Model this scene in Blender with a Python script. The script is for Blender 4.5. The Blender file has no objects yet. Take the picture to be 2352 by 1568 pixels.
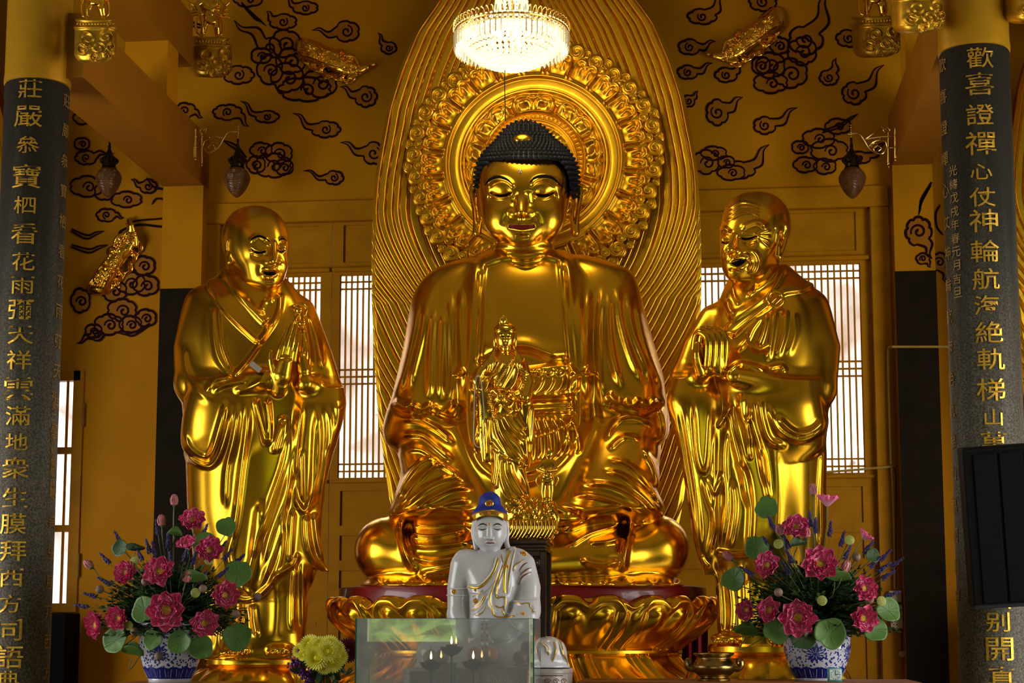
import bpy, math, random
import numpy as np
from mathutils import Vector, Matrix
C = bpy.context.scene
COL = C.collection
PI = math.pi
R = math.radians
# ------------------------------------------------------------------ camera
F = 3900.0                      # focal length in pixels of the 2352 x 1568 frame
EYE = 1.75
TH = R(7.4)                     # looking slightly up
PSI = math.atan(432 * math.cos(TH) / F)   # turned a little to the left
PX0, PY0 = 1176.0, 1450 - F * math.tan(TH)
Rv = np.array([math.cos(PSI), math.sin(PSI), 0.0])
Fv = np.array([-math.sin(PSI) * math.cos(TH), math.cos(PSI) * math.cos(TH), math.sin(TH)])
Uv = np.cross(Rv, Fv)
EYEV = np.array([0.0, 0.0, EYE])
cam_d = bpy.data.cameras.new('camera')
cam = bpy.data.objects.new('camera', cam_d); COL.objects.link(cam)
cam_d.sensor_width = 36.0
cam_d.lens = F * 36.0 / 2352
cam_d.shift_y = (PY0 - 784) / 2352
cam_d.clip_start = 0.1; cam_d.clip_end = 400
m = Matrix.Identity(4)
for i in range(3):
    m[i][0], m[i][1], m[i][2] = Rv[i], Uv[i], -Fv[i]
m[2][3] = EYE
cam.matrix_world = m
C.camera = cam
# ------------------------------------------------------------------ view, world, lights
C.view_settings.view_transform = 'Standard'
C.view_settings.look = 'None'
C.view_settings.gamma = 1.0
C.view_settings.use_curve_mapping = False
C.view_settings.exposure = 0.0
try:
    C.cycles.max_bounces = 8; C.cycles.diffuse_bounces = 4; C.cycles.glossy_bounces = 4
    C.cycles.transmission_bounces = 6; C.cycles.transparent_max_bounces = 10
    C.cycles.caustics_reflective = False; C.cycles.caustics_refractive = False
    C.cycles.sample_clamp_indirect = 4.0
    C.cycles.blur_glossy = 0.5
except Exception:
    pass
w = bpy.data.worlds.new('World'); C.world = w; w.use_nodes = True
nt = w.node_tree
bg = nt.nodes['Background']
bg.inputs['Color'].default_value = (1.0, 0.98, 0.95, 1)
bg.inputs['Strength'].default_value = 7.5
sun_d = bpy.data.lights.new('sun', 'SUN'); sun_d.energy = 9; sun_d.angle = 0.2; sun_d.color = (1, .95, .88)
sun = bpy.data.objects.new('sun', sun_d); COL.objects.link(sun)
sun.rotation_euler = Vector((-.60, .32, -.73)).to_track_quat('-Z', 'Y').to_euler()       # high from the right, raking the rock face behind the hall
def area(name, loc, rot, sx, sy, energy, color):
    d = bpy.data.lights.new(name, 'AREA'); d.shape = 'RECTANGLE'; d.size = sx; d.size_y = sy
    d.energy = energy; d.color = color
    o = bpy.data.objects.new(name, d); COL.objects.link(o)
    o.location = loc; o.rotation_euler = rot
    return o
AX = -1.58                       # symmetry axis of the hall
def portal(name, loc, rot, sx, sy):
    """opening through which the sky lights the hall (guides sampling of the sky, adds no light)."""
    o = area(name, loc, rot, sx, sy, 1, (1, 1, 1)); o.data.cycles.is_portal = True
DOORS = [(-6.3, -4.6), (-3.2, .1), (1.6, 4.0)]
for x0, x1 in DOORS: portal('front_door_sky', ((x0+x1)/2, -9.0, 2.1), (R(90), 0, 0), x1-x0, 5.0)
portal('side_window_sky', (-10.7, 9.6, 3.0), (0, R(-90), 0), 4.8, 6.0)
portal('side_window_sky', (6.5, 9.6, 3.0), (0, R(90), 0), 4.8, 6.0)

# ------------------------------------------------------------------ pixel <-> world
def P(px, py, Y):
    """World point on the plane y = Y seen at pixel (px, py) (arrays allowed)."""
    px = np.asarray(px, float); py = np.asarray(py, float); Y = np.asarray(Y, float)
    a = (px - PX0) / F; b = (PY0 - py) / F
    d = Rv * a[..., None] + Uv * b[..., None] + Fv
    t = Y / d[..., 1]
    return EYEV + d * t[..., None]
def PV(px, py, Y):
    return Vector(P(px, py, Y).tolist())
def mpp(Y):
    return float(P(1197., 900., Y + 0.)[0] * 0 + (P(1198., 900., Y) - P(1197., 900., Y))[0])

# ------------------------------------------------------------------ objects
def tag(o, label=None, cat=None, group=None, kind=None):
    if label: o['label'] = label
    if cat: o['category'] = cat
    if group: o['group'] = group
    if kind: o['kind'] = kind
    return o
def empty(name, loc, label=None, cat=None, group=None):
    o = bpy.data.objects.new(name, None); COL.objects.link(o)
    o.empty_display_size = 0.1
    o.location = Vector([float(v) for v in loc])
    return tag(o, label, cat, group)
def wloc(o):
    l = Vector(o.location)
    while o.parent: o = o.parent; l = l + Vector(o.location)
    return l
def dup(o, parent=None, loc=None, **kw):
    c = o.copy(); COL.objects.link(c)
    c.parent = parent
    if loc is not None: c.location = Vector([float(v) for v in loc])
    for ch in list(o.children):
        if not ch.get('own_stalk'): dup(ch, c)
    tag(c, **kw)
    return c
def link_mesh(name, verts, faces, mat, parent=None, smooth=True, normals=None, sharp=None):
    """verts in world space; stored relative to the parent's place."""
    me = bpy.data.meshes.new(name)
    v = np.asarray(verts, float).reshape(-1, 3)
    if parent is not None: v = v - np.array(wloc(parent))
    if isinstance(faces, np.ndarray):
        n = len(faces); k = faces.shape[1]
        me.vertices.add(len(v)); me.vertices.foreach_set('co', v.ravel())
        me.loops.add(n * k); me.loops.foreach_set('vertex_index', faces.ravel().astype(np.int32))
        me.polygons.add(n); me.polygons.foreach_set('loop_start', np.arange(0, n * k, k, dtype=np.int32))
        me.update(calc_edges=True)
    else:
        me.from_pydata([tuple(x) for x in v.tolist()], [], faces); me.update()
    me.validate()
    if smooth: me.polygons.foreach_set('use_smooth', np.ones(len(me.polygons), bool))
    if normals is not None and len(me.vertices) == len(normals):
        me.normals_split_custom_set_from_vertices(normals.tolist())
    elif smooth and sharp:
        me.set_sharp_from_angle(angle=R(sharp))
    if mat is not None:
        for mm in (mat if isinstance(mat, (list, tuple)) else [mat]): me.materials.append(mm)
    o = bpy.data.objects.new(name, me); COL.objects.link(o)
    if parent is not None: o.parent = parent
    return o
class MB:
    """Collects shapes that become ONE mesh object."""
    def __init__(s): s.v = []; s.f = []; s.mi = []; s.cur = 0
    def add(s, vs, fs):
        b = len(s.v); s.v.extend([tuple(map(float, x)) for x in vs]); s.f.extend([tuple(i + b for i in f) for f in fs])
        s.mi.extend([s.cur] * len(fs)); return s
    def box(s, lo, hi, bev=0.0):
        x0, y0, z0 = lo; x1, y1, z1 = hi
        if bev <= 0:
            vs = [(x0,y0,z0),(x1,y0,z0),(x1,y1,z0),(x0,y1,z0),(x0,y0,z1),(x1,y0,z1),(x1,y1,z1),(x0,y1,z1)]
            return s.add(vs, [(0,3,2,1),(4,5,6,7),(0,1,5,4),(1,2,6,5),(2,3,7,6),(3,0,4,7)])
        b = min(bev, abs(x1-x0)*.45, abs(y1-y0)*.45, abs(z1-z0)*.45)
        vs = []
        for z, q in ((z0, b), (z0 + b, 0), (z1 - b, 0), (z1, b)):
            for (x, y) in ((x0+b,y0+q),(x1-b,y0+q),(x1-q,y0+b),(x1-q,y1-b),(x1-b,y1-q),(x0+b,y1-q),(x0+q,y1-b),(x0+q,y0+b)):
                vs.append((x, y, z))
        fs = [tuple(range(7, -1, -1)), tuple(range(24, 32))]
        for k in range(3):
            for i in range(8): fs.append((k*8+i, k*8+(i+1)%8, k*8+8+(i+1)%8, k*8+8+i))
        return s.add(vs, fs)
    def prism(s, poly, y0, y1):
        """poly: world (x, z) outline, from y0 (near) to y1."""
        n = len(poly)
        vs = [(x, y0, z) for x, z in poly] + [(x, y1, z) for x, z in poly]
        fs = [tuple(range(n)), tuple(range(2*n-1, n-1, -1))] + [(i, n+i, n+(i+1)%n, (i+1)%n) for i in range(n)]
        return s.add(vs, fs)
    def tube(s, pts, rad, n=8, cap=True, flat=None):
        pts = [np.array(p, float) for p in pts]; m_ = len(pts)
        if not hasattr(rad, '__len__'): rad = [rad] * m_
        vs = []; up = None
        for i, p in enumerate(pts):
            t = pts[min(i+1, m_-1)] - pts[max(i-1, 0)]
            t = t / (np.linalg.norm(t) + 1e-12)
            if up is None:
                up = np.array([0,0,1.]) if abs(t[2]) < .9 else np.array([1.,0,0])
            a = np.cross(t, up); a /= np.linalg.norm(a) + 1e-12
            b = np.cross(a, t); up = b
            for k in range(n):
                th = 2*PI*k/n
                vs.append(p + rad[i]*(math.cos(th)*a + (flat or 1)*math.sin(th)*b))
        fs = []
        for i in range(m_-1):
            for k in range(n):
                fs.append((i*n+k, i*n+(k+1)%n, (i+1)*n+(k+1)%n, (i+1)*n+k))
        if cap: fs += [tuple(range(n-1,-1,-1)), tuple(range((m_-1)*n, m_*n))]
        return s.add(vs, fs)
    def lathe(s, prof, c=(0,0,0), n=32, a0=0, a1=2*PI):
        """prof: (radius, z) list, spun about the vertical through c."""
        full = abs(a1 - a0 - 2*PI) < 1e-6
        m_ = n if full else n + 1
        vs = []
        for r, z in prof:
            for k in range(m_):
                th = a0 + (a1-a0)*k/n
                vs.append((c[0]+r*math.cos(th), c[1]+r*math.sin(th), c[2]+z))
        fs = []
        for i in range(len(prof)-1):
            for k in range(n):
                k2 = (k+1) % m_
                fs.append((i*m_+k, i*m_+k2, (i+1)*m_+k2, (i+1)*m_+k))
        return s.add(vs, fs)
    def ball(s, c, r, n=10, mrows=6, rot=None):
        rx, ry, rz = r if hasattr(r, '__len__') else (r, r, r)
        vs = [(0,0,-rz)]
        for i in range(1, mrows):
            ph = -PI/2 + PI*i/mrows
            for k in range(n):
                th = 2*PI*k/n
                vs.append((rx*math.cos(ph)*math.cos(th), ry*math.cos(ph)*math.sin(th), rz*math.sin(ph)))
        vs.append((0,0,rz))
        if rot is not None: vs = [tuple(rot @ Vector(v)) for v in vs]
        vs = [(v[0]+c[0], v[1]+c[1], v[2]+c[2]) for v in vs]
        fs = [(0, 1+(k+1)%n, 1+k) for k in range(n)]
        for i in range(mrows-2):
            for k in range(n): fs.append((1+i*n+k, 1+i*n+(k+1)%n, 1+(i+1)*n+(k+1)%n, 1+(i+1)*n+k))
        t = len(vs)-1; o = 1+(mrows-2)*n
        fs += [(t, o+k, o+(k+1)%n) for k in range(n)]
        return s.add(vs, fs)
    def grid(s, pts):
        """pts[i][j] -> quad sheet."""
        r = len(pts); c = len(pts[0])
        vs = [p for row in pts for p in row]
        return s.add(vs, [(i*c+j, i*c+j+1, (i+1)*c+j+1, (i+1)*c+j) for i in range(r-1) for j in range(c-1)])
    def build(s, name, mat, parent=None, smooth=True, sharp=40):
        o = link_mesh(name, s.v, s.f, mat, parent, smooth, sharp=sharp)
        if isinstance(mat, (list, tuple)):
            o.data.polygons.foreach_set('material_index', np.array(s.mi, np.int32))
        return o
def spline(pts, n=8, closed=False):
    """Catmull-Rom through pts (any dimension)."""
    p = np.asarray(pts, float)
    if closed: p = np.vstack([p[-1:], p, p[:2]])
    else: p = np.vstack([2*p[0]-p[1], p, 2*p[-1]-p[-2]])
    out = []
    for i in range(1, len(p)-2):
        for k in range(n):
            t = k/n
            out.append(.5*((2*p[i]) + (-p[i-1]+p[i+1])*t + (2*p[i-1]-5*p[i]+4*p[i+1]-p[i+2])*t*t + (-p[i-1]+3*p[i]-3*p[i+1]+p[i+2])*t**3))
    if not closed: out.append(p[-2])
    return np.array(out)
# ------------------------------------------------------------------ materials
MATS = {}
def mat(name, col, rough=.5, metal=0.0, spec=.5, var=0.0, vscale=6.0, bump=0.0, bscale=30.0, rvar=0.0, emit=0.0, ecol=None,
        trans=0.0, ior=1.45, coat=0.0, col2=None, sss=0.0, aniso=None):
    if name in MATS: return MATS[name]
    m = bpy.data.materials.new(name); m.use_nodes = True
    nt = m.node_tree; b = nt.nodes['Principled BSDF']
    b.inputs['Base Color'].default_value = (*col, 1); b.inputs['Roughness'].default_value = rough
    b.inputs['Metallic'].default_value = metal; b.inputs['IOR'].default_value = ior
    b.inputs['Specular IOR Level'].default_value = spec
    b.inputs['Transmission Weight'].default_value = trans
    b.inputs['Coat Weight'].default_value = coat
    if sss: b.inputs['Subsurface Weight'].default_value = sss; b.inputs['Subsurface Radius'].default_value = (.05, .05, .04)
    if emit: b.inputs['Emission Color'].default_value = (*(ecol or col), 1); b.inputs['Emission Strength'].default_value = emit
    tc = nt.nodes.new('ShaderNodeTexCoord')
    if var or rvar or col2:
        nz = nt.nodes.new('ShaderNodeTexNoise'); nz.inputs['Scale'].default_value = vscale; nz.inputs['Detail'].default_value = 6
        nt.links.new(tc.outputs['Object'], nz.inputs['Vector'])
        if var or col2:
            mx = nt.nodes.new('ShaderNodeMix'); mx.data_type = 'RGBA'
            c2 = col2 or tuple(c*(1-var) for c in col)
            mx.inputs['A'].default_value = (*col, 1); mx.inputs['B'].default_value = (*c2, 1)
            mr = nt.nodes.new('ShaderNodeMapRange'); mr.inputs['From Min'].default_value = .38; mr.inputs['From Max'].default_value = .66
            nt.links.new(nz.outputs['Fac'], mr.inputs['Value'])
            nt.links.new(mr.outputs['Result'], mx.inputs['Factor']); nt.links.new(mx.outputs['Result'], b.inputs['Base Color'])
        if rvar:
            mr2 = nt.nodes.new('ShaderNodeMapRange'); mr2.inputs['From Min'].default_value = .3; mr2.inputs['From Max'].default_value = .7
            mr2.inputs['To Min'].default_value = max(.02, rough-rvar); mr2.inputs['To Max'].default_value = rough+rvar
            nt.links.new(nz.outputs['Fac'], mr2.inputs['Value']); nt.links.new(mr2.outputs['Result'], b.inputs['Roughness'])
    if bump:
        n2 = nt.nodes.new('ShaderNodeTexNoise'); n2.inputs['Scale'].default_value = bscale; n2.inputs['Detail'].default_value = 5
        nt.links.new(tc.outputs['Object'], n2.inputs['Vector'])
        bp = nt.nodes.new('ShaderNodeBump'); bp.inputs['Strength'].default_value = bump; bp.inputs['Distance'].default_value = .01
        nt.links.new(n2.outputs['Fac'], bp.inputs['Height']); nt.links.new(bp.outputs['Normal'], b.inputs['Normal'])
    MATS[name] = m
    return m
GOLD = mat('gilded_gold', (.84, .45, .022), .24, 1.0, var=.06, vscale=2.0, rvar=.03, bump=.02, bscale=9)
GOLD_LEAF = mat('gold_leaf_on_carving', (.86, .47, .025), .33, 1.0, var=.2, vscale=5.0, rvar=.06, bump=.12, bscale=14)
GOLD_BRIGHT = mat('polished_gold_figurine', (.88, .50, .04), .2, 1.0, rvar=.05, vscale=8)
GOLD_PAINT = mat('gold_painted_plaster', (.52, .26, .008), .42, .4, var=.12, vscale=4)
GOLD_WORN = mat('worn_gilded_relief', (.66, .38, .03), .36, .9, var=.3, vscale=9)
OCHRE = mat('ochre_wall_paint', (.50, .205, .002), .65, 0, spec=.1, var=.14, vscale=1.3, bump=.1, bscale=16)
CREAM = mat('aged_cream_plaster', (.30, .24, .16), .7, 0, spec=.2, var=.1)
OCHRE_DARK = mat('reddish_ochre_beam_paint', (.30, .105, .003), .6, 0, spec=.2, var=.12, vscale=2)
OCHRE_WOOD = mat('yellow_painted_door_wood', (.46, .19, .002), .55, 0, spec=.12, var=.16, vscale=5, bump=.15, bscale=22)
CLOUD_LINE = mat('dark_maroon_cloud_line', (.022, .003, .005), .8, spec=.1)
CLOUD_FILL = mat('rust_cloud_wash', (.37, .135, .003), .6, spec=.2, var=.2, vscale=3)
def granite():
    """grey granite, water-stained dark over its upper half in vertical runs."""
    m = bpy.data.materials.new('weathered_grey_granite'); m.use_nodes = True; nt = m.node_tree; b = nt.nodes['Principled BSDF']
    b.inputs['Roughness'].default_value = .6; b.inputs['Specular IOR Level'].default_value = .2
    N = nt.nodes.new; L = nt.links.new
    tc = N('ShaderNodeTexCoord'); sp = N('ShaderNodeSeparateXYZ'); L(tc.outputs['Object'], sp.inputs['Vector'])
    g = N('ShaderNodeTexNoise'); g.inputs['Scale'].default_value = 70; g.inputs['Detail'].default_value = 4; L(tc.outputs['Object'], g.inputs['Vector'])
    cr = N('ShaderNodeValToRGB'); e = cr.color_ramp.elements; e[0].position = .38; e[0].color = (.042, .035, .023, 1); e[1].position = .66; e[1].color = (.135, .118, .084, 1); L(g.outputs['Fac'], cr.inputs['Fac'])
    mp = N('ShaderNodeMapping'); mp.inputs['Scale'].default_value = (9, 9, .35); L(tc.outputs['Object'], mp.inputs['Vector'])
    st = N('ShaderNodeTexNoise'); st.inputs['Scale'].default_value = 1.0; st.inputs['Detail'].default_value = 3; L(mp.outputs['Vector'], st.inputs['Vector'])
    ma = N('ShaderNodeMath'); ma.operation = 'MULTIPLY_ADD'; ma.inputs[1].default_value = 3.4; L(st.outputs['Fac'], ma.inputs[0]); L(sp.outputs['Z'], ma.inputs[2])
    mr = N('ShaderNodeMapRange'); mr.inputs['From Min'].default_value = 5.2; mr.inputs['From Max'].default_value = 7.6; L(ma.outputs[0], mr.inputs['Value'])
    mx = N('ShaderNodeMix'); mx.data_type = 'RGBA'; mx.inputs['B'].default_value = (.012, .010, .007, 1); L(cr.outputs['Color'], mx.inputs['A'])
    m2 = N('ShaderNodeMath'); m2.operation = 'MULTIPLY'; m2.inputs[1].default_value = .88; L(mr.outputs['Result'], m2.inputs[0]); L(m2.outputs[0], mx.inputs['Factor'])
    L(mx.outputs['Result'], b.inputs['Base Color'])
    bp = N('ShaderNodeBump'); bp.inputs['Strength'].default_value = .25; bp.inputs['Distance'].default_value = .008; L(g.outputs['Fac'], bp.inputs['Height']); L(bp.outputs['Normal'], b.inputs['Normal'])
    return m
STONE = granite()
BLACK = mat('black_paint', (.003, .003, .003), .8, spec=.1)
SOOT = mat('blackened_wall_patch', (.016, .009, .004), .75, 0, spec=.12, var=.4, vscale=5)
RED_LACQ = mat('red_lacquer', (.30, .006, .010), .3, 0, coat=.3)
DARK_WOOD = mat('dark_rosewood', (.022, .008, .004), .32, 0, coat=.3)
TABLE_WOOD = mat('red_brown_table_wood', (.22, .06, .012), .4)
HAIR_BLACK = mat('matte_black_curls', (.006, .006, .009), .6, spec=.25)
LIP = mat('painted_dark_red', (.16, .006, .006), .4)
# ------------------------------------------------------------------ clay: smooth solid modelling
# Statues are modelled as a clay volume (q = across, down, towards the viewer, in pixels at the statue's depth)
# and skinned with surface nets.
class Clay:
    def __init__(s): s.ops = []
    def add(s, fn, lo, hi, k=8, mode='u'):
        s.ops.append((fn, np.array(lo, float), np.array(hi, float), float(k), mode)); return s
    # ---- solids
    def ell(s, c, r, rot=(0, 0, 0), k=8, mode='u', n=2):
        c = np.array(c, float); r = np.array(r if hasattr(r, '__len__') else (r, r, r), float)
        M = None
        if any(rot):
            M = np.array((Matrix.Rotation(R(rot[0]), 3, 'X') @ Matrix.Rotation(R(rot[1]), 3, 'Y') @ Matrix.Rotation(R(rot[2]), 3, 'Z')))
        mn = r.min()
        def fn(p):
            q = p - c
            if M is not None: q = q @ M
            q = q / r
            if n == 2:
                l = np.sqrt((q*q).sum(1)); g = np.sqrt(((q/r)**2).sum(1)) + 1e-9
                return l*(l-1)/g
            l = (np.abs(q)**n).sum(1)**(1/n)
            return (l-1)*mn
        e = r.max() if M is not None else r
        return s.add(fn, c-e, c+e, k, mode)
    def cap(s, pts, rad, k=8, mode='u', n=0, flat=None):
        """chain of tapered round segments; n > 0 smooths the path first. flat=(axis, factor) squashes."""
        pts = np.asarray(pts, float)
        rad = np.asarray(rad if hasattr(rad, '__len__') else [rad]*len(pts), float)
        if n:
            pr = spline(np.hstack([pts, rad[:, None]]), n); pts, rad = pr[:, :3], pr[:, 3]
        sc = np.ones(3)
        if flat: sc[flat[0]] = 1/flat[1]
        ps = pts*sc
        fac = min(1.0, 1/sc.max())
        def fn(p):
            p = p*sc
            d = None
            for i in range(len(ps)-1):
                a = ps[i]; ab = ps[i+1]-a; L = (ab*ab).sum()+1e-9
                ap = p-a
                t = np.clip((ap@ab)/L, 0, 1)
                q = ap - t[:, None]*ab
                v = np.sqrt((q*q).sum(1)) - (rad[i]+(rad[i+1]-rad[i])*t)
                d = v if d is None else np.minimum(d, v)
            return d*fac
        e = rad.max()*np.maximum(1, 1/sc)
        return s.add(fn, pts.min(0)-e, pts.max(0)+e, k, mode)
    def loft(s, rows, k=8, mode='u', n=2.4):
        """rows: (y, x_left, x_right, depth_mid, depth_half) from top to bottom; closed smoothly at the ends."""
        r = np.asarray(rows, float)
        yy = np.linspace(r[0, 0], r[-1, 0], 160)
        sp = spline(r, 16); o = np.argsort(sp[:, 0], kind='stable'); sp = sp[o]
        T = [np.interp(yy, sp[:, 0], sp[:, j]) for j in range(1, 5)]
        y0, y1 = r[0, 0], r[-1, 0]
        def fn(p):
            y = p[:, 1]; yc = np.clip(y, y0, y1)
            xl, xr, dm, dh = [np.interp(yc, yy, t) for t in T]
            hw = np.maximum((xr-xl)/2, 1e-3); dh = np.maximum(dh, 1e-3)
            u = np.abs(p[:, 0]-(xl+xr)/2)/hw; v = np.abs(p[:, 2]-dm)/dh
            l = (u**n+v**n)**(1/n)
            gx = np.where(l > 1e-6, (u/np.maximum(l, 1e-6))**(n-1)/hw, 0); gz = np.where(l > 1e-6, (v/np.maximum(l, 1e-6))**(n-1)/dh, 0)
            d = (l-1)/np.maximum(np.sqrt(gx*gx+gz*gz), 1/np.maximum(hw, dh))
            ey = np.abs(y-yc)
            return np.where(ey > 0, np.sqrt(np.maximum(d, 0)**2+ey*ey)+np.minimum(d, 0)*0+0.001, np.maximum(d, -np.minimum(y-y0, y1-y)-.001))
        return s.add(fn, (r[:, 1].min(), y0, (r[:, 3]-r[:, 4]).min()), (r[:, 2].max(), y1, (r[:, 3]+r[:, 4]).max()), k, mode)
    def box(s, c, h, r=4, rot=(0, 0, 0), k=4, mode='u'):
        c = np.array(c, float); h = np.array(h, float)
        M = np.array((Matrix.Rotation(R(rot[0]), 3, 'X') @ Matrix.Rotation(R(rot[1]), 3, 'Y') @ Matrix.Rotation(R(rot[2]), 3, 'Z')))
        def fn(p):
            q = np.abs((p-c)@M)-(h-r)
            return np.sqrt((np.maximum(q, 0)**2).sum(1))+np.minimum(q.max(1), 0)-r
        e = np.linalg.norm(h)
        return s.add(fn, c-e, c+e, k, mode)
    def spun(s, prof, c, k=4, mode='u', e=1.0):
        """prof: (y, radius) from top to bottom about the vertical through c=(x, depth); e = depth/width ratio."""
        pr = np.asarray(prof, float)
        return s.loft([(y, c[0]-r_, c[0]+r_, c[1], r_*e) for y, r_ in pr], k, mode, 2)
    # ---- surface relief, drawn on the front view
    def relief(s, fn, lo, hi):
        """fn(p) -> height raised."""
        return s.add(fn, (lo[0], lo[1], lo[2] if len(lo) > 2 else -9e3), (hi[0], hi[1], hi[2] if len(hi) > 2 else 9e3), 0, 'h')
    def folds(s, items, dmin=-9e3, dmax=9e3):
        """items: (points, height, width[, asym]) ridges (or grooves for height < 0) that fade at both ends."""
        for it in items:
            pts, h, wd = it[0], it[1], it[2]
            fade = it[3] if len(it) > 3 else .22
            q = spline(pts, 6)[:, :2]
            L = np.r_[0, np.cumsum(np.linalg.norm(np.diff(q, axis=0), axis=1))]; L /= L[-1]
            def fn(p, q=q, L=L, h=h, wd=wd, fade=fade):
                xy = p[:, :2]; best = np.full(len(p), 1e9); tt = np.zeros(len(p))
                for i in range(len(q)-1):
                    ab = q[i+1]-q[i]; l2 = (ab*ab).sum()+1e-9; ap = xy-q[i]
                    t = np.clip(ap@ab/l2, 0, 1); e = ap-t[:, None]*ab; dd = (e*e).sum(1)
                    b = dd < best; best = np.where(b, dd, best); tt = np.where(b, L[i]+(L[i+1]-L[i])*t, tt)
                if fade > 0:
                    f = np.clip(tt/fade, 0, 1)*np.clip((1-tt)/fade, 0, 1); f = f*f*(3-2*f)
                else: f = 1.0
                return h*f*np.exp(-best/(wd*wd))
            lo = q.min(0)-2.6*wd; hi = q.max(0)+2.6*wd
            s.add(fn, (*lo, dmin), (*hi, dmax), 0, 'h')
        return s
    def plate(s, poly, h, soft=4, closed=True, n=6, dmin=-9e3, dmax=9e3, rim=0, rimw=4):
        """raises the inside of an outline by h with a soft edge; rim adds a rolled hem along it."""
        q = spline(poly, n, True) if n else np.asarray(poly, float)
        def fn(p):
            x, y = p[:, 0], p[:, 1]; best = np.full(len(p), 1e9); ins = np.zeros(len(p), bool)
            for i in range(len(q)):
                a = q[i]; b = q[(i+1) % len(q)]; ab = b-a; l2 = (ab*ab).sum()+1e-9
                ax, ay = x-a[0], y-a[1]; t = np.clip((ax*ab[0]+ay*ab[1])/l2, 0, 1)
                best = np.minimum(best, (ax-t*ab[0])**2+(ay-t*ab[1])**2)
                if a[1] != b[1]:
                    c = (a[1] > y) != (b[1] > y)
                    ins ^= c & (x < (b[0]-a[0])*(y-a[1])/(b[1]-a[1])+a[0])
            sd = np.sqrt(best)*np.where(ins, 1, -1)
            t = np.clip(.5+sd/(2*soft), 0, 1)
            o = h*t*t*(3-2*t)
            if rim: o = o+rim*np.exp(-((sd-rimw)/rimw)**2)
            return o
        lo = q.min(0)-soft-3*rimw; hi = q.max(0)+soft+3*rimw
        return s.add(fn, (*lo, dmin), (*hi, dmax), 0, 'h')
    # ---- evaluation
    def eval(s, p, margin):
        d = np.full(len(p), 1e3)
        for fn, lo, hi, k, mode in s.ops:
            mg = margin+k if mode != 'h' else 0
            m_ = ((p >= lo-mg) & (p <= hi+mg)).all(1)
            if mode == 'i': m_ = np.ones(len(p), bool)
            if mode == 'h': m_ &= np.abs(d) < margin+60
            ix = np.nonzero(m_)[0]
            if not len(ix): continue
            v = fn(p[ix]); a = d[ix]
            if mode == 'u':
                if k > 0:
                    h = np.maximum(k-np.abs(a-v), 0)/k; d[ix] = np.minimum(a, v)-h*h*k*.25
                else: d[ix] = np.minimum(a, v)
            elif mode == 's':
                v = -v
                h = np.maximum(k-np.abs(a-v), 0)/max(k, 1e-6); d[ix] = np.maximum(a, v)+h*h*k*.25
            elif mode == 'i':
                d[ix] = np.maximum(a, v)
            else:
                d[ix] = a-v
        return d
    def skin(s, h, pad=6):
        us = [o for o in s.ops if o[4] == 'u']
        lo = np.min([o[1] for o in us], 0)-pad; hi = np.max([o[2] for o in us], 0)+pad
        if hasattr(s, 'clip'): lo = np.maximum(lo, s.clip[0]); hi = np.minimum(hi, s.clip[1])
        B = 8
        nb = np.ceil((hi-lo)/(h*B)).astype(int)
        g = np.stack(np.meshgrid(*[np.arange(k) for k in nb], indexing='ij'), -1).reshape(-1, 3)
        ctr = lo+(g+.5)*h*B
        dc = s.eval(ctr, 1e3 if len(ctr) < 3e5 else 200)
        keep = g[np.abs(dc) < h*B*.87*1.25+getattr(s, 'slack', 14)]
        N = nb*B+1
        need = np.zeros(N, bool)
        for b in keep: need[b[0]*B:b[0]*B+B+1, b[1]*B:b[1]*B+B+1, b[2]*B:b[2]*B+B+1] = True
        val = np.full(N, np.float32(1e3))
        idx = np.argwhere(need)
        for a in range(0, len(idx), 400000):
            c = idx[a:a+400000]
            val[c[:, 0], c[:, 1], c[:, 2]] = s.eval(lo+c*h, 6*h+getattr(s, 'slack', 14))
        # cells of kept blocks
        off = np.stack(np.meshgrid(*[np.arange(B)]*3, indexing='ij'), -1).reshape(-1, 3)
        cells = (keep[:, None, :]*B+off[None]).reshape(-1, 3)
        cn = np.array([(i, j, k) for i in (0, 1) for j in (0, 1) for k in (0, 1)])
        V = np.stack([val[cells[:, 0]+o[0], cells[:, 1]+o[1], cells[:, 2]+o[2]] for o in cn], 1)
        neg = V < 0
        mix = neg.any(1) & ~neg.all(1)
        cells = cells[mix]; V = V[mix]; neg = neg[mix]
        pos = np.zeros((len(cells), 3)); cnt = np.zeros(len(cells))
        for i in range(8):
            for j in range(i+1, 8):
                if np.abs(cn[i]-cn[j]).sum() != 1: continue
                x = neg[:, i] != neg[:, j]
                t = np.where(x, V[:, i]/(V[:, i]-V[:, j]+1e-12), 0)
                pos += np.where(x[:, None], cn[i]+t[:, None]*(cn[j]-cn[i]), 0); cnt += x
        pos = lo+(cells+pos/cnt[:, None])*h
        ids = np.full(N, -1, np.int32); ids[cells[:, 0], cells[:, 1], cells[:, 2]] = np.arange(len(cells))
        quads = []
        for ax in range(3):
            b, c = [(1, 2), (2, 0), (0, 1)][ax]
            e = np.zeros(3, int); e[ax] = 1; eb = np.zeros(3, int); eb[b] = 1; ec = np.zeros(3, int); ec[c] = 1
            v0 = val[cells[:, 0], cells[:, 1], cells[:, 2]]; n1 = cells+e
            v1 = val[n1[:, 0], n1[:, 1], n1[:, 2]]
            x = ((v0 < 0) != (v1 < 0)) & (cells[:, b] > 0) & (cells[:, c] > 0)
            cc = cells[x]; fl = (v0[x] < 0)
            A = ids[tuple(cc.T)]; Bq = ids[tuple((cc-eb).T)]; Cq = ids[tuple((cc-eb-ec).T)]; Dq = ids[tuple((cc-ec).T)]
            q = np.stack([A, Bq, Cq, Dq], 1); q[~fl] = q[~fl][:, ::-1]
            quads.append(q[(q >= 0).all(1)])
        quads = np.vstack(quads)
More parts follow.
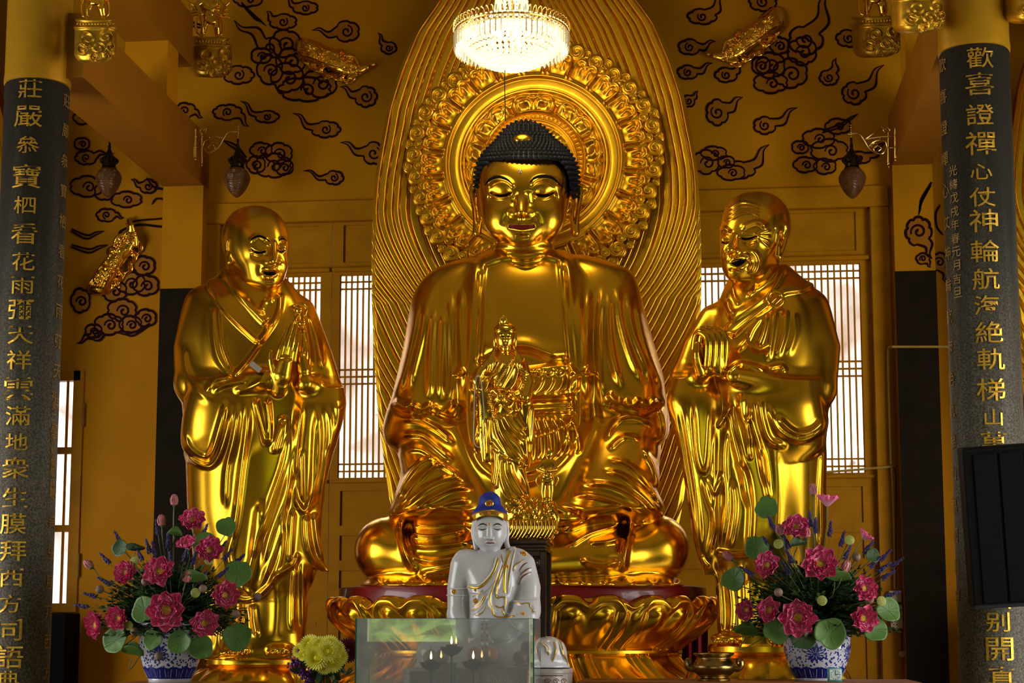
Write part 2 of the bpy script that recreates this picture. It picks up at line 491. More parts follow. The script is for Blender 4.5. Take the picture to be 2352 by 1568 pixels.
        mg = 8*h+getattr(s, 'slack', 14)
        def grad(p, d0, e):
            g = np.empty_like(p)
            for a in range(3):
                o = np.zeros(3); o[a] = e
                g[:, a] = (s.eval(p+o, mg)-s.eval(p-o, mg))/(2*e)
            return g
        d0 = s.eval(pos, mg)
        g = grad(pos, d0, h*.35)
        st = d0/np.maximum((g*g).sum(1), .15)
        st = np.clip(st, -h*.6, h*.6)
        pos = pos-g*st[:, None]
        g = grad(pos, d0, h*.5)
        g /= np.linalg.norm(g, axis=1)[:, None]+1e-9
        return pos, quads, g
    def build(s, name, mat, Y0, parent=None, h=3.0):
        """skins the clay and stands it in the world with depth measured from the plane y = Y0."""
        pos, quads, g = s.skin(h)
        sc = mpp(Y0)
        W = lambda q: P(q[:, 0], q[:, 1], Y0-q[:, 2]*sc)
        w0 = W(pos)
        J = np.empty((len(pos), 3, 3))
        for a in range(3):
            o = np.zeros(3); o[a] = 1.0
            J[:, :, a] = (W(pos+o)-w0)
        nw = np.linalg.solve(np.transpose(J, (0, 2, 1)), g[:, :, None])[:, :, 0]
        nw /= np.linalg.norm(nw, axis=1)[:, None]+1e-12
        # make sure faces look outwards
        f = quads
        a = w0[f[:2000, 1]]-w0[f[:2000, 0]]; b = w0[f[:2000, 2]]-w0[f[:2000, 0]]
        if (np.cross(a, b)*nw[f[:2000, 0]]).sum() < 0: f = f[:, ::-1].copy()
        return link_mesh(name, w0, f, mat, parent, True, nw)
# ------------------------------------------------------------------ more clay helpers
def skin_many(name, parts, mat, Y0, parent=None):
    """several clays (clay, voxel) skinned and joined into one mesh."""
    objs = [c.build(name, mat, Y0, None, h) for c, h in parts]
    vs, fs, ns, b = [], [], [], 0
    for o in objs:
        me = o.data; n = len(me.vertices)
        v = np.empty(n*3); me.vertices.foreach_get('co', v)
        li = np.empty(len(me.loops), np.int32); me.loops.foreach_get('vertex_index', li)
        nn = np.empty(len(me.loops)*3, np.float32); me.corner_normals.foreach_get('vector', nn)
        vn = np.zeros((n, 3)); vn[li] = nn.reshape(-1, 3)
        ltot = np.empty(len(me.polygons), np.int32); me.polygons.foreach_get('loop_total', ltot)
        vs.append(v.reshape(-1, 3)); ns.append(vn)
        fs.append(li.reshape(-1, 4)+b if (ltot == 4).all() else None)
        b += n
        bpy.data.objects.remove(o); bpy.data.meshes.remove(me)
    return link_mesh(name, np.vstack(vs), np.vstack(fs), mat, parent, True, np.vstack(ns))
def front(clay, xy, d0=600., d1=-300., n=60):
    """depth of the clay's front surface at (across, down) positions."""
    xy = np.asarray(xy, float)
    ts = np.linspace(d0, d1, n); cur = np.full(len(xy), np.nan)
    q = np.repeat(xy, n, 0); q = np.c_[q, np.tile(ts, len(xy))]
    v = clay.eval(q, 200).reshape(len(xy), n) < 0
    i = np.where(v.any(1), v.argmax(1), n-1); i = np.maximum(i, 1)
    a, b = ts[i-1].copy(), ts[i].copy()
    for _ in range(14):
        mid = (a+b)/2; s = clay.eval(np.c_[xy, mid], 200) < 0
        b = np.where(s, mid, b); a = np.where(s, a, mid)
    ok = v.any(1)
    if ok.any() and not ok.all():                    # off the edge: take the nearest point that is on the clay
        bad = np.nonzero(~ok)[0]; good = np.nonzero(ok)[0]
        dd = ((xy[bad][:, None]-xy[good][None])**2).sum(2); b[bad] = b[good][dd.argmin(1)]
    return b
def q2w(q, Y0):
    q = np.asarray(q, float).reshape(-1, 3)
    return P(q[:, 0], q[:, 1], Y0-q[:, 2]*mpp(Y0))
def decal(name, clay, path, width, mat, Y0, parent, lift=.8, thick=2.0, n=8, across=4, taper=True, group=None):
    """a painted or applied strip that hugs the clay's front: path points, half width (number or list)."""
    p = np.asarray(path, float)
    wd = np.asarray(width if hasattr(width, '__len__') else [width]*len(p), float)
    s = spline(np.c_[p[:, :2], wd], n)
    t = np.gradient(s[:, :2], axis=0); t /= np.linalg.norm(t, axis=1)[:, None]+1e-9
    nn = np.c_[-t[:, 1], t[:, 0]]
    k = np.linspace(-1, 1, across+1)
    pts = (s[:, None, :2]+nn[:, None]*(s[:, 2][:, None]*k[None])[..., None])
    d = front(clay, pts.reshape(-1, 2)).reshape(len(s), across+1)
    top = np.concatenate([pts, (d+lift)[..., None]], 2); bot = np.concatenate([pts, (d+lift-thick)[..., None]], 2)
    m, c = len(s), across+1
    v = np.vstack([q2w(top, Y0), q2w(bot, Y0)])
    f = []
    for i in range(m-1):
        for j in range(c-1):
            f.append((i*c+j, (i+1)*c+j, (i+1)*c+j+1, i*c+j+1))
        f.append((i*c, m*c+i*c, m*c+(i+1)*c, (i+1)*c)); f.append((i*c+c-1, (i+1)*c+c-1, m*c+(i+1)*c+c-1, m*c+i*c+c-1))
    return link_mesh(name, v, f, mat, parent, True)
def X2(fn, xc, *pts):
    for p in pts: fn(p); fn((2*xc-p[0],)+tuple(p[1:]))
def curls(name, clay, ctr, keep, mat, Y0, parent, size=4.6, step=8.6, rad=120., el0=-20, el1=90, az=200, shape=1.25, h=None, bumps=True):
    """rows of pointed snail curls over a scalp clay: one mesh."""
    ctr = np.array(ctr, float)
    el = []; rows = int((el1-el0)/(step/rad*180/PI))
    dirs = []
    for i in range(rows+1):
        e = R(el0+(el1-el0)*i/rows)
        nn = max(1, int(R(az)*math.cos(e)*rad/step))
        for k in range(nn):
            a = R(-az/2)+R(az)*(k+.5*(i % 2))/nn
            dirs.append((math.cos(e)*math.sin(a), -math.sin(e), math.cos(e)*math.cos(a)))
    d = np.array(dirs)
    lo = np.zeros(len(d)); hi = np.full(len(d), rad*2.2)
    for _ in range(22):
        mid = (lo+hi)/2; s = clay.eval(ctr+d*mid[:, None], 300) < 0
        lo = np.where(s, mid, lo); hi = np.where(s, hi, mid)
    q = ctr+d*lo[:, None]
    g = np.empty_like(q)
    for a in range(3):
        o = np.zeros(3); o[a] = 1.5
        g[:, a] = clay.eval(q+o, 300)-clay.eval(q-o, 300)
    g /= np.linalg.norm(g, axis=1)[:, None]+1e-9
    ok = keep(q, g)
    q, g = q[ok], g[ok]
    V, Fc = [], []
    prof = [(1.0, -.35), (.95, .2), (.72, .62), (.4, .95), (.12, 1.18)]
    b = 0
    for p, nv in zip(q, g):
        up = np.array([0, 1., 0]) if abs(nv[1]) < .9 else np.array([1., 0, 0])
        a1 = np.cross(nv, up); a1 /= np.linalg.norm(a1); a2 = np.cross(nv, a1)
        for r_, z in prof:
            for k in range(8):
                th = 2*PI*k/8
                V.append(p+size*(r_*(math.cos(th)*a1+math.sin(th)*a2)+z*shape*nv))
        for i in range(len(prof)-1):
            for k in range(8): Fc.append((b+i*8+k, b+i*8+(k+1) % 8, b+i*8+8+(k+1) % 8, b+i*8+8+k))
        Fc.append(tuple(b+(len(prof)-1)*8+k for k in range(8)))
        b += len(prof)*8
    return np.array(V), Fc
def merge(name, items, mat, parent, smooth=True, sharp=50):
    """items: (world verts, faces) joined into one mesh."""
    V, Fc, b = [], [], 0
    for v, f in items:
        V.append(np.asarray(v, float).reshape(-1, 3)); Fc += [tuple(int(i)+b for i in x) for x in f]; b += len(V[-1])
    return link_mesh(name, np.vstack(V), Fc, mat, parent, smooth, sharp=sharp)
# ------------------------------------------------------------------ the hall
YW = 17.2            # face of the back wall
def X_(px, Y, py=900.): return float(P(px, py, Y)[0])
def Z_(py, Y, px=1176.): return float(P(px, py, Y)[2])
def slab(name, lo, hi, m, parent=None, bev=0, kind='structure'):
    b = MB(); b.box(lo, hi, bev); o = b.build(name, m, parent, smooth=False)
    if parent is None: tag(o, kind=kind)
    return o
XL, XR, ZT, ZF = -10.8, 6.6, 9.2, -.45
# back wall: openings for the doors and the barred window
def xz(px0, py0, px1, py1, Y=YW):
    a = P(px0, py1, Y); b = P(px1, py0, Y); return float(a[0]), float(a[2]), float(b[0]), float(b[2])
DX0, DX1 = X_(474, YW, 470), X_(2040, YW, 440)
DZ1 = Z_(452, YW, 1260)
wx0, wz0, wx1, wz1 = xz(60, 862, 186, 1392)
b = MB()
for lo, hi in [((XL, YW, ZF), (wx0, YW+.25, ZT)), ((wx0, YW, wz1), (wx1, YW+.25, ZT)), ((wx0, YW, ZF), (wx1, YW+.25, wz0)),
               ((wx1, YW, ZF), (DX0, YW+.25, ZT)), ((DX0, YW, DZ1), (DX1, YW+.25, ZT)), ((DX1, YW, ZF), (XR, YW+.25, ZT))]:
    b.box(lo, hi)
wall_back = tag(b.build('wall_back', OCHRE, smooth=False), kind='structure')
slab('floor', (XL-.2, -9, ZF-.2), (XR+.2, YW+.25, ZF), mat('worn_grey_floor_tile', (.20, .17, .13), .35, var=.3, vscale=2))
slab('ceiling', (XL-.2, -9, ZT), (XR+.2, YW+.25, ZT+.2), CREAM)
# side walls with tall openings to daylight, front wall with three doorways
def side_wall(name, x0, x1):
    b = MB()
    for lo, hi in [((x0, -9, ZF), (x1, 6.6, ZT)), ((x0, 12.6, ZF), (x1, YW+.25, ZT)), ((x0, 6.6, ZF), (x1, 12.6, .6)), ((x0, 6.6, 5.4), (x1, 12.6, ZT))]: b.box(lo, hi)
    return tag(b.build(name, CREAM, smooth=False), kind='structure')
side_wall('wall_left', XL-.2, XL); side_wall('wall_right', XR, XR+.2)
b = MB()
xs = [XL]+[v for d in DOORS for v in d]+[XR]
for k in range(0, len(xs), 2): b.box((xs[k], -9.2, ZF), (xs[k+1], -9, ZT))
for k, (x0, x1) in enumerate(DOORS):
    b.box((x0, -9.2, 4.6), (x1, -9, ZT))
    if k == 0: b.box((x0, -9.2, ZF), (x1, -9, 1.56))
tag(b.build('wall_front', CREAM, smooth=False), kind='structure')
# outside: pale rock face behind the hall, garden in front of it
rng = random.Random(4)
g = []
for i in range(41):
    row = []
    for j in range(61):
        x = -14+26*j/60; z = -1.2+9.5*i/40
        row.append((x, 22.5+.35*math.sin(x*1.7+z*2.1)+.25*math.sin(x*3.9-z*3.3)+rng.uniform(-.16, .16)+z*.12, z))
    g.append(row)
b = MB(); b.grid(g)
tag(b.build('outside_rock_face', mat('pale_limestone_rock', (.58, .61, .66), .9, var=.3, vscale=1.6, bump=.5, bscale=3), smooth=True, sharp=None), kind='structure')
b = MB(); b.box((-16, 17.5, -1.3), (12, 26, -1.2)); tag(b.build('outside_ground', STONE, smooth=False), kind='structure')
# beams: lower and upper tie beams from each pillar to the back wall with a strut between
PIL = 13.5
def beams(n, x0, x1):
    z0, z1, z2 = Z_(427, 17.0, 420), Z_(218, 15.7, 372), Z_(93, 15.7, 372)
    slab('beam_%d' % n, (x0, PIL-.05, z0), (x1, YW, z1), OCHRE_DARK)
    slab('beam_%d' % (n+1), (x0, PIL-.05, z2), (x1, 16.5, z2+.55), OCHRE_DARK)
    slab('beam_%d' % (n+2), (x0, 15.7, z1), (x1, 16.04, z2), OCHRE)
BLX0, BLX1 = X_(375, 17.0, 430), X_(467, 17.0, 430)
BRX0, BRX1 = X_(2049, 17.0, 380), X_(2141, 17.0, 380)
beams(1, BLX0, BLX1); beams(4, BRX0, BRX1)
# cross beams high on the back wall
# pilasters under the beams, blackened below
def pilaster(n, x0, x1, zsoot):
    o = slab('pilaster_%d' % n, (x0, YW-.2, ZF), (x1, YW, Z_(427, 17.0, 420)), OCHRE); o.name = 'trim_%d' % n
    s = slab('blackened_patch', (x0-.004, YW-.204, ZF), (x1+.004, YW-.19, zsoot), SOOT, o)
    return o
pilaster(1, BLX0, BLX1, Z_(662, YW-.2, 425)); pilaster(2, BRX0, BRX1, Z_(622, YW-.2, 2100))
# small skirting
slab('baseboard_back', (XL, YW-.03, ZF), (DX0-.02, YW, ZF+.15), OCHRE_DARK)
b = MB(); b.box((X_(126, 16.9, 1500), 16.6, ZF), (X_(174, 16.9, 1500), 17.0, Z_(1408, 16.9, 150)), .01)
tag(b.build('dark_cabinet', BLACK, smooth=False), 'plain black cabinet standing under the barred window behind the left pillar', 'cabinet')

# ------------------------------------------------------------------ lattice doors and barred window
def lattice(name, x0, x1, z0, z1, rows, n, y, parent, bar=.009):
    """rows: list of z of horizontal bars; n upright bars."""
    b = MB()
    for i in range(n+1):
        x = x0+(x1-x0)*i/n; b.box((x-bar, y, z0), (x+bar, y+.03, z1))
    for z in rows: b.box((x0, y+.004, z-bar), (x1, y+.026, z+bar))
    return b.build(name, OCHRE_WOOD, parent, smooth=False)
def frame_panel(b, x0, x1, z0, z1, y, d=.02, w=.03):
    b.box((x0+w, y+d, z0+w), (x1-w, y+d+.02, z1-w))
    for lo, hi in [((x0, y, z0), (x0+w, y+d+.02, z1)), ((x1-w, y, z0), (x1, y+d+.02, z1)), ((x0+w, y, z0), (x1-w, y+d+.02, z0+w)), ((x0+w, y, z1-w), (x1-w, y+d+.02, z1))]: b.box(lo, hi)
yd = YW+.06
frame_d = MB()
frame_d.box((DX0, YW-.04, DZ1-.2), (DX1, YW+.12, DZ1+.02), .01)
frame_d.box((DX0, YW-.02, ZF), (DX0+.16, YW+.12, DZ1-.2), .005)
frame_d.box((DX1-.19, YW-.02, ZF), (DX1, YW+.12, DZ1-.2), .005)
tag(frame_d.build('trim_3', OCHRE_WOOD, smooth=False), kind='structure')
zt = DZ1-.2
# lattice zones read off the photograph: z levels
Lz = dict(top=Z_(628, YW, 800), mid1=Z_(846, YW, 820), mid2=Z_(880, YW, 820), bot=Z_(1097, YW, 820))
leaf_edges = [DX0+.16]+[X_(p, YW) for p in (756, 1000, 1240, 1480, 1740)]+[DX1-.19]
for i in range(6):
    x0, x1 = leaf_edges[i], leaf_edges[i+1]
    st = .095
    lx0, lx1 = x0+st, x1-st*1.05
    if i == 0: lx0, lx1 = X_(560, YW), X_(731, YW)
    if i == 1: lx0, lx1 = X_(775, YW), X_(962, YW)
    if i == 4: lx0, lx1 = X_(1520, YW), X_(1684, YW)
    if i == 5: lx0, lx1 = X_(1790, YW), X_(1984, YW)
    door = empty('door_%d' % (i+1), ((x0+x1)/2, yd, ZF)); tag(door, kind='structure')
    z1, z0 = Lz['top'], Lz['bot']
    b = MB()
    b.box((x0+.003, yd, ZF), (lx0, yd+.05, zt)); b.box((lx1, yd, ZF), (x1-.003, yd+.05, zt))
    b.box((lx0, yd, z1), (lx1, yd+.05, z1+.1)); b.box((lx0, yd, z0-.1), (lx1, yd+.05, z0))
    frame_panel(b, lx0, lx1, z1+.1, zt, yd)
    zz = z0-.1
    for hgt in (.42, .32, .55, 1.2):
        za = max(zz-hgt, ZF+.02); frame_panel(b, lx0, lx1, za, zz, yd); b.box((lx0, yd-.004, za-.04), (lx1, yd+.05, za)); zz = za-.04
        if zz < ZF+.1: break
    b.box((x0+.01, yd-.05, z1+.03), (x1-.01, yd+.01, z1+.075), .012)
    b.box((x0+.01, yd-.03, z0-.05), (x1-.01, yd+.01, z0-.015), .01)
    b.build('leaf_frame', OCHRE_WOOD, door, smooth=False)
    m1, m2 = Lz['mid1'], Lz['mid2']
    pitch = .0635
    n = max(3, round((lx1-lx0)/pitch))
    rows = [z1-.0, z1-.075, z1-.15, m1, m1-.075, m1-.15, z0+.15, z0+.075, z0]
    lattice('lattice', lx0, lx1, z0, z1, rows, n, yd+.012, door)
win = empty('window_1', ((wx0+wx1)/2, YW+.1, wz0)); tag(win, kind='structure')
b = MB()
fw = .09
for lo, hi in [((wx0, YW-.02, wz0), (wx0+fw, YW+.1, wz1)), ((wx1-fw*.8, YW-.02, wz0), (wx1+.04, YW+.1, wz1+.05)), ((wx0, YW-.02, wz1-fw*.6), (wx1, YW+.1, wz1+.05)), ((wx0, YW-.04, wz0-.06), (wx1+.04, YW+.1, wz0+.03))]: b.box(lo, hi)
for py in (1034, 1213): z = Z_(py, YW, 150); b.box((wx0, YW, z-.035), (wx1, YW+.08, z+.035))
b.build('window_frame', OCHRE_WOOD, win, smooth=False)
b = MB()
for px in (75, 100, 127, 156): x = X_(px, YW+.05); b.tube([(x, YW+.05, wz0), (x, YW+.05, wz1)], .016, 8)
b.build('bars', OCHRE_WOOD, win)
b = MB(); b.tube([(wx1+.05, YW-.025, wz0+.3), (wx1+.05, YW-.025, wz0+.55)], .012, 8); b.tube([(wx1+.05, YW-.025, wz1-.55), (wx1+.05, YW-.025, wz1-.3)], .012, 8); b.build('hinge', mat('dull_brass', (.3, .18, .04), .4, .8), win)
# ------------------------------------------------------------------ painted clouds on the back wall
class Mural:
    def __init__(s, y): s.y = y; s.line = MB(); s.fill = MB(); s.k = 0
    def w(s, q, up): return P(q[:, 0], q[:, 1], s.y-up)
    def stroke(s, pts, wd, n=5, up=None):
        q = spline(pts, n); up = .004+s.k*.00012 if up is None else up
        t = np.gradient(q, axis=0); t /= np.linalg.norm(t, axis=1)[:, None]+1e-9
        nn = np.c_[-t[:, 1], t[:, 0]]; m_ = len(q)
        f = np.linspace(0, 1, m_); ww = 1.35*np.interp(f, np.linspace(0, 1, len(wd)), wd) if hasattr(wd, '__len__') else np.full(m_, wd*1.3)*np.clip(np.minimum(f, 1-f)*8+.35, 0, 1)
        a = s.w(q+nn*ww[:, None]/2, up); b = s.w(q-nn*ww[:, None]/2, up)
        vs = np.vstack([a, b]); s.line.add(vs, [(i, i+1, m_+i+1, m_+i) for i in range(m_-1)])
    def blob(s, poly, up):
        q = np.asarray(poly, float); c = q.mean(0); n = len(q)
        vs = s.w(np.vstack([q, c]), up); s.fill.add(vs, [(i, (i+1) % n, n) for i in range(n)])
    def spiral(s, cx, cy, r, a0, turns=1.25, sg=1, wd=3):
        t = np.linspace(0, 1, 15)
        s.stroke([(cx+r*(1-.86*u)*math.cos(a0+sg*u*turns*2*PI), cy+r*(1-.86*u)*math.sin(a0+sg*u*turns*2*PI)) for u in t], [wd*.8, wd*1.1, wd, wd*1.5])
    def head(s, cx, cy, rx, ry, lobes=5, rot=0, a0=0, a1=2*PI, wd=3.2, sg=1, fill=True, spiral=True):
        """scalloped puff with a curl inside."""
        s.k += 1
        n = max(24, int((a1-a0)/(2*PI)*lobes*10)); pts = []
        for i in range(n+1):
            a = a0+(a1-a0)*i/n; e = 1-.13*(1-abs(math.sin(lobes*(a-a0)/2)))**2
            x, y = rx*e*math.cos(a), ry*e*math.sin(a); c, d = math.cos(rot), math.sin(rot)
            pts.append((cx+x*c-y*d, cy+x*d+y*c))
        if fill: s.blob(pts, .003+s.k*.00012)
        s.stroke(pts, [wd*.8, wd*1.25, wd*.9, wd*1.3, wd*.8], 1, .0035+s.k*.00012)
        if spiral:
            a = rot+a0+.3*sg; s.spiral(cx+rx*.12, cy+ry*.1, min(rx, ry)*.6, a+PI*.9, 1.3, sg, wd)
        return pts
    def cloud(s, cx, cy, rx, ry, tip, lobes=5, wd=3.0, sg=1, bend=.18):
        """a puff trailing away to a point."""
        s.k += 1
        dx, dy = tip[0]-cx, tip[1]-cy; L = math.hypot(dx, dy); th = math.atan2(dy, dx); d = np.array([dx, dy])/L; nn = np.array([-d[1], d[0]])
        op = .62
        n = lobes*9; head = []
        for i in range(n+1):
            a = th+op+(2*PI-2*op)*i/n; e = 1-.14*(1-abs(math.sin(lobes*PI*i/n)))**2
            head.append((cx+rx*e*math.cos(a), cy+ry*e*math.sin(a)))
        h0, h1 = np.array(head[0]), np.array(head[-1]); tp = np.array(tip); c0 = np.array([cx, cy])
        up_ = spline([h1, h1+(tp-h1)*.35-nn*L*bend*sg*.5, h1+(tp-h1)*.7+nn*L*bend*sg*.25, tp], 6)
        dn = spline([h0, h0+(tp-h0)*.35-nn*L*bend*sg*.7, h0+(tp-h0)*.7+nn*L*bend*sg*.2, tp], 6)
        z = .003+s.k*.00012
        s.blob(head, z)
        k = min(len(up_), len(dn)); vs = s.w(np.vstack([up_[:k], dn[:k]]), z); s.fill.add(vs, [(i, i+1, k+i+1, k+i) for i in range(k-1)])
        s.stroke(head, [wd*.8, wd*1.3, wd*1.1, wd*1.4, wd*.9], 1, z+.0006); s.stroke(up_, [wd*1.0, wd*1.2, wd*.8, wd*.3], 2, z+.0006); s.stroke(dn, [wd*1.0, wd*1.3, wd*.8, wd*.3], 2, z+.0006)
        s.spiral(cx, cy, min(rx, ry)*.62, th+PI*.55*sg, 1.3, sg, wd)
    def swoosh(s, a, b, c, wd=3, gap=8):
        a, b, c = map(np.array, (a, b, c)); s.k += 1
        s.stroke([a, (a+b)/2+(0, -2), b, c], [wd*.3, wd, wd*1.3, wd]); s.stroke([a, (a+b)/2+(-1, gap*.6), b+(-2, gap), c+(-2, gap*.6)], [wd*.3, wd, wd*1.2, wd])
    def done(s, parent):
        s.fill.build('cloud_wash', CLOUD_FILL, parent, smooth=False); s.line.build('cloud_outline', CLOUD_LINE, parent, smooth=False)
M = Mural(YW)
for a in [(701,18,30,15,(655,-8),5), (650,50,32,18,(612,26),5), (796,72,30,24,(716,70),4), (893,110,18,14,(868,75),4), (523,258,34,18,(572,290),6), (613,268,28,14,(552,232),4),
          (748,297,34,19,(672,260),6), (840,222,26,24,(781,199),6), (767,408,22,16,(697,392),5), (858,352,26,26,(781,327),4), (548,172,36,21,(500,150),6), (425,254,26,18,(466,270),5)]:
    M.cloud(*a)
M.swoosh((415, 37), (445, 52), (470, 60)); M.swoosh((612, 60), (585, 42), (556, 10), gap=-8); M.head(570, -2, 34, 18, 5)
# big cluster left of the mandorla
M.cloud(618, 110, 30, 24, (538, 46), 3, 3.4, -1)
for a in [(655,100,36,32,5), (668,140,34,30,5), (620,160,30,34,5), (700,205,62,28,7), (735,190,40,34,6), (660,178,38,34,5), (600,128,24,18,4)]: M.head(*a, wd=3.6)
# lamp cluster on the left
for a in [(600,345,26,18,5), (640,352,32,24,6), (588,378,22,20,5), (626,380,44,28,7), (652,384,22,18,5)]: M.head(*a, wd=3.2)
M.swoosh((512, 322), (545, 336), (566, 362))
# right of the mandorla
for a in [(1613,38,34,18,(1661,-12),5,3.2,-1), (1752,4,32,22,(1790,-30),5,3.2,-1), (1950,88,30,20,(1985,50),5,3.2,-1), (1904,178,22,18,(1921,133),5,3,-1), (1962,214,28,26,(2031,149),5,3.2,-1),
          (1648,258,26,30,(1706,223),5,3.2,-1), (1757,288,26,20,(1832,247),5,3.2,-1), (1584,108,26,18,(1644,95),4,3,-1), (1580,166,24,16,(1637,145),4,3,-1), (1668,172,26,17,(1705,144),4,3.2,-1), (1582,232,14,14,(1604,209),3,2.8,-1),
          (1700,390,36,20,(1767,332),5,3.2,-1)]:
    M.cloud(*a)
M.cloud(1850, 92, 40, 34, (1906, -20), 4, 3.6, -1)
for a in [(1790,105,22,20,5), (1842,118,34,32,6), (1770,150,34,30,5), (1815,168,40,34,6), (1770,190,40,24,6), (1748,150,22,20,4)]: M.head(*a, wd=3.6)
for a in [(1622,372,30,28,6), (1640,352,30,16,5), (1668,372,20,14,4), (1680,396,32,18,5)]: M.head(*a, wd=3)
M.swoosh((1971, 261), (1930, 285), (1890, 300)); M.cloud(1975, 362, 26, 14, (2038, 327), 4, 3.2, -1)
for a in [(1925,290,30,18,5), (1880,318,38,22,6), (1838,338,20,15,4), (1905,345,44,26,6), (1850,378,28,18,5), (1895,382,26,18,5)]: M.head(*a, wd=3.2)
# far left bay
for a in [(245,494,24,15,(284,500),5), (198,362,26,16,(262,352),5), (412,556,34,24,(372,602),6,3.2,-1), (428,616,17,13,(374,636),4,2.8,-1), (340,428,20,16,(300,412),4), (400,627,16,10,(372,640),3,2.4,-1)]: M.cloud(*a)
for a in [(190,270,22,16,5), (200,428,40,24,6), (240,440,24,20,4), (290,458,36,18,6), (188,330,18,14,4)]: M.head(*a)
M.swoosh((240, 530), (200, 540), (165, 526)); M.swoosh((248, 562), (205, 572), (165, 562))
M.stroke([(336,408),(355,430),(395,440),(428,470),(424,500),(380,520),(320,516),(278,530),(274,545)], 4); M.stroke([(348,470),(360,456),(385,462),(398,482),(380,500),(320,506),(288,514)], 3.4)
for a in [(330,610,26,22,5), (300,650,34,26,6), (262,668,30,24,5), (335,655,30,24,5), (280,712,34,26,6), (185,690,22,28,5), (250,745,34,24,6), (335,730,24,20,5), (215,760,20,16,4), (300,745,26,20,5)]: M.head(*a, wd=3.6)
M.cloud(222, 770, 16, 12, (176, 788), 3, 3.4, -1); M.swoosh((270, 765), (310, 762), (345, 742))
# right bay strip beyond the pilaster
M.cloud(2158, 602, 20, 22, (2175, 650), 4, 3, 1); M.stroke([(2160, 470), (2150, 490), (2152, 520), (2166, 540)], 3.4)
M.done(wall_back)
M2 = Mural(YW-.2)
M2.cloud(2110, 532, 30, 34, (2141, 594), 6, 4, 1); M2.cloud(2120, 594, 16, 13, (2138, 614), 4, 3, 1); M2.swoosh((2110, 494), (2118, 455), (2140, 418), 4, 10)
M2.done(bpy.data.objects['trim_2'])
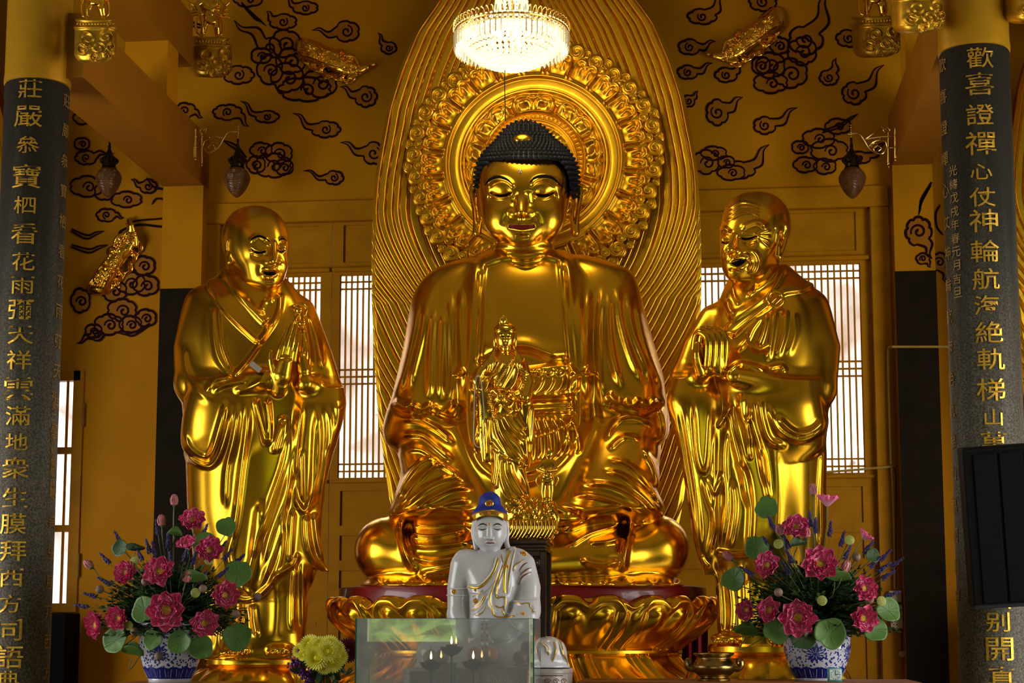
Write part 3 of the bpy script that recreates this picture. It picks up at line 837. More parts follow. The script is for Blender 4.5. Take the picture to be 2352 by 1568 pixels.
# ------------------------------------------------------------------ the great seated Buddha
def K(x, y, ox=840, oy=560, s=.5102): return (ox+s*x, oy+s*y)
def KL(pts, ox=840, oy=560, s=.5102): return [K(x, y, ox, oy, s) for x, y in pts]
def great_buddha():
    Y0 = 15.0
    root = empty('seated_buddha_statue', P(1197, 1345, Y0), 'giant gilded seated Buddha with black snail-shell curls on the lotus throne', 'statue')
    # ---- head
    H = Clay()
    xc = 1203
    H.ell((xc, 412, 8), (103, 100, 104), n=2.2)
    H.ell((xc, 466, 26), (99, 102, 88), k=30, n=2.35)
    X2(lambda c: H.ell(c, (40, 42, 30), k=34), xc, (1160, 503, 70))
    H.ell((1200, 545, 92), (30, 17, 17), k=22)
    H.ell((xc, 570, 45), (66, 15, 48), k=18)
    H.ell((xc, 404, 84), (74, 30, 14), k=40)
    # neck with rings
    H.cap([(xc+3, 545, 20), (xc+4, 600, 14), (xc+4, 640, 10)], [60, 66, 90], k=22)
    H.folds([([(1150, 582), (1205, 594), (1262, 582)], 5, 6), ([(1140, 600), (1207, 614), (1275, 600)], 4, 6)])
    # sockets, lids, brows
    H.folds([([(1118, 447), (1150, 456), (1180, 444)], -5, 13, .2), ([(1226, 444), (1252, 455), (1284, 445)], -5, 13, .2),
             ([(1114, 428), (1128, 414), (1147, 409), (1168, 416), (1184, 432)], 5, 6, .15),
             ([(1220, 432), (1228, 416), (1247, 408), (1270, 412), (1289, 428)], 5, 6, .15),
             ([(1184, 436), (1182, 455), (1176, 476)], -5, 7, .3), ([(1212, 436), (1214, 455), (1220, 476)], -5, 7, .3)])
    for ex in (1150, 1247):
        H.ell((ex, 435, 84), (31, 17, 19), k=7)
        H.folds([([(ex-25, 441), (ex-12, 447.5), (ex+2, 449.5), (ex+15, 447), (ex+27, 441)], -4.5, 2.4, .1),
                 ([(ex-24, 447), (ex-8, 455), (ex+6, 455.5), (ex+24, 447)], 2.5, 3, .2),
                 ([(ex-27, 433), (ex-14, 422), (ex+3, 418), (ex+18, 424), (ex+28, 434)], -1.8, 2.2, .2)], dmin=40)
    # nose
    H.cap([(1197, 424, 101), (1197, 452, 108), (1197, 476, 118), (1197, 486, 121)], [5, 7, 9.5, 11.5], k=12, n=4)
    X2(lambda c: H.ell(c, (11.5, 8.5, 11), k=7), 1197, (1181, 490, 110))
    H.folds([([(1168, 488), (1159, 503), (1153, 520)], -2, 6), ([(1227, 488), (1236, 503), (1242, 520)], -2, 6),
             ([(1193, 500), (1193, 513)], 1.6, 2.4), ([(1203, 500), (1203, 513)], 1.6, 2.4)], dmin=40)
    # mouth
    H.ell((1198, 524, 96), (36, 24, 16), k=22)
    H.cap([(1166, 518, 97), (1181, 516, 107), (1191, 513, 111), (1199, 515, 112), (1207, 513, 111), (1217, 516, 107), (1232, 518, 97)], [2, 4.5, 5.5, 5, 5.5, 4.5, 2], k=5, n=4)
    H.cap([(1172, 526, 100), (1185, 531, 107), (1199, 533, 110), (1213, 531, 107), (1226, 526, 100)], [2, 5, 6.5, 5, 2], k=5, n=4)
    H.folds([([(1166, 519), (1182, 522), (1199, 523), (1216, 522), (1231, 519)], -6, 4, .08), ([(1180, 541), (1199, 543), (1218, 541)], -3, 5)], dmin=40)
    # ears with long lobes
    for sg, ex in ((-1, 1103), (1, 1314)):
        H.cap([(ex+sg*3, 428, 5), (ex+sg*13, 424, -2), (ex+sg*19, 440, -6), (ex+sg*14, 470, -2), (ex+sg*9, 500, 8), (ex+sg*8, 532, 14)], [5, 6, 7, 7, 8, 9.5], k=5, n=5)
        H.cap([(ex+sg*4, 440, 5), (ex+sg*6, 470, 8), (ex+sg*2, 500, 12), (ex+sg*7, 535, 15)], [7, 7, 6, 9], k=5, n=4)
        H.folds([([(ex+sg*10, 440), (ex+sg*8, 470), (ex+sg*6, 500), (ex+sg*7, 520)], -5, 4)], dmax=60)
    H.clip = ((1060, 200, -130), (1350, 628, 220))
    # ---- body
    B = Clay()
    B.loft([(574, 1125, 1290, 8, 50), (600, 1085, 1325, 5, 82), (650, 1040, 1370, 5, 108), (740, 1035, 1385, 16, 122), (830, 1035, 1375, 26, 130), (960, 1030, 1380, 40, 140), (1080, 1025, 1380, 55, 140), (1180, 1010, 1390, 60, 130), (1215, 1040, 1360, 60, 90)], n=2.5)
    B.loft([(592, 1070, 1130, -5, 26), (606, 1022, 1120, -4, 50), (630, 982, 1105, -4, 68), (672, 951, 1100, 0, 78), (728, 938, 1096, 4, 84), (805, 925, 1090, 10, 88), (886, 907, 1085, 22, 92), (950, 886, 1080, 36, 94), (990, 879, 1072, 44, 84), (1018, 888, 1060, 50, 66), (1040, 915, 1040, 52, 30)], k=16, n=2.3)
    B.loft([(584, 1276, 1340, -5, 26), (600, 1290, 1398, -4, 50), (621, 1300, 1447, -4, 68), (657, 1310, 1467, 0, 78), (708, 1315, 1479, 4, 84), (774, 1320, 1498, 10, 88), (846, 1326, 1518, 22, 92), (920, 1335, 1532, 34, 94), (975, 1345, 1537, 44, 84), (1008, 1370, 1527, 50, 66), (1036, 1400, 1490, 52, 30)], k=16, n=2.3)
    # sleeves falling from the forearms to the lap
    B.loft([(985, 925, 1070, 70, 60), (1040, 916, 1082, 88, 86), (1090, 920, 1100, 100, 104), (1140, 906, 1130, 110, 112), (1180, 896, 1150, 112, 104), (1205, 930, 1130, 100, 70)], k=22, n=2.4)
    B.loft([(975, 1352, 1508, 70, 60), (1030, 1334, 1518, 88, 86), (1080, 1310, 1512, 100, 104), (1130, 1290, 1508, 110, 112), (1172, 1270, 1526, 112, 104), (1200, 1300, 1490, 100, 70)], k=22, n=2.4)
    # crossed legs
    B.ell((1197, 1268, 60), (330, 78, 150), k=20, n=2.6)
    B.cap([(1010, 1250, 10), (930, 1256, 60), (888, 1262, 92)], [72, 74, 74], k=18)
    B.cap([(1385, 1250, 10), (1470, 1256, 60), (1508, 1258, 92)], [72, 76, 76], k=18)
    B.cap([(890, 1274, 96), (1020, 1290, 170), (1190, 1300, 205)], [62, 54, 46], k=22)
    B.cap([(1506, 1272, 96), (1380, 1290, 170), (1190, 1300, 205)], [64, 54, 46], k=22)
    B.ell((1197, 1190, 130), (150, 46, 78), k=30)
    # hem spreading on the throne
    B.loft([(1318, 850, 1550, 60, 150), (1332, 838, 1560, 64, 176), (1343, 828, 1572, 66, 186), (1347.5, 836, 1562, 66, 180)], k=10, n=2.8)
    # chest open under the robe, then the robe's two edges
    fo = B.folds
    fo([([(1092, 590), (1087, 680), (1080, 800), (1074, 920), (1078, 1000), (1100, 1062), (1150, 1100), (1200, 1112)], 8, 9, .03),
        ([(1112, 600), (1106, 690), (1100, 800), (1094, 920), (1098, 990), (1118, 1044), (1160, 1078), (1200, 1088)], 6, 6, .04),
        ([(1304, 580), (1313, 680), (1325, 800), (1332, 920), (1328, 990), (1300, 1050), (1250, 1092), (1200, 1112)], 8, 9, .03),
        ([(1284, 590), (1294, 690), (1306, 800), (1312, 920), (1306, 985), (1282, 1040), (1240, 1072), (1200, 1088)], 6, 6, .04)], dmin=0)
    B.plate([(1115, 610), (1282, 600), (1300, 720), (1312, 880), (1312, 960), (1205, 1000), (1094, 960), (1098, 850), (1108, 720)], -13, 9, n=4, dmin=0)
    # breast line and the tied under-robe with its frill
    fo([([(1085, 838), (1150, 812), (1210, 806), (1270, 826), (1312, 820)], -9, 7, .1),
        ([(1100, 800), (1150, 796), (1205, 790), (1265, 810), (1305, 806)], 9, 16, .2)], dmin=0)
    B.plate([(1098, 850), (1200, 846), (1314, 838), (1318, 905), (1205, 912), (1092, 905)], 10, 6, n=4, dmin=0, rim=5, rimw=6)
    B.plate([(1092, 920), (1200, 924), (1318, 916), (1320, 946), (1200, 950), (1090, 946)], 11, 4, n=0, dmin=0)
    fo([([(1094, 928), (1200, 931), (1318, 925)], 4, 3, .02), ([(1094, 938), (1200, 941), (1318, 935)], 4, 3, .02)], dmin=0)
    for i in range(9):
        x = 1108+i*24
        fo([([(x, 846), (x+9, 856), (x+19, 846)], 7, 6, .3), ([(x+22, 862), (x+8, 892), (x-14, 908)], 7, 4.5, .25)], dmin=0)
    for i in range(12):
        x = 1104+i*18; e = (x-1203)
        fo([([(x, 950), (x+e*.16+6, 985), (x+e*.22+8, 1030), (x+e*.1+6, 1066-abs(e)*.25)], 8, 4.6, .18)], dmin=0)
    # sleeves: long hanging folds
    L = [[(240,230),(215,400),(165,600),(130,690)], [(275,240),(255,400),(215,560),(190,660)], [(310,260),(295,450),(290,640),(275,720)],
         [(350,270),(345,450),(340,640),(350,720)], [(385,200),(385,420),(392,600),(378,760)], [(430,180),(425,380),(432,560),(420,700)]]
    for i, p in enumerate(L): fo([(KL(p), 11, 9.5, .2)], dmin=-20)
    Rr = [[(1070,180),(1050,350),(1050,560),(1062,720)], [(1095,190),(1097,400),(1125,560),(1160,660)], [(1130,170),(1150,350),(1200,520),(1260,630)],
          [(1180,200),(1200,380),(1260,540),(1295,650)], [(1215,230),(1250,420),(1318,600),(1345,660)], [(1010,170),(1000,380),(1005,560),(1010,720)], [(960,190),(970,400),(985,600),(1000,720)]]
    for p in Rr: fo([(KL(p), 11, 9.5, .2)], dmin=-20)
    # scalloped sleeve ends
    for p in ([(125,700),(175,735),(215,705)], [(205,715),(250,745),(300,712)], [(290,720),(335,750),(375,740),(395,700)], [(1090,665),(1125,705),(1165,705)],
              [(1160,700),(1200,725),(1240,690)], [(1235,700),(1275,730),(1310,690)], [(405,600),(425,570),(445,590)], [(985,590),(1005,560),(1022,590)]):
        fo([(KL(p), 13, 7, .2)], dmin=-20)
    fo([(KL([(100,720),(200,770),(300,750),(400,790),(440,700)]), -10, 8, .15), (KL([(1060,720),(1150,740),(1250,760),(1350,700)]), -10, 8, .15)], dmin=-20)
    # forearm and lap drapery
    for p, h, wd in [([(150,790),(240,790),(330,840),(405,905)], 14, 11), ([(150,860),(250,860),(330,920),(400,980)], 13, 10), ([(165,930),(250,925),(340,990),(440,1060)], 12, 10),
                     ([(140,1190),(210,1090),(300,1005),(390,985)], 12, 9), ([(150,1200),(280,1090),(400,1050),(460,1075)], 12, 9), ([(200,1205),(330,1125),(420,1095),(490,1105)], 12, 9),
                     ([(130,1170),(180,1060),(250,980),(340,960)], 10, 8), ([(260,1215),(380,1165),(480,1150)], 9, 8),
                     ([(1350,1205),(1280,1085),(1180,990),(1080,970)], 12, 9), ([(1340,1215),(1260,1125),(1160,1045),(1060,1015)], 12, 9), ([(1245,915),(1300,1000),(1322,1120)], 12, 10),
                     ([(1072,890),(1130,795),(1200,772),(1275,800),(1288,835)], 12, 9), ([(1090,930),(1160,870),(1240,880)], 10, 9), ([(1300,1215),(1200,1130),(1100,1085),(960,1075)], 12, 9),
                     ([(1250,1222),(1130,1160),(1000,1130),(930,1140)], 10, 9), ([(1310,720),(1340,780),(1345,860),(1300,900)], 12, 11),
                     ([(860,1170),(1000,1200),(1160,1185),(1330,1200)], 8, 8), ([(130,1220),(260,1185),(420,1200),(500,1190)], 8, 8)]:
        fo([(KL(p), h, wd*.62, .2)], dmin=0)
    # knees: cloth drawn tight
    for p, h, wd in [([(165,1235),(160,1320),(190,1420),(235,1490)], 10, 7), ([(195,1240),(190,1330),(215,1410)], -9, 8), ([(185,1300),(300,1312),(450,1285)], 9, 7), ([(190,1352),(320,1358),(480,1338)], 9, 7),
                     ([(195,1405),(300,1428),(430,1405),(520,1370)], 9, 7), ([(230,1490),(330,1470),(460,1440)], 7, 7),
                     ([(1195,1215),(1188,1300),(1168,1400),(1160,1490)], 10, 7), ([(1165,1220),(1160,1300),(1140,1400)], -9, 8), ([(880,1290),(1020,1235),(1180,1195)], 10, 8), ([(1000,1345),(1100,1335),(1170,1310)], 8, 7),
                     ([(960,1420),(1060,1440),(1160,1430)], 8, 7), ([(900,1370),(1010,1300),(1160,1260)], 8, 7)]:
        fo([(KL(p), h, wd, .2)], dmin=0)
    for i in range(14):
        x = 860+i*52
        if 1030 < x < 1260: continue
        fo([([(x, 1322), (x+16, 1340), (x+34, 1326)], 7, 6, .3)], dmin=40)
    # hands resting one on the other in the lap
    def hand(wx, wy, wd, sg):
        B.ell((wx, wy, wd), (46, 17, 34), k=8)
        for j in range(4):
            B.cap([(wx+sg*30, wy-6+j*9, wd+18-j*3), (wx+sg*66, wy-4+j*9, wd+14-j*3), (wx+sg*(98-abs(j-1.3)*8), wy+j*8, wd-j*3)], [9, 8.5, 7], k=3, n=3)
        B.cap([(wx-sg*10, wy-12, wd+20), (wx+sg*22, wy-28, wd+26), (wx+sg*50, wy-32, wd+18)], [11, 9, 7], k=5, n=3)
    hand(1290, 1190, 208, -1); hand(1110, 1202, 208, 1)
    skin_many('body', [(H, 1.7), (B, 2.8)], GOLD, Y0, root)
    # ---- painted brows, eye lines and lips
    for p in ([(1113, 426), (1124, 413), (1144, 406), (1163, 411), (1177, 421)], [(1216, 419), (1228, 408), (1247, 404), (1270, 409), (1290, 428)]):
        tag(decal('eyebrow', H, p, [.6, 3.0, 3.6, 2.6, .5] if p[0][0] < 1200 else [.5, 2.6, 3.6, 3.0, .6], BLACK, Y0, root, 1.0), 'thin black painted eyebrow')
    for ex in (1150, 1247):
        decal('eye_line', H, [(ex-24, 443), (ex-10, 448.5), (ex+3, 450), (ex+15, 448), (ex+26, 442.5)], [.4, 1.8, 2.2, 1.8, .4], BLACK, Y0, root, .5)
    tag(decal('lips', H, [(1167, 519), (1182, 521), (1199, 522.5), (1216, 521), (1230, 519)], [.5, 4.2, 5, 4.2, .5], LIP, Y0, root, .6), 'dark red parted lips')
    u = MB(); fz = float(front(H, [(1195, 394)])[0])
    u.ball(q2w((1195, 394, fz), Y0)[0], .019, 12, 8); u.build('forehead_jewel', mat('clear_jewel', (.5, .47, .4), .15, .6), root)
    # ---- hair
    S = Clay()
    S.ell((1210, 414, 2), (117, 100, 134), n=2.2)
    S.ell((1206, 324, -4), (54, 44, 60), k=30)
    line = np.array([(1080, 470), (1092, 440), (1099, 425), (1104, 400), (1112, 381), (1127, 370), (1160, 366), (1204, 366), (1250, 366), (1282, 370), (1298, 384), (1306, 405), (1310, 440), (1325, 470)], float)
    def keep(q, g):
        yl = np.interp(q[:, 0], line[:, 0], line[:, 1])
        return ((q[:, 1] < yl) | ((q[:, 2] < 2) & (q[:, 1] < 452))) & (q[:, 2] > -112)
    v, f = curls('hair', S, (1208, 400, 0), keep, None, Y0, None, size=5.2, step=10.8, rad=120, el0=-24, shape=1.3)
    cap_ = Clay(); cap_.ops = list(S.ops)
    def cut(p):
        yl = np.interp(p[:, 0], line[:, 0], line[:, 1]) + 0
        return np.where(p[:, 2] < 0, p[:, 1]-450, p[:, 1]-yl)
    cap_.add(cut, (-9e9,)*3, (9e9,)*3, 0, 'i')
    cap_.clip = ((1070, 260, -130), (1350, 470, 130))
    pos, quads, g = cap_.skin(3.0)
    o = merge('hair', [(q2w(v, Y0), f), (q2w(pos, Y0), quads.tolist())], HAIR_BLACK, root)
    tag(o, 'black pointed snail-shell curls')
    u = MB(); u.ball(q2w((1200, 322, 66), Y0)[0], (.092, .06, .058), 24, 14); u.build('hair_jewel', GOLD, root)
    return root
great_buddha()
# ------------------------------------------------------------------ flame mandorla with its halo
def polar_sheet(b, cx, cz, y, R0, R1, nr, na, hfun, sc):
    """disc relief in world metres about (cx, cz) on plane y; hfun(r, th) in px raised towards the viewer."""
    r = np.linspace(R0, R1, nr); th = np.linspace(0, 2*PI, na, endpoint=False)
    rr, tt = np.meshgrid(r, th, indexing='ij')
    h = hfun(rr, tt)
    x = cx+rr*sc*np.cos(tt); z = cz+rr*sc*np.sin(tt); yy = y-h*sc
    return np.stack([x, yy, z], -1).reshape(-1, 3), [(i*na+j, i*na+(j+1) % na, (i+1)*na+(j+1) % na, (i+1)*na+j) for i in range(nr-1) for j in range(na)]
def petal_h(a, b, cleft=.16):
    """double-lobed lotus petal relief: a in -1..1 across, b 0 base..1 tip."""
    aa = np.abs(a)
    top = 1-cleft*np.exp(-(aa/.17)**2)-.55*np.clip((aa-.5)/.5, 0, 1)**2.4
    sd = np.minimum((top-b), (1-aa)*.9)
    ins = np.clip(sd/.10+.5, 0, 1); ins = ins*ins*(3-2*ins)
    rim = np.exp(-((sd-.14)/.10)**2)
    dish = np.clip((sd-.2)/.15, 0, 1)
    boss = np.exp(-(((aa-.36)/.24)**2+((b-.56)/.24)**2))
    return ins*(.45+.50*rim-.22*dish+.85*boss*dish)
def ringp(r, c, w, h): return h*np.exp(-((r-c)/w)**4)
def halo_h(r, th):
    h = np.zeros_like(r)
    h += 6*np.clip((268-r)/6, 0, 1)
    h += ringp(r, 205, 6, 12)+ringp(r, 188, 14, 5)+ringp(r, 169, 4.5, 12)+ringp(r, 162, 3, 5)
    h += ringp(r, 118, 4, 11)+ringp(r, 98, 3, 9)+ringp(r, 92, 2, 5)+ringp(r, 60, 4, 8)
    # beads between the small rings
    n = 64; k = (th/(2*PI)*n) % 1-.5
    for rc in (104, 111): h += 5*np.exp(-((k*2*PI*108/n)**2+(r-rc)**2)/7.0)
    # inner eight petals, outer twenty-four petals
    def petals(n, r0, r1, amp, off=.5, lo=0):
        k = ((th-PI/2)/(2*PI)*n+off) % 1
        a = (k-.5)*2*1.04
        return amp*petal_h(a, (r-r0)/(r1-r0))*((r > r0-2) & (r < r1+6))
    h += petals(8, 120, 161, 14)
    k2 = petals(8, 124, 160, 5, 0.0); h += np.where((r > 122) & (r < 160), np.maximum(k2-2, 0), 0)
    h += petals(24, 211, 268, 16)
    h += np.where((r > 64) & (r < 90), 4*np.abs(np.sin(th*12))*np.sin((r-64)/26*PI), 0)
    return h
def scroll_unit(b, c, r, a0, sg, y, sc, rim):
    """one curled cloud of the rim: domed disc with a spiral roll."""
    n = 22; V = []
    rows = [(1.0, 0), (.96, .22), (.8, .34), (.5, .30), (0.02, .2)]
    for q, h in rows:
        for k in range(n):
            t = 2*PI*k/n; e = 1+.06*math.cos(3*t+a0)
            V.append((c[0]+r*q*e*math.cos(t)*sc, y-h*r*sc, c[1]+r*q*e*math.sin(t)*sc))
    F = [(i*n+k, i*n+(k+1) % n, (i+1)*n+(k+1) % n, (i+1)*n+k) for i in range(len(rows)-1) for k in range(n)]
    b.add(V, F)
    pts = []
    for u in np.linspace(0, 1, 26):
        q = r*(.92-.78*u); t = a0+sg*u*1.6*2*PI
        pts.append((c[0]+q*math.cos(t)*sc, y-(.30+.12*u)*r*sc, c[1]+q*math.sin(t)*sc))
    b.tube(pts, [r*sc*(.13-.03*u) for u in np.linspace(0, 1, 26)], 7)
def mandorla(label, loc=None, only=None):
    Y = 16.3; sc = mpp(Y); cx = X_(1229, Y)
    zc = lambda py: Z_(py, Y, 1229)
    root = empty('flame_mandorla', (cx, Y, zc(1345)), label, 'mandorla')
    # outline half width by height (pixels)
    yy = np.array([-330, -240, -170, -100, -50, 0, 60, 150, 237, 336, 400, 514, 600, 690, 815, 937, 1045, 1150, 1260, 1345], float)
    hw = np.array([2, 70, 130, 180, 213, 241, 285, 322, 349, 367, 376, 381, 382, 380, 373, 364, 350, 334, 312, 290], float)
    NV, NU = 800, 480
    py = np.linspace(-330, 1345, NV); H = np.interp(py, yy, hw)
    ker = np.hanning(25); ker /= ker.sum(); Hs = np.convolve(np.pad(H, 12, mode='edge'), ker, 'valid'); Hs[0] = 2
    u = np.linspace(-1, 1, NU)
    X = u[None]*Hs[:, None]; Yp = np.repeat(py[:, None], NU, 1)
    e = Hs[:, None]-np.abs(X)                                   # distance in from the edge
    t = np.clip((Yp-430)/260, 0, 1); g_ = .47*np.clip(Yp-470, 0, None)*t
    g_ = g_-.22*np.clip(Yp-900, 0, None)
    wob = 3.2*np.sin(Yp/58+np.sign(X)*.6+e*.012)*np.clip((Yp-200)/300, 0, 1)
    topk = 1+.0*Yp
    q_ = e-g_+wob; s = (q_+4.5*np.sin(q_/29.)+2.5*np.sin(q_/11.+1))/17.5
    # towards the apex the ribs gather
    gather = np.clip((60-Yp)/400, 0, 1); s = np.where(Yp < 60, s*(1+.35*gather), s)
    fr = s % 1
    rib = np.minimum(1, 1.5*np.sin(np.clip(fr, 0, 1)*PI)**.7)
    h = 7.5*rib-9*(np.exp(-((fr-0)/.06)**2)+np.exp(-((fr-1)/.06)**2))*.5
    edge = np.clip(e/10, 0, 1)
    depth = -26*(1-(np.abs(X)/390)**2)+h*edge                   # the sheet is hollow, rims come forward
    v = np.stack([cx+X*sc, Y-depth*sc-.02, np.vectorize(zc)(py)[:, None]+0*X], -1).reshape(-1, 3)
    i, j = np.meshgrid(np.arange(NV-1), np.arange(NU-1), indexing='ij'); a = (i*NU+j).ravel()
    f = np.stack([a, a+1, a+NU+1, a+NU], 1)
    back = v.copy(); back[:, 1] = Y+.16
    bi = []
    link_mesh('flame_panel', v, f, GOLD_LEAF, root)
    # rim giving the panel its thickness
    per = [(k, 0) for k in range(NV)]+[(NV-1, k) for k in range(NU)]+[(k, NU-1) for k in range(NV-1, -1, -1)]
    idx = [p[0]*NU+p[1] for p in per]
    vv = np.vstack([v[idx], v[idx]*[1, 0, 1]+[0, Y+.18, 0]]); n = len(idx)
    link_mesh('panel_edge', vv, [(k, k+1, n+k+1, n+k) for k in range(n-1)], mat('red_edge_paint', (.22, .02, .01), .5), root, smooth=False)
    # halo
    hx, hz = X_(1227, Y-.15), Z_(372, Y-.15, 1227)
    b = MB(); v, f = polar_sheet(b, hx, hz, Y-.12, 20, 270, 230, 900, halo_h, sc)
    hal = link_mesh('halo', v, f, GOLD_LEAF, root)
    b = MB(); rg = random.Random(8)
    n = 34
    for k in range(n):
        th = 2*PI*(k+.5)/n; R1 = 279+6*math.sin(th*5)
        scroll_unit(b, (hx+R1*sc*math.cos(th), hz+R1*sc*math.sin(th)), 21, th+PI, 1 if math.cos(th) > 0 else -1, Y-.13, sc, 0)
        th2 = th+PI/n
        scroll_unit(b, (hx+(R1+10)*sc*math.cos(th2), hz+(R1+10)*sc*math.sin(th2)), 14+3*math.sin(k*2.1), th2+PI*.7, -1 if math.cos(th) > 0 else 1, Y-.10, sc, 0)
        scroll_unit(b, (hx+(R1-14)*sc*math.cos(th2), hz+(R1-14)*sc*math.sin(th2)), 12, th2, 1, Y-.15, sc, 0)
    b.build('cloud_scroll_rim', GOLD_LEAF, hal, smooth=True, sharp=60)
    return root
mand = mandorla('tall gilded flame-ribbed mandorla with round lotus halo behind the giant Buddha')
dup(mand, None, Vector(mand.location)+Vector((X_(2300, 16.3)-X_(848, 16.3)+.12, 0, 0)), label='gilded mandorla edge showing beyond the right pillar')
dup(mand, None, Vector(mand.location)+Vector((X_(8, 16.3)-X_(1609, 16.3), 0, 0)), label='sliver of gilded mandorla at far left beyond the left pillar')
# ------------------------------------------------------------------ lotus throne
def lotus_throne():
    Y0 = 15.0; sc = mpp(Y0); cx = X_(1197, Y0); E = .62
    zc = lambda py: Z_(py, Y0, 1197)
    root = empty('lotus_throne', (cx, Y0, zc(1600)), 'round gilded double-lotus throne with red band under the giant Buddha', 'throne')
    def tier(name, prof, n, off, y0, y1, amp, up, na=1100, nr=90, lobes=True):
        yy, rr = np.array([p[0] for p in prof], float), np.array([p[1] for p in prof], float)
        sp = spline(np.c_[yy, rr], 10); T = np.linspace(0, 1, nr)
        L = np.linspace(0, 1, len(sp)); py = np.interp(T, L, sp[:, 0]); R0 = np.interp(T, L, sp[:, 1])
        th = np.linspace(0, 2*PI, na, endpoint=False)                 # 0 faces the viewer
        tt, PY = np.meshgrid(th, py); RR = np.repeat(R0[:, None], na, 1)
        bb = np.clip((PY-y0)/(y1-y0), -.3, 1.3); bb = bb
        k = (tt/(2*PI)*n+off) % 1; a = (k-.5)*2*1.06
        k2 = (k+.5) % 1; a2 = (k2-.5)*2*2.2
        h = np.maximum(petal_h(a, bb, .13)*amp, petal_h(a2, bb*1.02+.02, .05)*amp*.62)
        RR = RR+h
        # scalloped lip: the petal tips end unevenly
        aa = np.abs(a)
        if up: PY = PY+(7*np.exp(-(aa/.2)**2)+15*np.clip((aa-.55)/.45, 0, 1)**2)*np.clip((1404-PY)/24, 0, 1)
        V = np.stack([cx+RR*sc*np.sin(tt), Y0-RR*sc*E*np.cos(tt), np.vectorize(zc)(PY)], -1).reshape(-1, 3)
        i, j = np.meshgrid(np.arange(nr-1), np.arange(na), indexing='ij'); A = (i*na+j).ravel(); B_ = (i*na+(j+1) % na).ravel()
        f = np.stack([A, B_, B_+na, A+na], 1)
        return link_mesh(name, V, f, GOLD, root)
    tier('upper_lotus', [(1384, 396), (1374, 408), (1371, 420), (1380, 425), (1400, 424), (1428, 412), (1456, 386), (1480, 352), (1494, 336)], 13, .5-13*23/360., 1490, 1366, 20, True)
    tier('lower_lotus', [(1500, 330), (1506, 340), (1520, 352), (1540, 374), (1562, 402), (1584, 422), (1600, 428), (1612, 418)], 13, .5-13*9/360., 1502, 1598, 20, False)
    def ring(name, prof, m):
        b = MB(); V = []; n = 160
        for py, r in prof:
            for k in range(n):
                t = 2*PI*k/n; V.append((cx+r*sc*math.sin(t), Y0-r*sc*E*math.cos(t), zc(py)))
        b.add(V, [(i*n+k, i*n+(k+1) % n, (i+1)*n+(k+1) % n, (i+1)*n+k) for i in range(len(prof)-1) for k in range(n)])
        return b.build(name, m, root)
    ring('waist_ring', [(1484, 330), (1488, 352), (1492, 360), (1498, 360), (1503, 352), (1506, 330)], GOLD)
    ring('red_band', [(1348.5, 10), (1348.5, 404), (1350, 411), (1354, 414), (1386, 414), (1392, 400), (1400, 380)], RED_LACQ)
    ring('foot', [(1608, 410), (1612, 424), (1640, 424), (1640, 10)], GOLD)
    b = MB(); z0 = zc(1640); b.lathe([(0.01, z0), (1.5, z0), (1.55, z0-.05), (1.55, ZF), (.01, ZF)], (cx, Y0, 0), 48)
    return root
lotus_throne()
# stepped altar plinth carrying the statues (below the picture)
ZP = Z_(1640, 15.0, 1197)
slab('trim_4', (X_(300, 15), 13.95, ZF), (X_(2080, 15), 16.9, ZP), mat('altar_plinth_lacquer', (.2, .05, .02), .4), bev=.02)
for n_, xc_ in ((5, X_(2681, 16.3)+.12), (6, X_(-373, 16.3))):
    slab('trim_%d' % n_, (max(xc_-1.5, XL), 15.6, ZF), (min(xc_+1.5, XR), 16.6, Z_(1340, 16.3, 1229)), mat('altar_plinth_lacquer', (.2, .05, .02), .4), bev=.02)
# red cloth hanging behind the throne foot
b = MB(); g = []
for i in range(14):
    g.append([tuple(P(1566+60*j/11, 1424+150*i/13, 15.62+.05*math.sin(j*1.5))) for j in range(12)])
b.grid(g); g2 = [[(x, y+.02, z) for x, y, z in r] for r in g]; b.grid([r[::-1] for r in g2])
tag(b.build('red_cloth', mat('crimson_cloth', (.28, .004, .008), .6)), 'crimson cloth hanging at right behind the foot of the lotus throne', 'cloth')
# ------------------------------------------------------------------ the two standing disciples
def K2(pts, ox, oy, s): return [(ox+s*x, oy+s*y) for x, y in pts]
def hand_pair_palms(B, base, tip, d, w, sg, spread=1.0):
    """one flat hand pressed in prayer: base and tip of the middle finger (px)."""
    b, t = np.array(base, float), np.array(tip, float); v = t-b; L = np.linalg.norm(v); v /= L; n = np.array([-v[1], v[0]])
    B.cap([(*(b-v*18), d-8), (*(b+v*L*.22), d), (*(b+v*L*.45), d+2)], [w*.95, w*1.15, w*.95], k=8, flat=None)
    for j, (o, l) in enumerate([(-.95, .84), (-.32, .98), (.32, 1.0), (.95, .9)]):
        p0 = b+v*L*.42+n*o*w*.72; p1 = b+v*L*(.42+.58*l*.55)+n*o*w*.62*spread; p2 = b+v*L*l+n*o*w*.42*spread
        B.cap([(*p0, d+3-j), (*p1, d+5-j), (*p2, d+1-j)], [w*.36, w*.33, w*.24], k=2.5, n=3)
    th0 = b+v*L*.1+n*sg*w*.8
    B.cap([(*th0, d+8), (*(th0+v*L*.22+n*sg*w*.45), d+14), (*(th0+v*L*.42+n*sg*w*.3), d+12)], [w*.45, w*.4, w*.3], k=4, n=3)
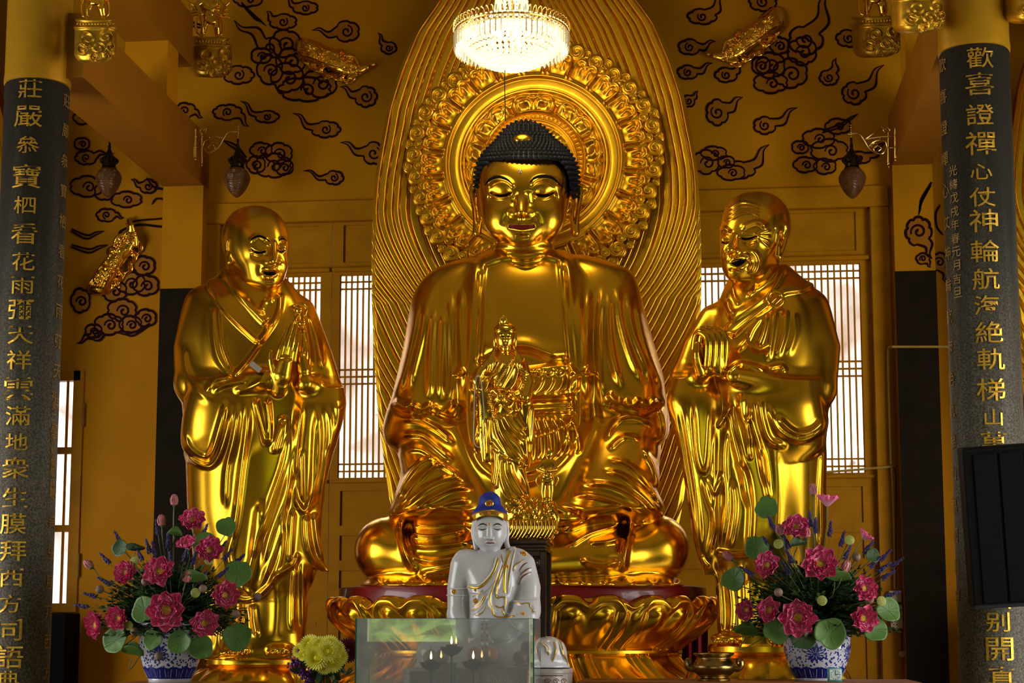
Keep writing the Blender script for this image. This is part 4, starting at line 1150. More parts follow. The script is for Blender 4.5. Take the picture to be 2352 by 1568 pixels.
def lotus_base(root, px, Y0, rows, petals, E=.8, name='lotus_base'):
    sc = mpp(Y0); cx = X_(px, Y0, 1520); n = petals*16; V = []
    for py, r, amp in rows:
        z = Z_(py, Y0, px)
        for k in range(n):
            t = 2*PI*k/n; q = r+amp*abs(math.sin(petals*t/2))
            V.append((cx+q*sc*math.sin(t), Y0-q*sc*E*math.cos(t), z))
    b = MB(); b.add(V, [(i*n+k, i*n+(k+1) % n, (i+1)*n+(k+1) % n, (i+1)*n+k) for i in range(len(rows)-1) for k in range(n)])
    return b.build(name, GOLD, root)
def young_disciple():
    Y0 = 14.5
    A = lambda pts: K2(pts, 380, 440, .3826); C5 = lambda pts: K2(pts, 380, 900, .4259)
    root = empty('disciple_statue', P(590, 1600, Y0), 'gilded statue of smooth-faced young monk with palms pressed together at left of throne', 'statue')
    H = Clay()
    H.ell((585, 548, 0), (76, 76, 82), n=2.15)
    H.ell((598, 590, 26), (58, 64, 62), rot=(0, 0, 0), k=30, n=2.2)
    H.ell((616, 610, 52), (40, 44, 38), k=24)
    H.ell((617, 647, 66), (17, 12, 14), k=14); H.ell((600, 640, 40), (46, 22, 40), k=22)
    H.ell((585, 612, 62), (20, 22, 18), k=18); H.ell((643, 606, 62), (14, 20, 16), k=14)
    H.cap([(570, 640, -8), (572, 690, -4), (574, 730, 0)], [50, 54, 80], k=20)
    H.folds([([(572, 556), (592, 541), (618, 553)], 4, 6), ([(640, 552), (650, 548), (661, 553)], 3, 5), ([(620, 560), (617, 578), (613, 590)], -4, 6), ([(638, 560), (641, 578)], -3, 4),
             ([(574, 582), (594, 588), (618, 580)], -3, 6), ([(600, 606), (596, 620), (600, 634)], -1.4, 6), ([(646, 606), (648, 618), (642, 632)], -1.2, 5)], dmin=10)
    H.ell((594, 568, 73), (21, 13, 12), k=5); H.ell((648, 570, 66), (11, 12, 10), k=4)
    H.folds([([(573, 570), (585, 578), (600, 580), (613, 576)], -4, 2, .1), ([(575, 575), (592, 585), (612, 580)], 2, 2.4), ([(637, 574), (646, 579), (655, 574)], -3, 1.8, .1)], dmin=10)
    H.cap([(629, 558, 83), (629, 580, 92), (630, 598, 101)], [4.5, 6, 8.5], k=9, n=3)
    H.ell((617, 602, 88), (8, 6, 8), k=5); H.ell((640, 602, 84), (6, 5.5, 7), k=4)
    H.cap([(600, 622, 84), (610, 617, 93), (620, 618, 96), (630, 617, 93), (637, 623, 84)], [2, 4, 4, 3.6, 2], k=4, n=3)
    H.cap([(604, 632, 84), (619, 637, 94), (633, 632, 84)], [2.5, 5, 2.5], k=4, n=3)
    H.folds([([(600, 624), (618, 628), (636, 625)], -5, 3, .1), ([(606, 644), (618, 646), (630, 644)], -2, 3)], dmin=10)
    H.cap([(537, 541, 52), (526, 535, 40), (518, 554, 30), (520, 580, 36), (527, 602, 46)], [4.5, 5, 5.5, 5, 6.5], k=4, n=4)
    H.cap([(534, 556, 52), (531, 576, 50), (529, 600, 48)], [5, 4.5, 5.5], k=3, n=3)
    H.folds([([(527, 548), (525, 566), (527, 584)], -4, 3)])
    H.clip = ((490, 450, -110), (700, 716, 140))
    B = Clay()
    B.loft([(622, 520, 640, -6, 50), (655, 474, 672, -4, 74), (690, 436, 694, 0, 92), (760, 418, 724, 8, 104), (880, 414, 742, 14, 108), (1000, 424, 748, 16, 106), (1113, 428, 742, 16, 102), (1180, 432, 738, 16, 98), (1262, 452, 736, 16, 92), (1330, 470, 722, 14, 84), (1375, 500, 700, 10, 70)], n=2.3)
    # skirt and feet below the outer robe
    B.loft([(1250, 500, 716, 8, 74), (1330, 540, 712, 8, 74), (1400, 540, 706, 8, 74), (1450, 520, 702, 8, 78), (1490, 480, 706, 8, 84), (1512, 470, 706, 8, 84)], k=10, n=2.4)
    B.loft([(1250, 440, 560, -6, 60), (1340, 448, 560, -6, 60), (1430, 455, 560, -6, 64), (1508, 462, 560, -6, 70)], k=14, n=2.3)
    # upper arms
    B.cap([(468, 700, 0), (440, 800, 22), (446, 880, 50)], [44, 40, 44], k=24)
    B.cap([(446, 880, 50), (530, 885, 100), (610, 872, 128)], [44, 34, 27], k=14)
    B.cap([(690, 720, -6), (728, 820, 10), (748, 900, 42)], [36, 36, 40], k=24)
    B.cap([(748, 902, 44), (722, 890, 90), (700, 880, 118)], [36, 28, 22], k=14)
    # sleeve bags hanging from the forearms
    B.loft([(872, 440, 620, 90, 44), (930, 424, 628, 92, 52), (985, 416, 620, 90, 52), (1025, 418, 612, 84, 46), (1052, 446, 600, 80, 36), (1070, 470, 590, 78, 24)], k=12, n=2.4)
    B.loft([(890, 668, 790, 70, 42), (930, 664, 795, 74, 50), (980, 664, 782, 70, 52), (1060, 668, 760, 62, 46), (1130, 676, 738, 56, 36), (1168, 690, 716, 52, 20)], k=12, n=2.4)
    B.loft([(1120, 690, 742, 30, 40), (1230, 690, 736, 30, 36), (1280, 706, 742, 30, 26), (1312, 738, 757, 30, 10)], k=12, n=2.3)
    fo = B.folds
    # collar and crossing robe edge
    fo([(A([(330,450),(400,560),(480,650),(560,740),(610,790)]), 11, 9, .05), (A([(250,550),(330,680),(440,800),(560,905)]), 9, 5, .05), (A([(560,905),(620,830),(680,720),(690,600)]), 8, 7, .1),
        (A([(640,780),(560,920),(480,1030),(405,1110)]), 8, 5, .08), (A([(660,650),(600,660),(575,720)]), 6, 6), (A([(490,640),(540,700),(600,740)]), 6, 5)], dmin=0)
    B.plate(A([(300,470),(250,555),(440,800),(560,905),(610,800),(470,650),(360,480)]), 7, 5, n=4, dmin=0)
    # seam of the robe on the arm
    fo([(A([(280,690),(290,860),(320,1000),(400,1110)]), 8, 8, .1), (A([(315,700),(330,860),(350,960),(405,1090)]), 6, 4, .1), (A([(350,460),(420,590),(500,680)]), 5, 5)], dmin=0)
    fo([(A([(240,1210),(300,1130),(410,1110)]), 8, 6), (A([(270,1210),(350,1160),(500,1130)]), 8, 7), (A([(95,900),(120,1080),(200,1200),(300,1260)]), 8, 10), (A([(400,1200),(500,1180),(610,1120)]), 7, 8)], dmin=0)
    # sleeve folds, left
    for p, h, wd in [([(330,40),(290,180),(245,330),(210,395)], 9, 7), ([(80,280),(110,340),(170,385),(240,400),(290,340),(330,220),(365,60)], 10, 6), ([(95,200),(130,300),(200,350),(250,330),(300,200),(330,60)], 7, 6),
                     ([(400,50),(370,250),(330,420),(320,640)], 10, 7), ([(450,20),(440,200),(410,420),(385,640),(350,860)], 11, 8), ([(480,20),(520,180),(550,300)], 11, 7), ([(545,20),(560,160),(562,300)], 10, 7),
                     ([(640,150),(600,260),(580,340)], 9, 7), ([(600,160),(640,140),(650,180),(610,340)], 6, 5), ([(670,180),(640,380),(560,620),(500,820)], 11, 8), ([(720,20),(700,250),(640,560),(560,800),(520,1000)], 12, 9),
                     ([(690,400),(640,650),(590,850),(500,1080)], 9, 7), ([(740,40),(715,300),(700,480)], 9, 6), ([(700,480),(710,590),(750,640),(785,560),(800,300),(810,100)], 9, 6), ([(735,300),(735,540),(755,600)], 7, 5),
                     ([(820,60),(830,260),(820,420),(790,640)], 10, 8), ([(870,60),(890,200),(860,420),(830,640)], 9, 8), ([(930,40),(930,160),(880,330)], 9, 9), ([(760,640),(770,800),(800,900),(860,960)], 10, 8), ([(800,640),(820,800),(850,920)], 8, 7),
                     ([(690,620),(680,760),(670,930)], 9, 7), ([(640,700),(620,900),(560,1050)], 8, 7), ([(520,560),(500,760),(440,1000),(400,1110)], 10, 9), ([(360,780),(340,900),(400,1050),(490,1110)], 9, 9),
                     ([(500,600),(480,760),(470,900)], 7, 9)]:
        fo([(C5(p), h, wd, .18)], dmin=-10)
    # hem lines of outer robe and skirt
    fo([(C5([(340,1060),(400,1115),(480,1110),(560,1040),(600,990),(690,930),(720,860)]), 10, 6, .08), (C5([(470,1130),(480,1250),(500,1330)]), 9, 7), (C5([(700,900),(690,1100),(685,1310)]), 10, 7), (C5([(740,900),(740,1100),(745,1300)]), 7, 7),
        (C5([(600,1000),(600,1200),(590,1350)]), 5, 14), (C5([(430,1130),(410,1300),(330,1400),(200,1440)]), 8, 8), (C5([(300,1250),(290,1350),(300,1430)]), 6, 6)], dmin=-10)
    # shawl clasp and cord on the far shoulder
    fo([(A([(815,690),(850,850),(870,1000),(860,1080)]), 8, 7), (A([(850,700),(900,850),(930,1000),(950,1080)]), 8, 8), (A([(760,680),(790,760),(780,800)]), 6, 6)], dmin=-20)
    B.ell((686, 712, 84), (9, 9, 8), k=3); B.ell((693, 742, 84), (10, 9, 8), k=3); B.cap([(676, 702, 80), (692, 697, 84), (704, 708, 82), (700, 724, 84)], 3.2, k=2, n=3); B.cap([(686, 722, 86), (678, 736, 86), (688, 750, 88), (702, 756, 84)], 3.5, k=2, n=3)
    # praying hands
    B.cap([(700, 884, 112), (696, 850, 120), (690, 822, 124)], [15, 19, 15], k=8)
    for k0, tp in (((686, 826), (688, 762)), ((694, 826), (696, 770)), ((702, 832), (702, 784))): B.cap([(*k0, 122), ((k0[0]+tp[0])/2+1, (k0[1]+tp[1])/2, 125), (*tp, 121)], [7.5, 6.5, 4.2], k=1.5, n=3)
    B.cap([(640, 892, 126), (646, 862, 138), (654, 830, 142)], [20, 24, 19], k=8)
    for k0, tp, r_ in (((638, 822), (660, 755), 8.4), ((651, 816), (671, 745), 8.8), ((664, 818), (681, 747), 8.6), ((674, 827), (689, 762), 7.6)):
        B.cap([(*k0, 146), (k0[0]*.55+tp[0]*.45-1, k0[1]*.55+tp[1]*.45, 149), (*tp, 143)], [r_, r_*.86, r_*.55], k=1.5, n=3)
    B.cap([(634, 870, 142), (623, 836, 152), (621, 808, 152)], [10, 8, 5.5], k=3, n=3)
    fo([([(640, 826), (652, 824), (667, 830)], -2, 2.4), ([(637, 880), (650, 886), (664, 880)], -2.5, 2.5)], dmin=110)
    # toes on the base
    for fx in (548, 640):
        B.ell((fx, 1492, 62), (34, 14, 46), k=10)
        for j in range(5): B.ell((fx-22+j*11, 1498, 104-abs(j-1.5)*5), (6.5-j*.4, 6, 9), k=2)
    skin_many('body', [(H, 1.7), (B, 2.3)], GOLD, Y0, root)
    for p, w_ in [([(573, 556), (582, 547), (594, 542), (608, 546), (620, 555)], [.5, 2, 2.6, 2.2, .5]), ([(640, 553), (649, 548), (660, 553)], [.4, 2, .4])]: decal('eyebrow', H, p, w_, BLACK, Y0, root, .8)
    for p in ([(574, 572), (588, 578.5), (601, 580), (613, 576)], [(638, 575), (646, 579), (655, 574.5)]): decal('eye_line', H, p, [.4, 1.6, 1.6, .4] if len(p) == 4 else [.4, 1.4, .4], BLACK, Y0, root, .5)
    decal('mouth_opening', H, [(603, 624), (618, 627.5), (633, 625)], [.4, 2.3, .4], BLACK, Y0, root, .6)
    lotus_base(root, 590, Y0, [(1508, 10, 0), (1508, 116, 0), (1514, 122, 0), (1524, 122, 0), (1530, 112, 0), (1534, 126, 2), (1546, 140, 10), (1562, 156, 14), (1584, 168, 12), (1600, 168, 4)], 16)
    # price tag left on the sleeve
    b = MB(); q = [P(x, y, Y0-d*mpp(Y0)) for x, y, d in [(571, 838, 148), (581, 829, 146), (602, 846, 156), (594, 856, 158)]]
    b.add(q+[p+np.array([0, .004, 0]) for p in q], [(0, 1, 2, 3), (7, 6, 5, 4), (0, 4, 5, 1), (1, 5, 6, 2), (2, 6, 7, 3), (3, 7, 4, 0)])
    tag(b.build('paper_note', mat('greyed_paper', (.35, .30, .25), .7), smooth=False), 'small greyed paper slip stuck on the young monk statue sleeve', 'paper')
    return root
def old_disciple():
    Y0 = 14.5
    A = lambda pts: K2(pts, 1500, 420, .3826); C5 = lambda pts: K2(pts, 1540, 900, .4262)
    root = empty('disciple_statue', P(1760, 1600, Y0), 'gilded statue of wrinkled laughing old monk with clasped hands at right of throne', 'statue')
    H = Clay()
    H.ell((1738, 516, -4), (79, 77, 84), n=2.15)
    H.ell((1716, 566, 26), (60, 66, 58), k=30, n=2.2); H.ell((1706, 596, 44), (44, 48, 38), k=24)
    H.ell((1690, 630, 66), (17, 13, 16), k=14); H.ell((1712, 620, 44), (44, 26, 36), k=24)
    H.ell((1722, 576, 70), (20, 17, 16), k=14); H.ell((1668, 580, 58), (10, 15, 14), k=10)
    H.cap([(1738, 610, -6), (1738, 670, -4), (1740, 730, 0)], [52, 52, 80], k=20)
    # brows and furrowed forehead
    H.folds([([(1698, 527), (1720, 514), (1745, 510), (1764, 528)], 7, 6), ([(1652, 532), (1662, 524), (1676, 532)], 6, 5)]
            + [([(1655, 500-i*8), (1675, 504-i*9), (1700, 492-i*9), (1725, 488-i*7), (1748, 500-i*8)], 3.6, 3.0, .15) for i in range(4)]
            + [([(1738, 540), (1756, 532+i*9), (1772, 528+i*15)], 2.4, 2.6) for i in range(4)]
            + [([(1690, 536), (1686, 548), (1678, 566)], -4, 5), ([(1696, 552), (1718, 562), (1742, 552)], -4, 6), ([(1676, 536), (1680, 526)], -3, 3)], dmin=10)
    H.ell((1714, 545, 74), (19, 9, 10), k=4); H.ell((1666, 552, 62), (10, 8, 8), k=4)
    H.folds([([(1697, 545), (1712, 549), (1728, 546), (1740, 541)], -4.5, 2.2, .1), ([(1698, 551), (1716, 557), (1738, 550)], 2.6, 2.6), ([(1657, 555), (1666, 558), (1675, 555)], -4, 2, .1), ([(1700, 537), (1716, 533), (1736, 537)], 2, 2)], dmin=10)
    H.cap([(1686, 540, 82), (1681, 558, 92), (1677, 572, 102)], [5, 6.5, 9], k=8, n=3); H.ell((1691, 576, 88), (9, 6.5, 9), k=5); H.ell((1668, 577, 84), (6, 5.5, 7), k=4)
    # laughing mouth with deep cheek folds
    H.ell((1694, 604, 76), (28, 22, 16), k=14)
    H.cap([(1676, 602, 82), (1686, 594, 93), (1700, 591, 93), (1717, 590, 82)], [3, 4, 4, 3], k=3, n=3)
    H.cap([(1680, 608, 82), (1692, 616, 92), (1706, 613, 91), (1718, 600, 82)], [3, 5, 4.5, 3], k=3, n=3)
    H.ell((1698, 603, 100), (17, 6.5, 13), rot=(0, 0, -18), k=3, mode='s')
    H.folds([([(1700, 578), (1720, 580), (1732, 596), (1730, 616), (1716, 630)], 5, 4.5), ([(1708, 574), (1732, 578), (1744, 598), (1738, 622), (1722, 638)], 4, 4), ([(1716, 592), (1724, 606), (1716, 622)], -3.5, 3), ([(1672, 622), (1690, 618), (1708, 624)], -3, 3)], dmin=10)
    # ear
    H.cap([(1781, 522, 64), (1791, 511, 56), (1804, 520, 42), (1805, 546, 42), (1799, 570, 50), (1790, 590, 56)], [4, 5, 5.5, 5.5, 5, 7], k=4, n=4)
    H.cap([(1786, 538, 60), (1788, 560, 60), (1786, 586, 58)], [5, 4.5, 6.5], k=3, n=3); H.folds([([(1795, 528), (1794, 548), (1791, 566)], -4, 3.4)])
    H.clip = ((1630, 420, -110), (1850, 716, 140))
    B = Clay()
    B.loft([(610, 1690, 1804, -6, 50), (650, 1668, 1850, -4, 70), (690, 1652, 1890, 0, 88), (760, 1628, 1906, 6, 100), (860, 1612, 1909, 12, 106), (960, 1600, 1902, 14, 106), (1060, 1600, 1896, 16, 104), (1200, 1612, 1896, 16, 100), (1262, 1625, 1890, 14, 94), (1330, 1660, 1880, 10, 84)], n=2.3)
    B.loft([(1240, 1645, 1880, 6, 74), (1330, 1648, 1876, 6, 74), (1420, 1650, 1876, 6, 76), (1482, 1652, 1880, 6, 82)], k=10, n=2.4)
    B.cap([(1858, 710, 0), (1884, 800, 18), (1872, 890, 52)], [46, 46, 50], k=24)
    B.cap([(1872, 888, 54), (1780, 880, 104), (1690, 862, 138)], [46, 35, 24], k=14)
    B.cap([(1640, 735, 0), (1600, 800, 18), (1574, 870, 48)], [36, 34, 34], k=24)
    B.cap([(1574, 870, 50), (1600, 866, 90), (1628, 846, 128)], [34, 27, 22], k=14)
    # sleeves
    B.loft([(872, 1664, 1880, 92, 46), (930, 1668, 1890, 94, 54), (985, 1690, 1896, 90, 52), (1040, 1700, 1880, 80, 40), (1080, 1690, 1800, 70, 30)], k=14, n=2.4)
    B.loft([(868, 1545, 1640, 70, 38), (930, 1532, 1664, 74, 48), (1049, 1566, 1668, 66, 46), (1156, 1584, 1668, 56, 42), (1262, 1600, 1656, 46, 32), (1320, 1618, 1644, 42, 14)], k=12, n=2.4)
    fo = B.folds
    fo([(A([(800,480),(740,600),(640,700),(500,790),(450,820)]), 10, 9, .06), (A([(560,640),(600,650),(690,590),(760,500)]), 6, 5), (A([(440,690),(460,760),(500,790)]), 7, 6), (A([(970,600),(900,640),(780,665),(690,740),(560,840),(460,930)]), 9, 6, .06),
        (A([(470,600),(490,680),(520,740)]), 4, 4), (A([(620,600),(600,650),(560,700)]), 4, 4)], dmin=0)
    B.plate(A([(820,480),(975,590),(900,645),(780,660),(660,760),(470,905),(440,860),(560,760),(700,650)]), 8, 6, n=4, dmin=0)
    fo([(A([(740,740),(720,860),(700,1000),(690,1080)]), 8, 7), (A([(690,770),(660,900),(620,1000)]), 8, 6), (A([(800,740),(790,900),(740,1060)]), 8, 7), (A([(670,780),(600,870),(560,950),(490,1020)]), 7, 6), (A([(840,760),(850,900),(800,1050)]), 5, 9)], dmin=0)
    B.cap([(1780, 668, 104), (1797, 676, 104), (1797, 696, 106), (1780, 704, 108), (1766, 692, 107), (1768, 674, 105), (1780, 668, 104)], 4, k=2, n=3)
    B.cap([(1716, 766, 118), (1722, 790, 124), (1744, 800, 126), (1764, 792, 122)], 4.5, k=3, n=3)
    # broad arm folds and the deep hanging sleeve
    for p, h, wd in [(A([(690,1110),(770,1095),(800,1140)]), 7, 5), (A([(430,1170),(470,1110),(540,1080),(690,1130)]), 8, 5)]: fo([(p, h, wd)], dmin=0)
    for p, h, wd in [([(560,120),(640,200),(700,225),(780,200),(850,120)], 12, 8), ([(520,60),(580,200),(690,260),(800,220),(858,130)], 10, 7), ([(480,20),(500,160),(540,260),(640,300)], 11, 8), ([(430,10),(440,160),(480,300),(520,520)], 11, 8), ([(380,0),(390,130),(440,300)], 9, 8),
                     ([(300,0),(330,200),(380,400),(420,640)], 12, 9), ([(440,100),(410,200),(430,380)], 8, 7), ([(330,380),(400,430),(430,600),(420,870)], 9, 8), ([(490,300),(520,500),(540,600)], 8, 8), ([(120,20),(130,200),(140,330),(165,420),(200,400),(215,200),(215,40)], 9, 6),
                     ([(20,80),(60,300),(110,600),(160,900)], 9, 8), ([(60,40),(100,300),(140,560),(170,880)], 8, 7), ([(165,440),(200,560),(235,700),(200,900)], 9, 7), ([(240,200),(235,420),(240,600),(235,800)], 7, 6), ([(310,140),(290,360),(300,600),(270,860)], 9, 7), ([(200,440),(240,540),(280,420)], 7, 6),
                     ([(330,460),(345,640),(310,860)], 9, 8), ([(250,200),(300,120),(330,60)], 7, 6), ([(560,260),(580,500),(570,800)], 6, 14), ([(830,260),(815,560),(820,900)], 7, 9)]:
        fo([(C5(p), h, wd, .18)], dmin=-10)
    fo([(C5([(240,860),(330,870),(410,865),(460,840)]), 9, 6, .1), (C5([(250,930),(265,1150),(270,1330)]), 10, 8), (C5([(300,930),(330,1150),(320,1340)]), 8, 8), (C5([(390,900),(400,1100),(400,1300)]), 7, 8), (C5([(160,880),(190,930),(215,930)]), 7, 5)], dmin=-10)
    # interlaced hands
    B.ell((1610, 818, 128), (20, 48, 28), rot=(0, 0, 6), k=8); B.ell((1648, 820, 140), (24, 46, 28), rot=(0, 0, -6), k=8)
    for j in range(4):
        x = 1668-j*13.5; B.cap([(x-4, 838, 152+j*4), (x-1, 800, 160+j*4), (x-4, 770+j*1.2, 158+j*4), (x-20, 758+j*1.5, 150+j*4), (x-30, 768, 146)], [8, 8.6, 8.6, 7.6, 6], k=2.2, n=4)
    for j in range(3):
        x = 1598+j*14; B.cap([(x-4, 800, 140), (x, 772, 148), (x+12, 756-j, 150), (x+26, 757, 146)], [8, 7.6, 7, 5.5], k=2, n=4)
    B.cap([(1612, 856, 148), (1601, 820, 160), (1602, 790, 160)], [10, 9, 6.5], k=4, n=3)
    for fx in (1668, 1800):
        B.ell((fx, 1466, 62), (36, 15, 46), k=10)
        for j in range(5): B.ell((fx-24+j*12, 1473, 106-abs(j-1.5)*5), (7-j*.4, 6, 9), k=2)
    skin_many('body', [(H, 1.7), (B, 2.3)], GOLD, Y0, root)
    decal('mouth_opening', H, [(1680, 604), (1690, 605), (1702, 602), (1715, 596)], [.8, 4.6, 5, .8], BLACK, Y0, root, 1.0)
    for p in ([(1698, 546), (1712, 549.5), (1727, 547), (1738, 542)], [(1658, 555.5), (1666, 558.5), (1675, 555)]): decal('eye_line', H, p, [.4, 1.7, 1.5, .4] if len(p) == 4 else [.4, 1.5, .4], BLACK, Y0, root, .5)
    lotus_base(root, 1762, Y0, [(1478, 10, 0), (1478, 124, 0), (1484, 130, 0), (1496, 130, 0), (1504, 118, 0), (1508, 132, 2), (1522, 148, 10), (1545, 164, 14), (1575, 178, 12), (1600, 178, 4)], 16)
    return root
young_disciple(); old_disciple()
# ------------------------------------------------------------------ small gilded standing figure with attendant, on its stand
def guanyin():
    Y0 = 13.7
    G = lambda pts: K2(pts, 1040, 700, .3571)
    root = empty('robed_figure_statue', P(1195, 1244, Y0), 'small polished gold robed figure in swirling drapery on a wave base', 'statue')
    H = Clay()
    H.ell((1160, 771, 2), (22, 28, 22), n=2.1); H.ell((1160, 786, 8), (16, 18, 16), k=10)
    H.cap([(1160, 800, 0), (1161, 820, -2)], [11, 15], k=8)
    H.ell((1160, 757, -1), (25.5, 16, 23), k=4); H.ell((1156, 742, -2), (12, 14, 12), k=6)
    X2(lambda c: H.ell(c, (4.5, 17, 6), k=3), 1160, (1136.5, 782, -2))
    H.cap([(1148, 740, 8), (1150, 730, 9), (1156, 727, 9), (1162, 730, 9), (1164, 740, 8)], 2.4, k=2)
    H.ell((1156, 737, 10), (5, 7, 4), k=2)
    H.folds([([(1147, 769), (1154, 766), (1159, 770)], 1.4, 2), ([(1163, 770), (1168, 766), (1175, 769)], 1.4, 2), ([(1137, 762), (1148, 755), (1160, 753), (1172, 755), (1184, 762)], 2, 2.2), ([(1150, 776), (1155, 777), (1159, 775)], -1.3, 1.2), ([(1163, 775), (1168, 777), (1173, 776)], -1.3, 1.2),
             ([(1155, 794), (1161, 795), (1167, 794)], -1.2, 1.2), ([(1140, 750), (1150, 746), (1160, 745), (1172, 748), (1180, 752)], 1.8, 2)], dmin=4)
    H.cap([(1161, 771, 21), (1161, 781, 24.5)], [1.6, 2.8], k=3); H.ell((1161, 791, 20), (6.5, 2.4, 3.4), k=2); H.ell((1161, 796, 20), (5, 2.2, 3), k=2); H.ell((1161, 802, 15), (7, 5, 6), k=4)
    H.folds([([(1150, 814), (1161, 818), (1172, 814)], 2, 2.2), ([(1150, 820), (1161, 824), (1172, 820)], 2, 2.2)])
    B = Clay()
    B.loft([(808, 1148, 1174, -2, 12), (822, 1132, 1194, -2, 20), (845, 1128, 1196, 0, 25), (880, 1128, 1190, 2, 26), (910, 1124, 1188, 4, 27), (945, 1114, 1196, 5, 30), (990, 1118, 1210, 6, 34), (1040, 1124, 1214, 6, 34), (1090, 1130, 1206, 6, 32), (1130, 1128, 1214, 6, 32), (1158, 1132, 1222, 4, 30), (1180, 1150, 1214, 4, 26)], n=2.2)
    # arms and wide sleeves
    B.cap([(1126, 832, 2), (1104, 852, 12), (1094, 874, 22)], [12.5, 11, 9], k=3); B.cap([(1094, 872, 22), (1098, 892, 30)], [9, 6], k=4)
    B.cap([(1200, 838, 0), (1214, 880, 10), (1206, 912, 26), (1176, 906, 40)], [12.5, 13, 12, 8], k=3)
    B.loft([(880, 1094, 1128, 10, 14), (930, 1096, 1130, 12, 18), (990, 1100, 1132, 10, 18), (1050, 1108, 1128, 8, 12), (1062, 1112, 1122, 8, 6)], k=8, n=2.2)
    B.loft([(905, 1186, 1222, 6, 16), (960, 1192, 1226, 4, 20), (1020, 1196, 1224, 0, 18), (1062, 1204, 1218, -2, 10)], k=8, n=2.2)
    fo = B.folds
    for p, h, wd in [([(330,350),(290,420),(240,480),(205,560)], 4, 3.4), ([(410,340),(370,430),(320,520),(300,560)], 5, 4), ([(380,345),(345,440),(300,520)], 4, 3), ([(300,350),(260,430),(220,500)], 4, 3), ([(430,400),(400,500),(350,560)], 4, 4),
                     ([(215,560),(300,545),(400,560),(450,540)], 5, 4), ([(280,560),(265,620),(230,690)], 4, 3.4), ([(300,570),(330,640),(380,690)], 5, 4), ([(250,600),(300,640),(290,700)], 4, 4), ([(340,580),(400,620),(420,680)], 5, 4), ([(440,540),(380,560),(420,600),(450,580)], 5, 3.4),
                     ([(280,700),(310,820),(400,960),(450,1010)], 6, 4), ([(300,700),(340,800),(430,900),(470,1000)], 6, 4), ([(320,700),(380,800),(470,880)], 5, 4), ([(260,720),(280,830),(340,940),(380,1020)], 5, 4), ([(345,690),(420,780),(480,840)], 5, 4), ([(400,700),(440,760),(470,800)], 4, 4),
                     ([(240,720),(235,820),(250,900)], 4, 4), ([(245,860),(290,920),(360,980),(450,1030)], 4, 5), ([(265,920),(270,1040),(250,1170)], 5, 4), ([(290,930),(290,1060),(275,1190)], 5, 4), ([(335,980),(340,1080),(400,1200),(480,1270)], 7, 4.5), ([(370,1000),(390,1100),(470,1240)], 6, 4.5), ([(310,960),(305,1080),(340,1200),(420,1280)], 6, 4.5),
                     ([(440,1030),(480,1140),(500,1240)], 5, 5), ([(470,820),(480,960),(500,1100)], 6, 5), ([(170,560),(175,760),(190,1000)], 4, 3), ([(205,730),(215,850),(220,980)], 4, 3.4), ([(500,640),(490,760),(500,900)], 4, 4), ([(520,640),(515,800),(505,980)], 4, 4),
                     ([(275,330),(250,370),(230,400)], 4, 3), ([(450,320),(470,380),(480,450)], 4, 4)]:
        fo([(G(p), h*1.15, wd*.92, .12)], dmin=0)
    rg = random.Random(3)
    for sg in (-1, 1):
        for j in range(3): B.cap([(1160+sg*(20+j*3), 796+j*3, 4), (1160+sg*(27+j*3), 812+j*3, 14), (1160+sg*(24+j*6), 832+j*2, 22), (1160+sg*(30+j*5), 850, 20)], [3, 3.4, 3, 1.6], k=1.5, n=4)
    for j in range(10): B.cap([(1196+j*.6, 846+j*7, 22+j*.8), (1206+j*.5, 852+j*7, 20), (1214, 862+j*6, 12)], [2.2, 2.4, 1.4], k=1.5, n=3)
    for j in range(9): B.cap([(1106+j*1.5, 842+j*5, 18), (1098+j*2, 850+j*6, 16), (1094+j*3, 862+j*7, 10)], [2.2, 2.2, 1.2], k=1.5, n=3)
    for t in np.linspace(0, 1, 40):
        a_, b_ = np.array([1126, 905]), np.array([1208, 1068]); x, y = a_+(b_-a_)*t+np.array([18*math.sin(t*PI)*-1, 14*math.sin(t*PI)])
        B.ell((x+rg.uniform(-2, 2), y, 36+rg.uniform(-1, 1)), (3.2, 3, 3), k=1)
    # beaded collar and sash
    for i in range(16):
        t = i/15; x = 1172-34*t; y = 826+56*t; B.ell((x+4, y, 27), (3, 3, 3), k=1)
    for i in range(9): a = PI*(.1+.8*i/8); B.ell((1161-26*math.cos(a), 818+18*math.sin(a), 22-4*abs(math.cos(a))), (2.6, 2.6, 3), k=1)
    for i in range(14): B.ell((1134+5.6*i, 906+3*math.sin(i*1.3), 32-.09*(i-6)**2), (4, 4, 4), k=2)
    # dragon mask at the waist and swirls
    B.ell((1150, 915, 34), (14, 12, 10), k=5); B.ell((1145, 908, 42), (4, 3, 3), k=2); B.ell((1157, 908, 42), (4, 3, 3), k=2); B.ell((1151, 919, 43), (6, 4, 5), k=2)
    for sx in (-1, 1):
        B.cap([(1151+sx*8, 905, 38), (1151+sx*18, 896, 34), (1151+sx*24, 900, 30)], [3, 2.6, 1.6], k=2, n=3); B.cap([(1151+sx*8, 924, 38), (1151+sx*20, 932, 34), (1151+sx*28, 924, 30)], [3, 2.6, 1.6], k=2, n=3)
    # base of curling waves
    B.ell((1218, 1196, 0), (62, 44, 40), k=16); B.loft([(1150, 1160, 1275, 0, 34), (1190, 1158, 1284, 2, 42), (1220, 1156, 1276, 2, 44), (1243, 1160, 1268, 2, 42)], k=10, n=2.4)
    for i in range(46):
        x = 1162+rg.random()*116; y = 1146+rg.random()*88; r = 5+rg.random()*5; d = 40+6*rg.random()-((x-1218)/62)**2*16
        pts = [(x+r*math.cos(a)*(1-a/9), y+r*math.sin(a)*(1-a/9), d+a*.9) for a in np.linspace(0, 5.5, 8)]
        B.cap(pts, [2.6]*7+[2.0], k=2)
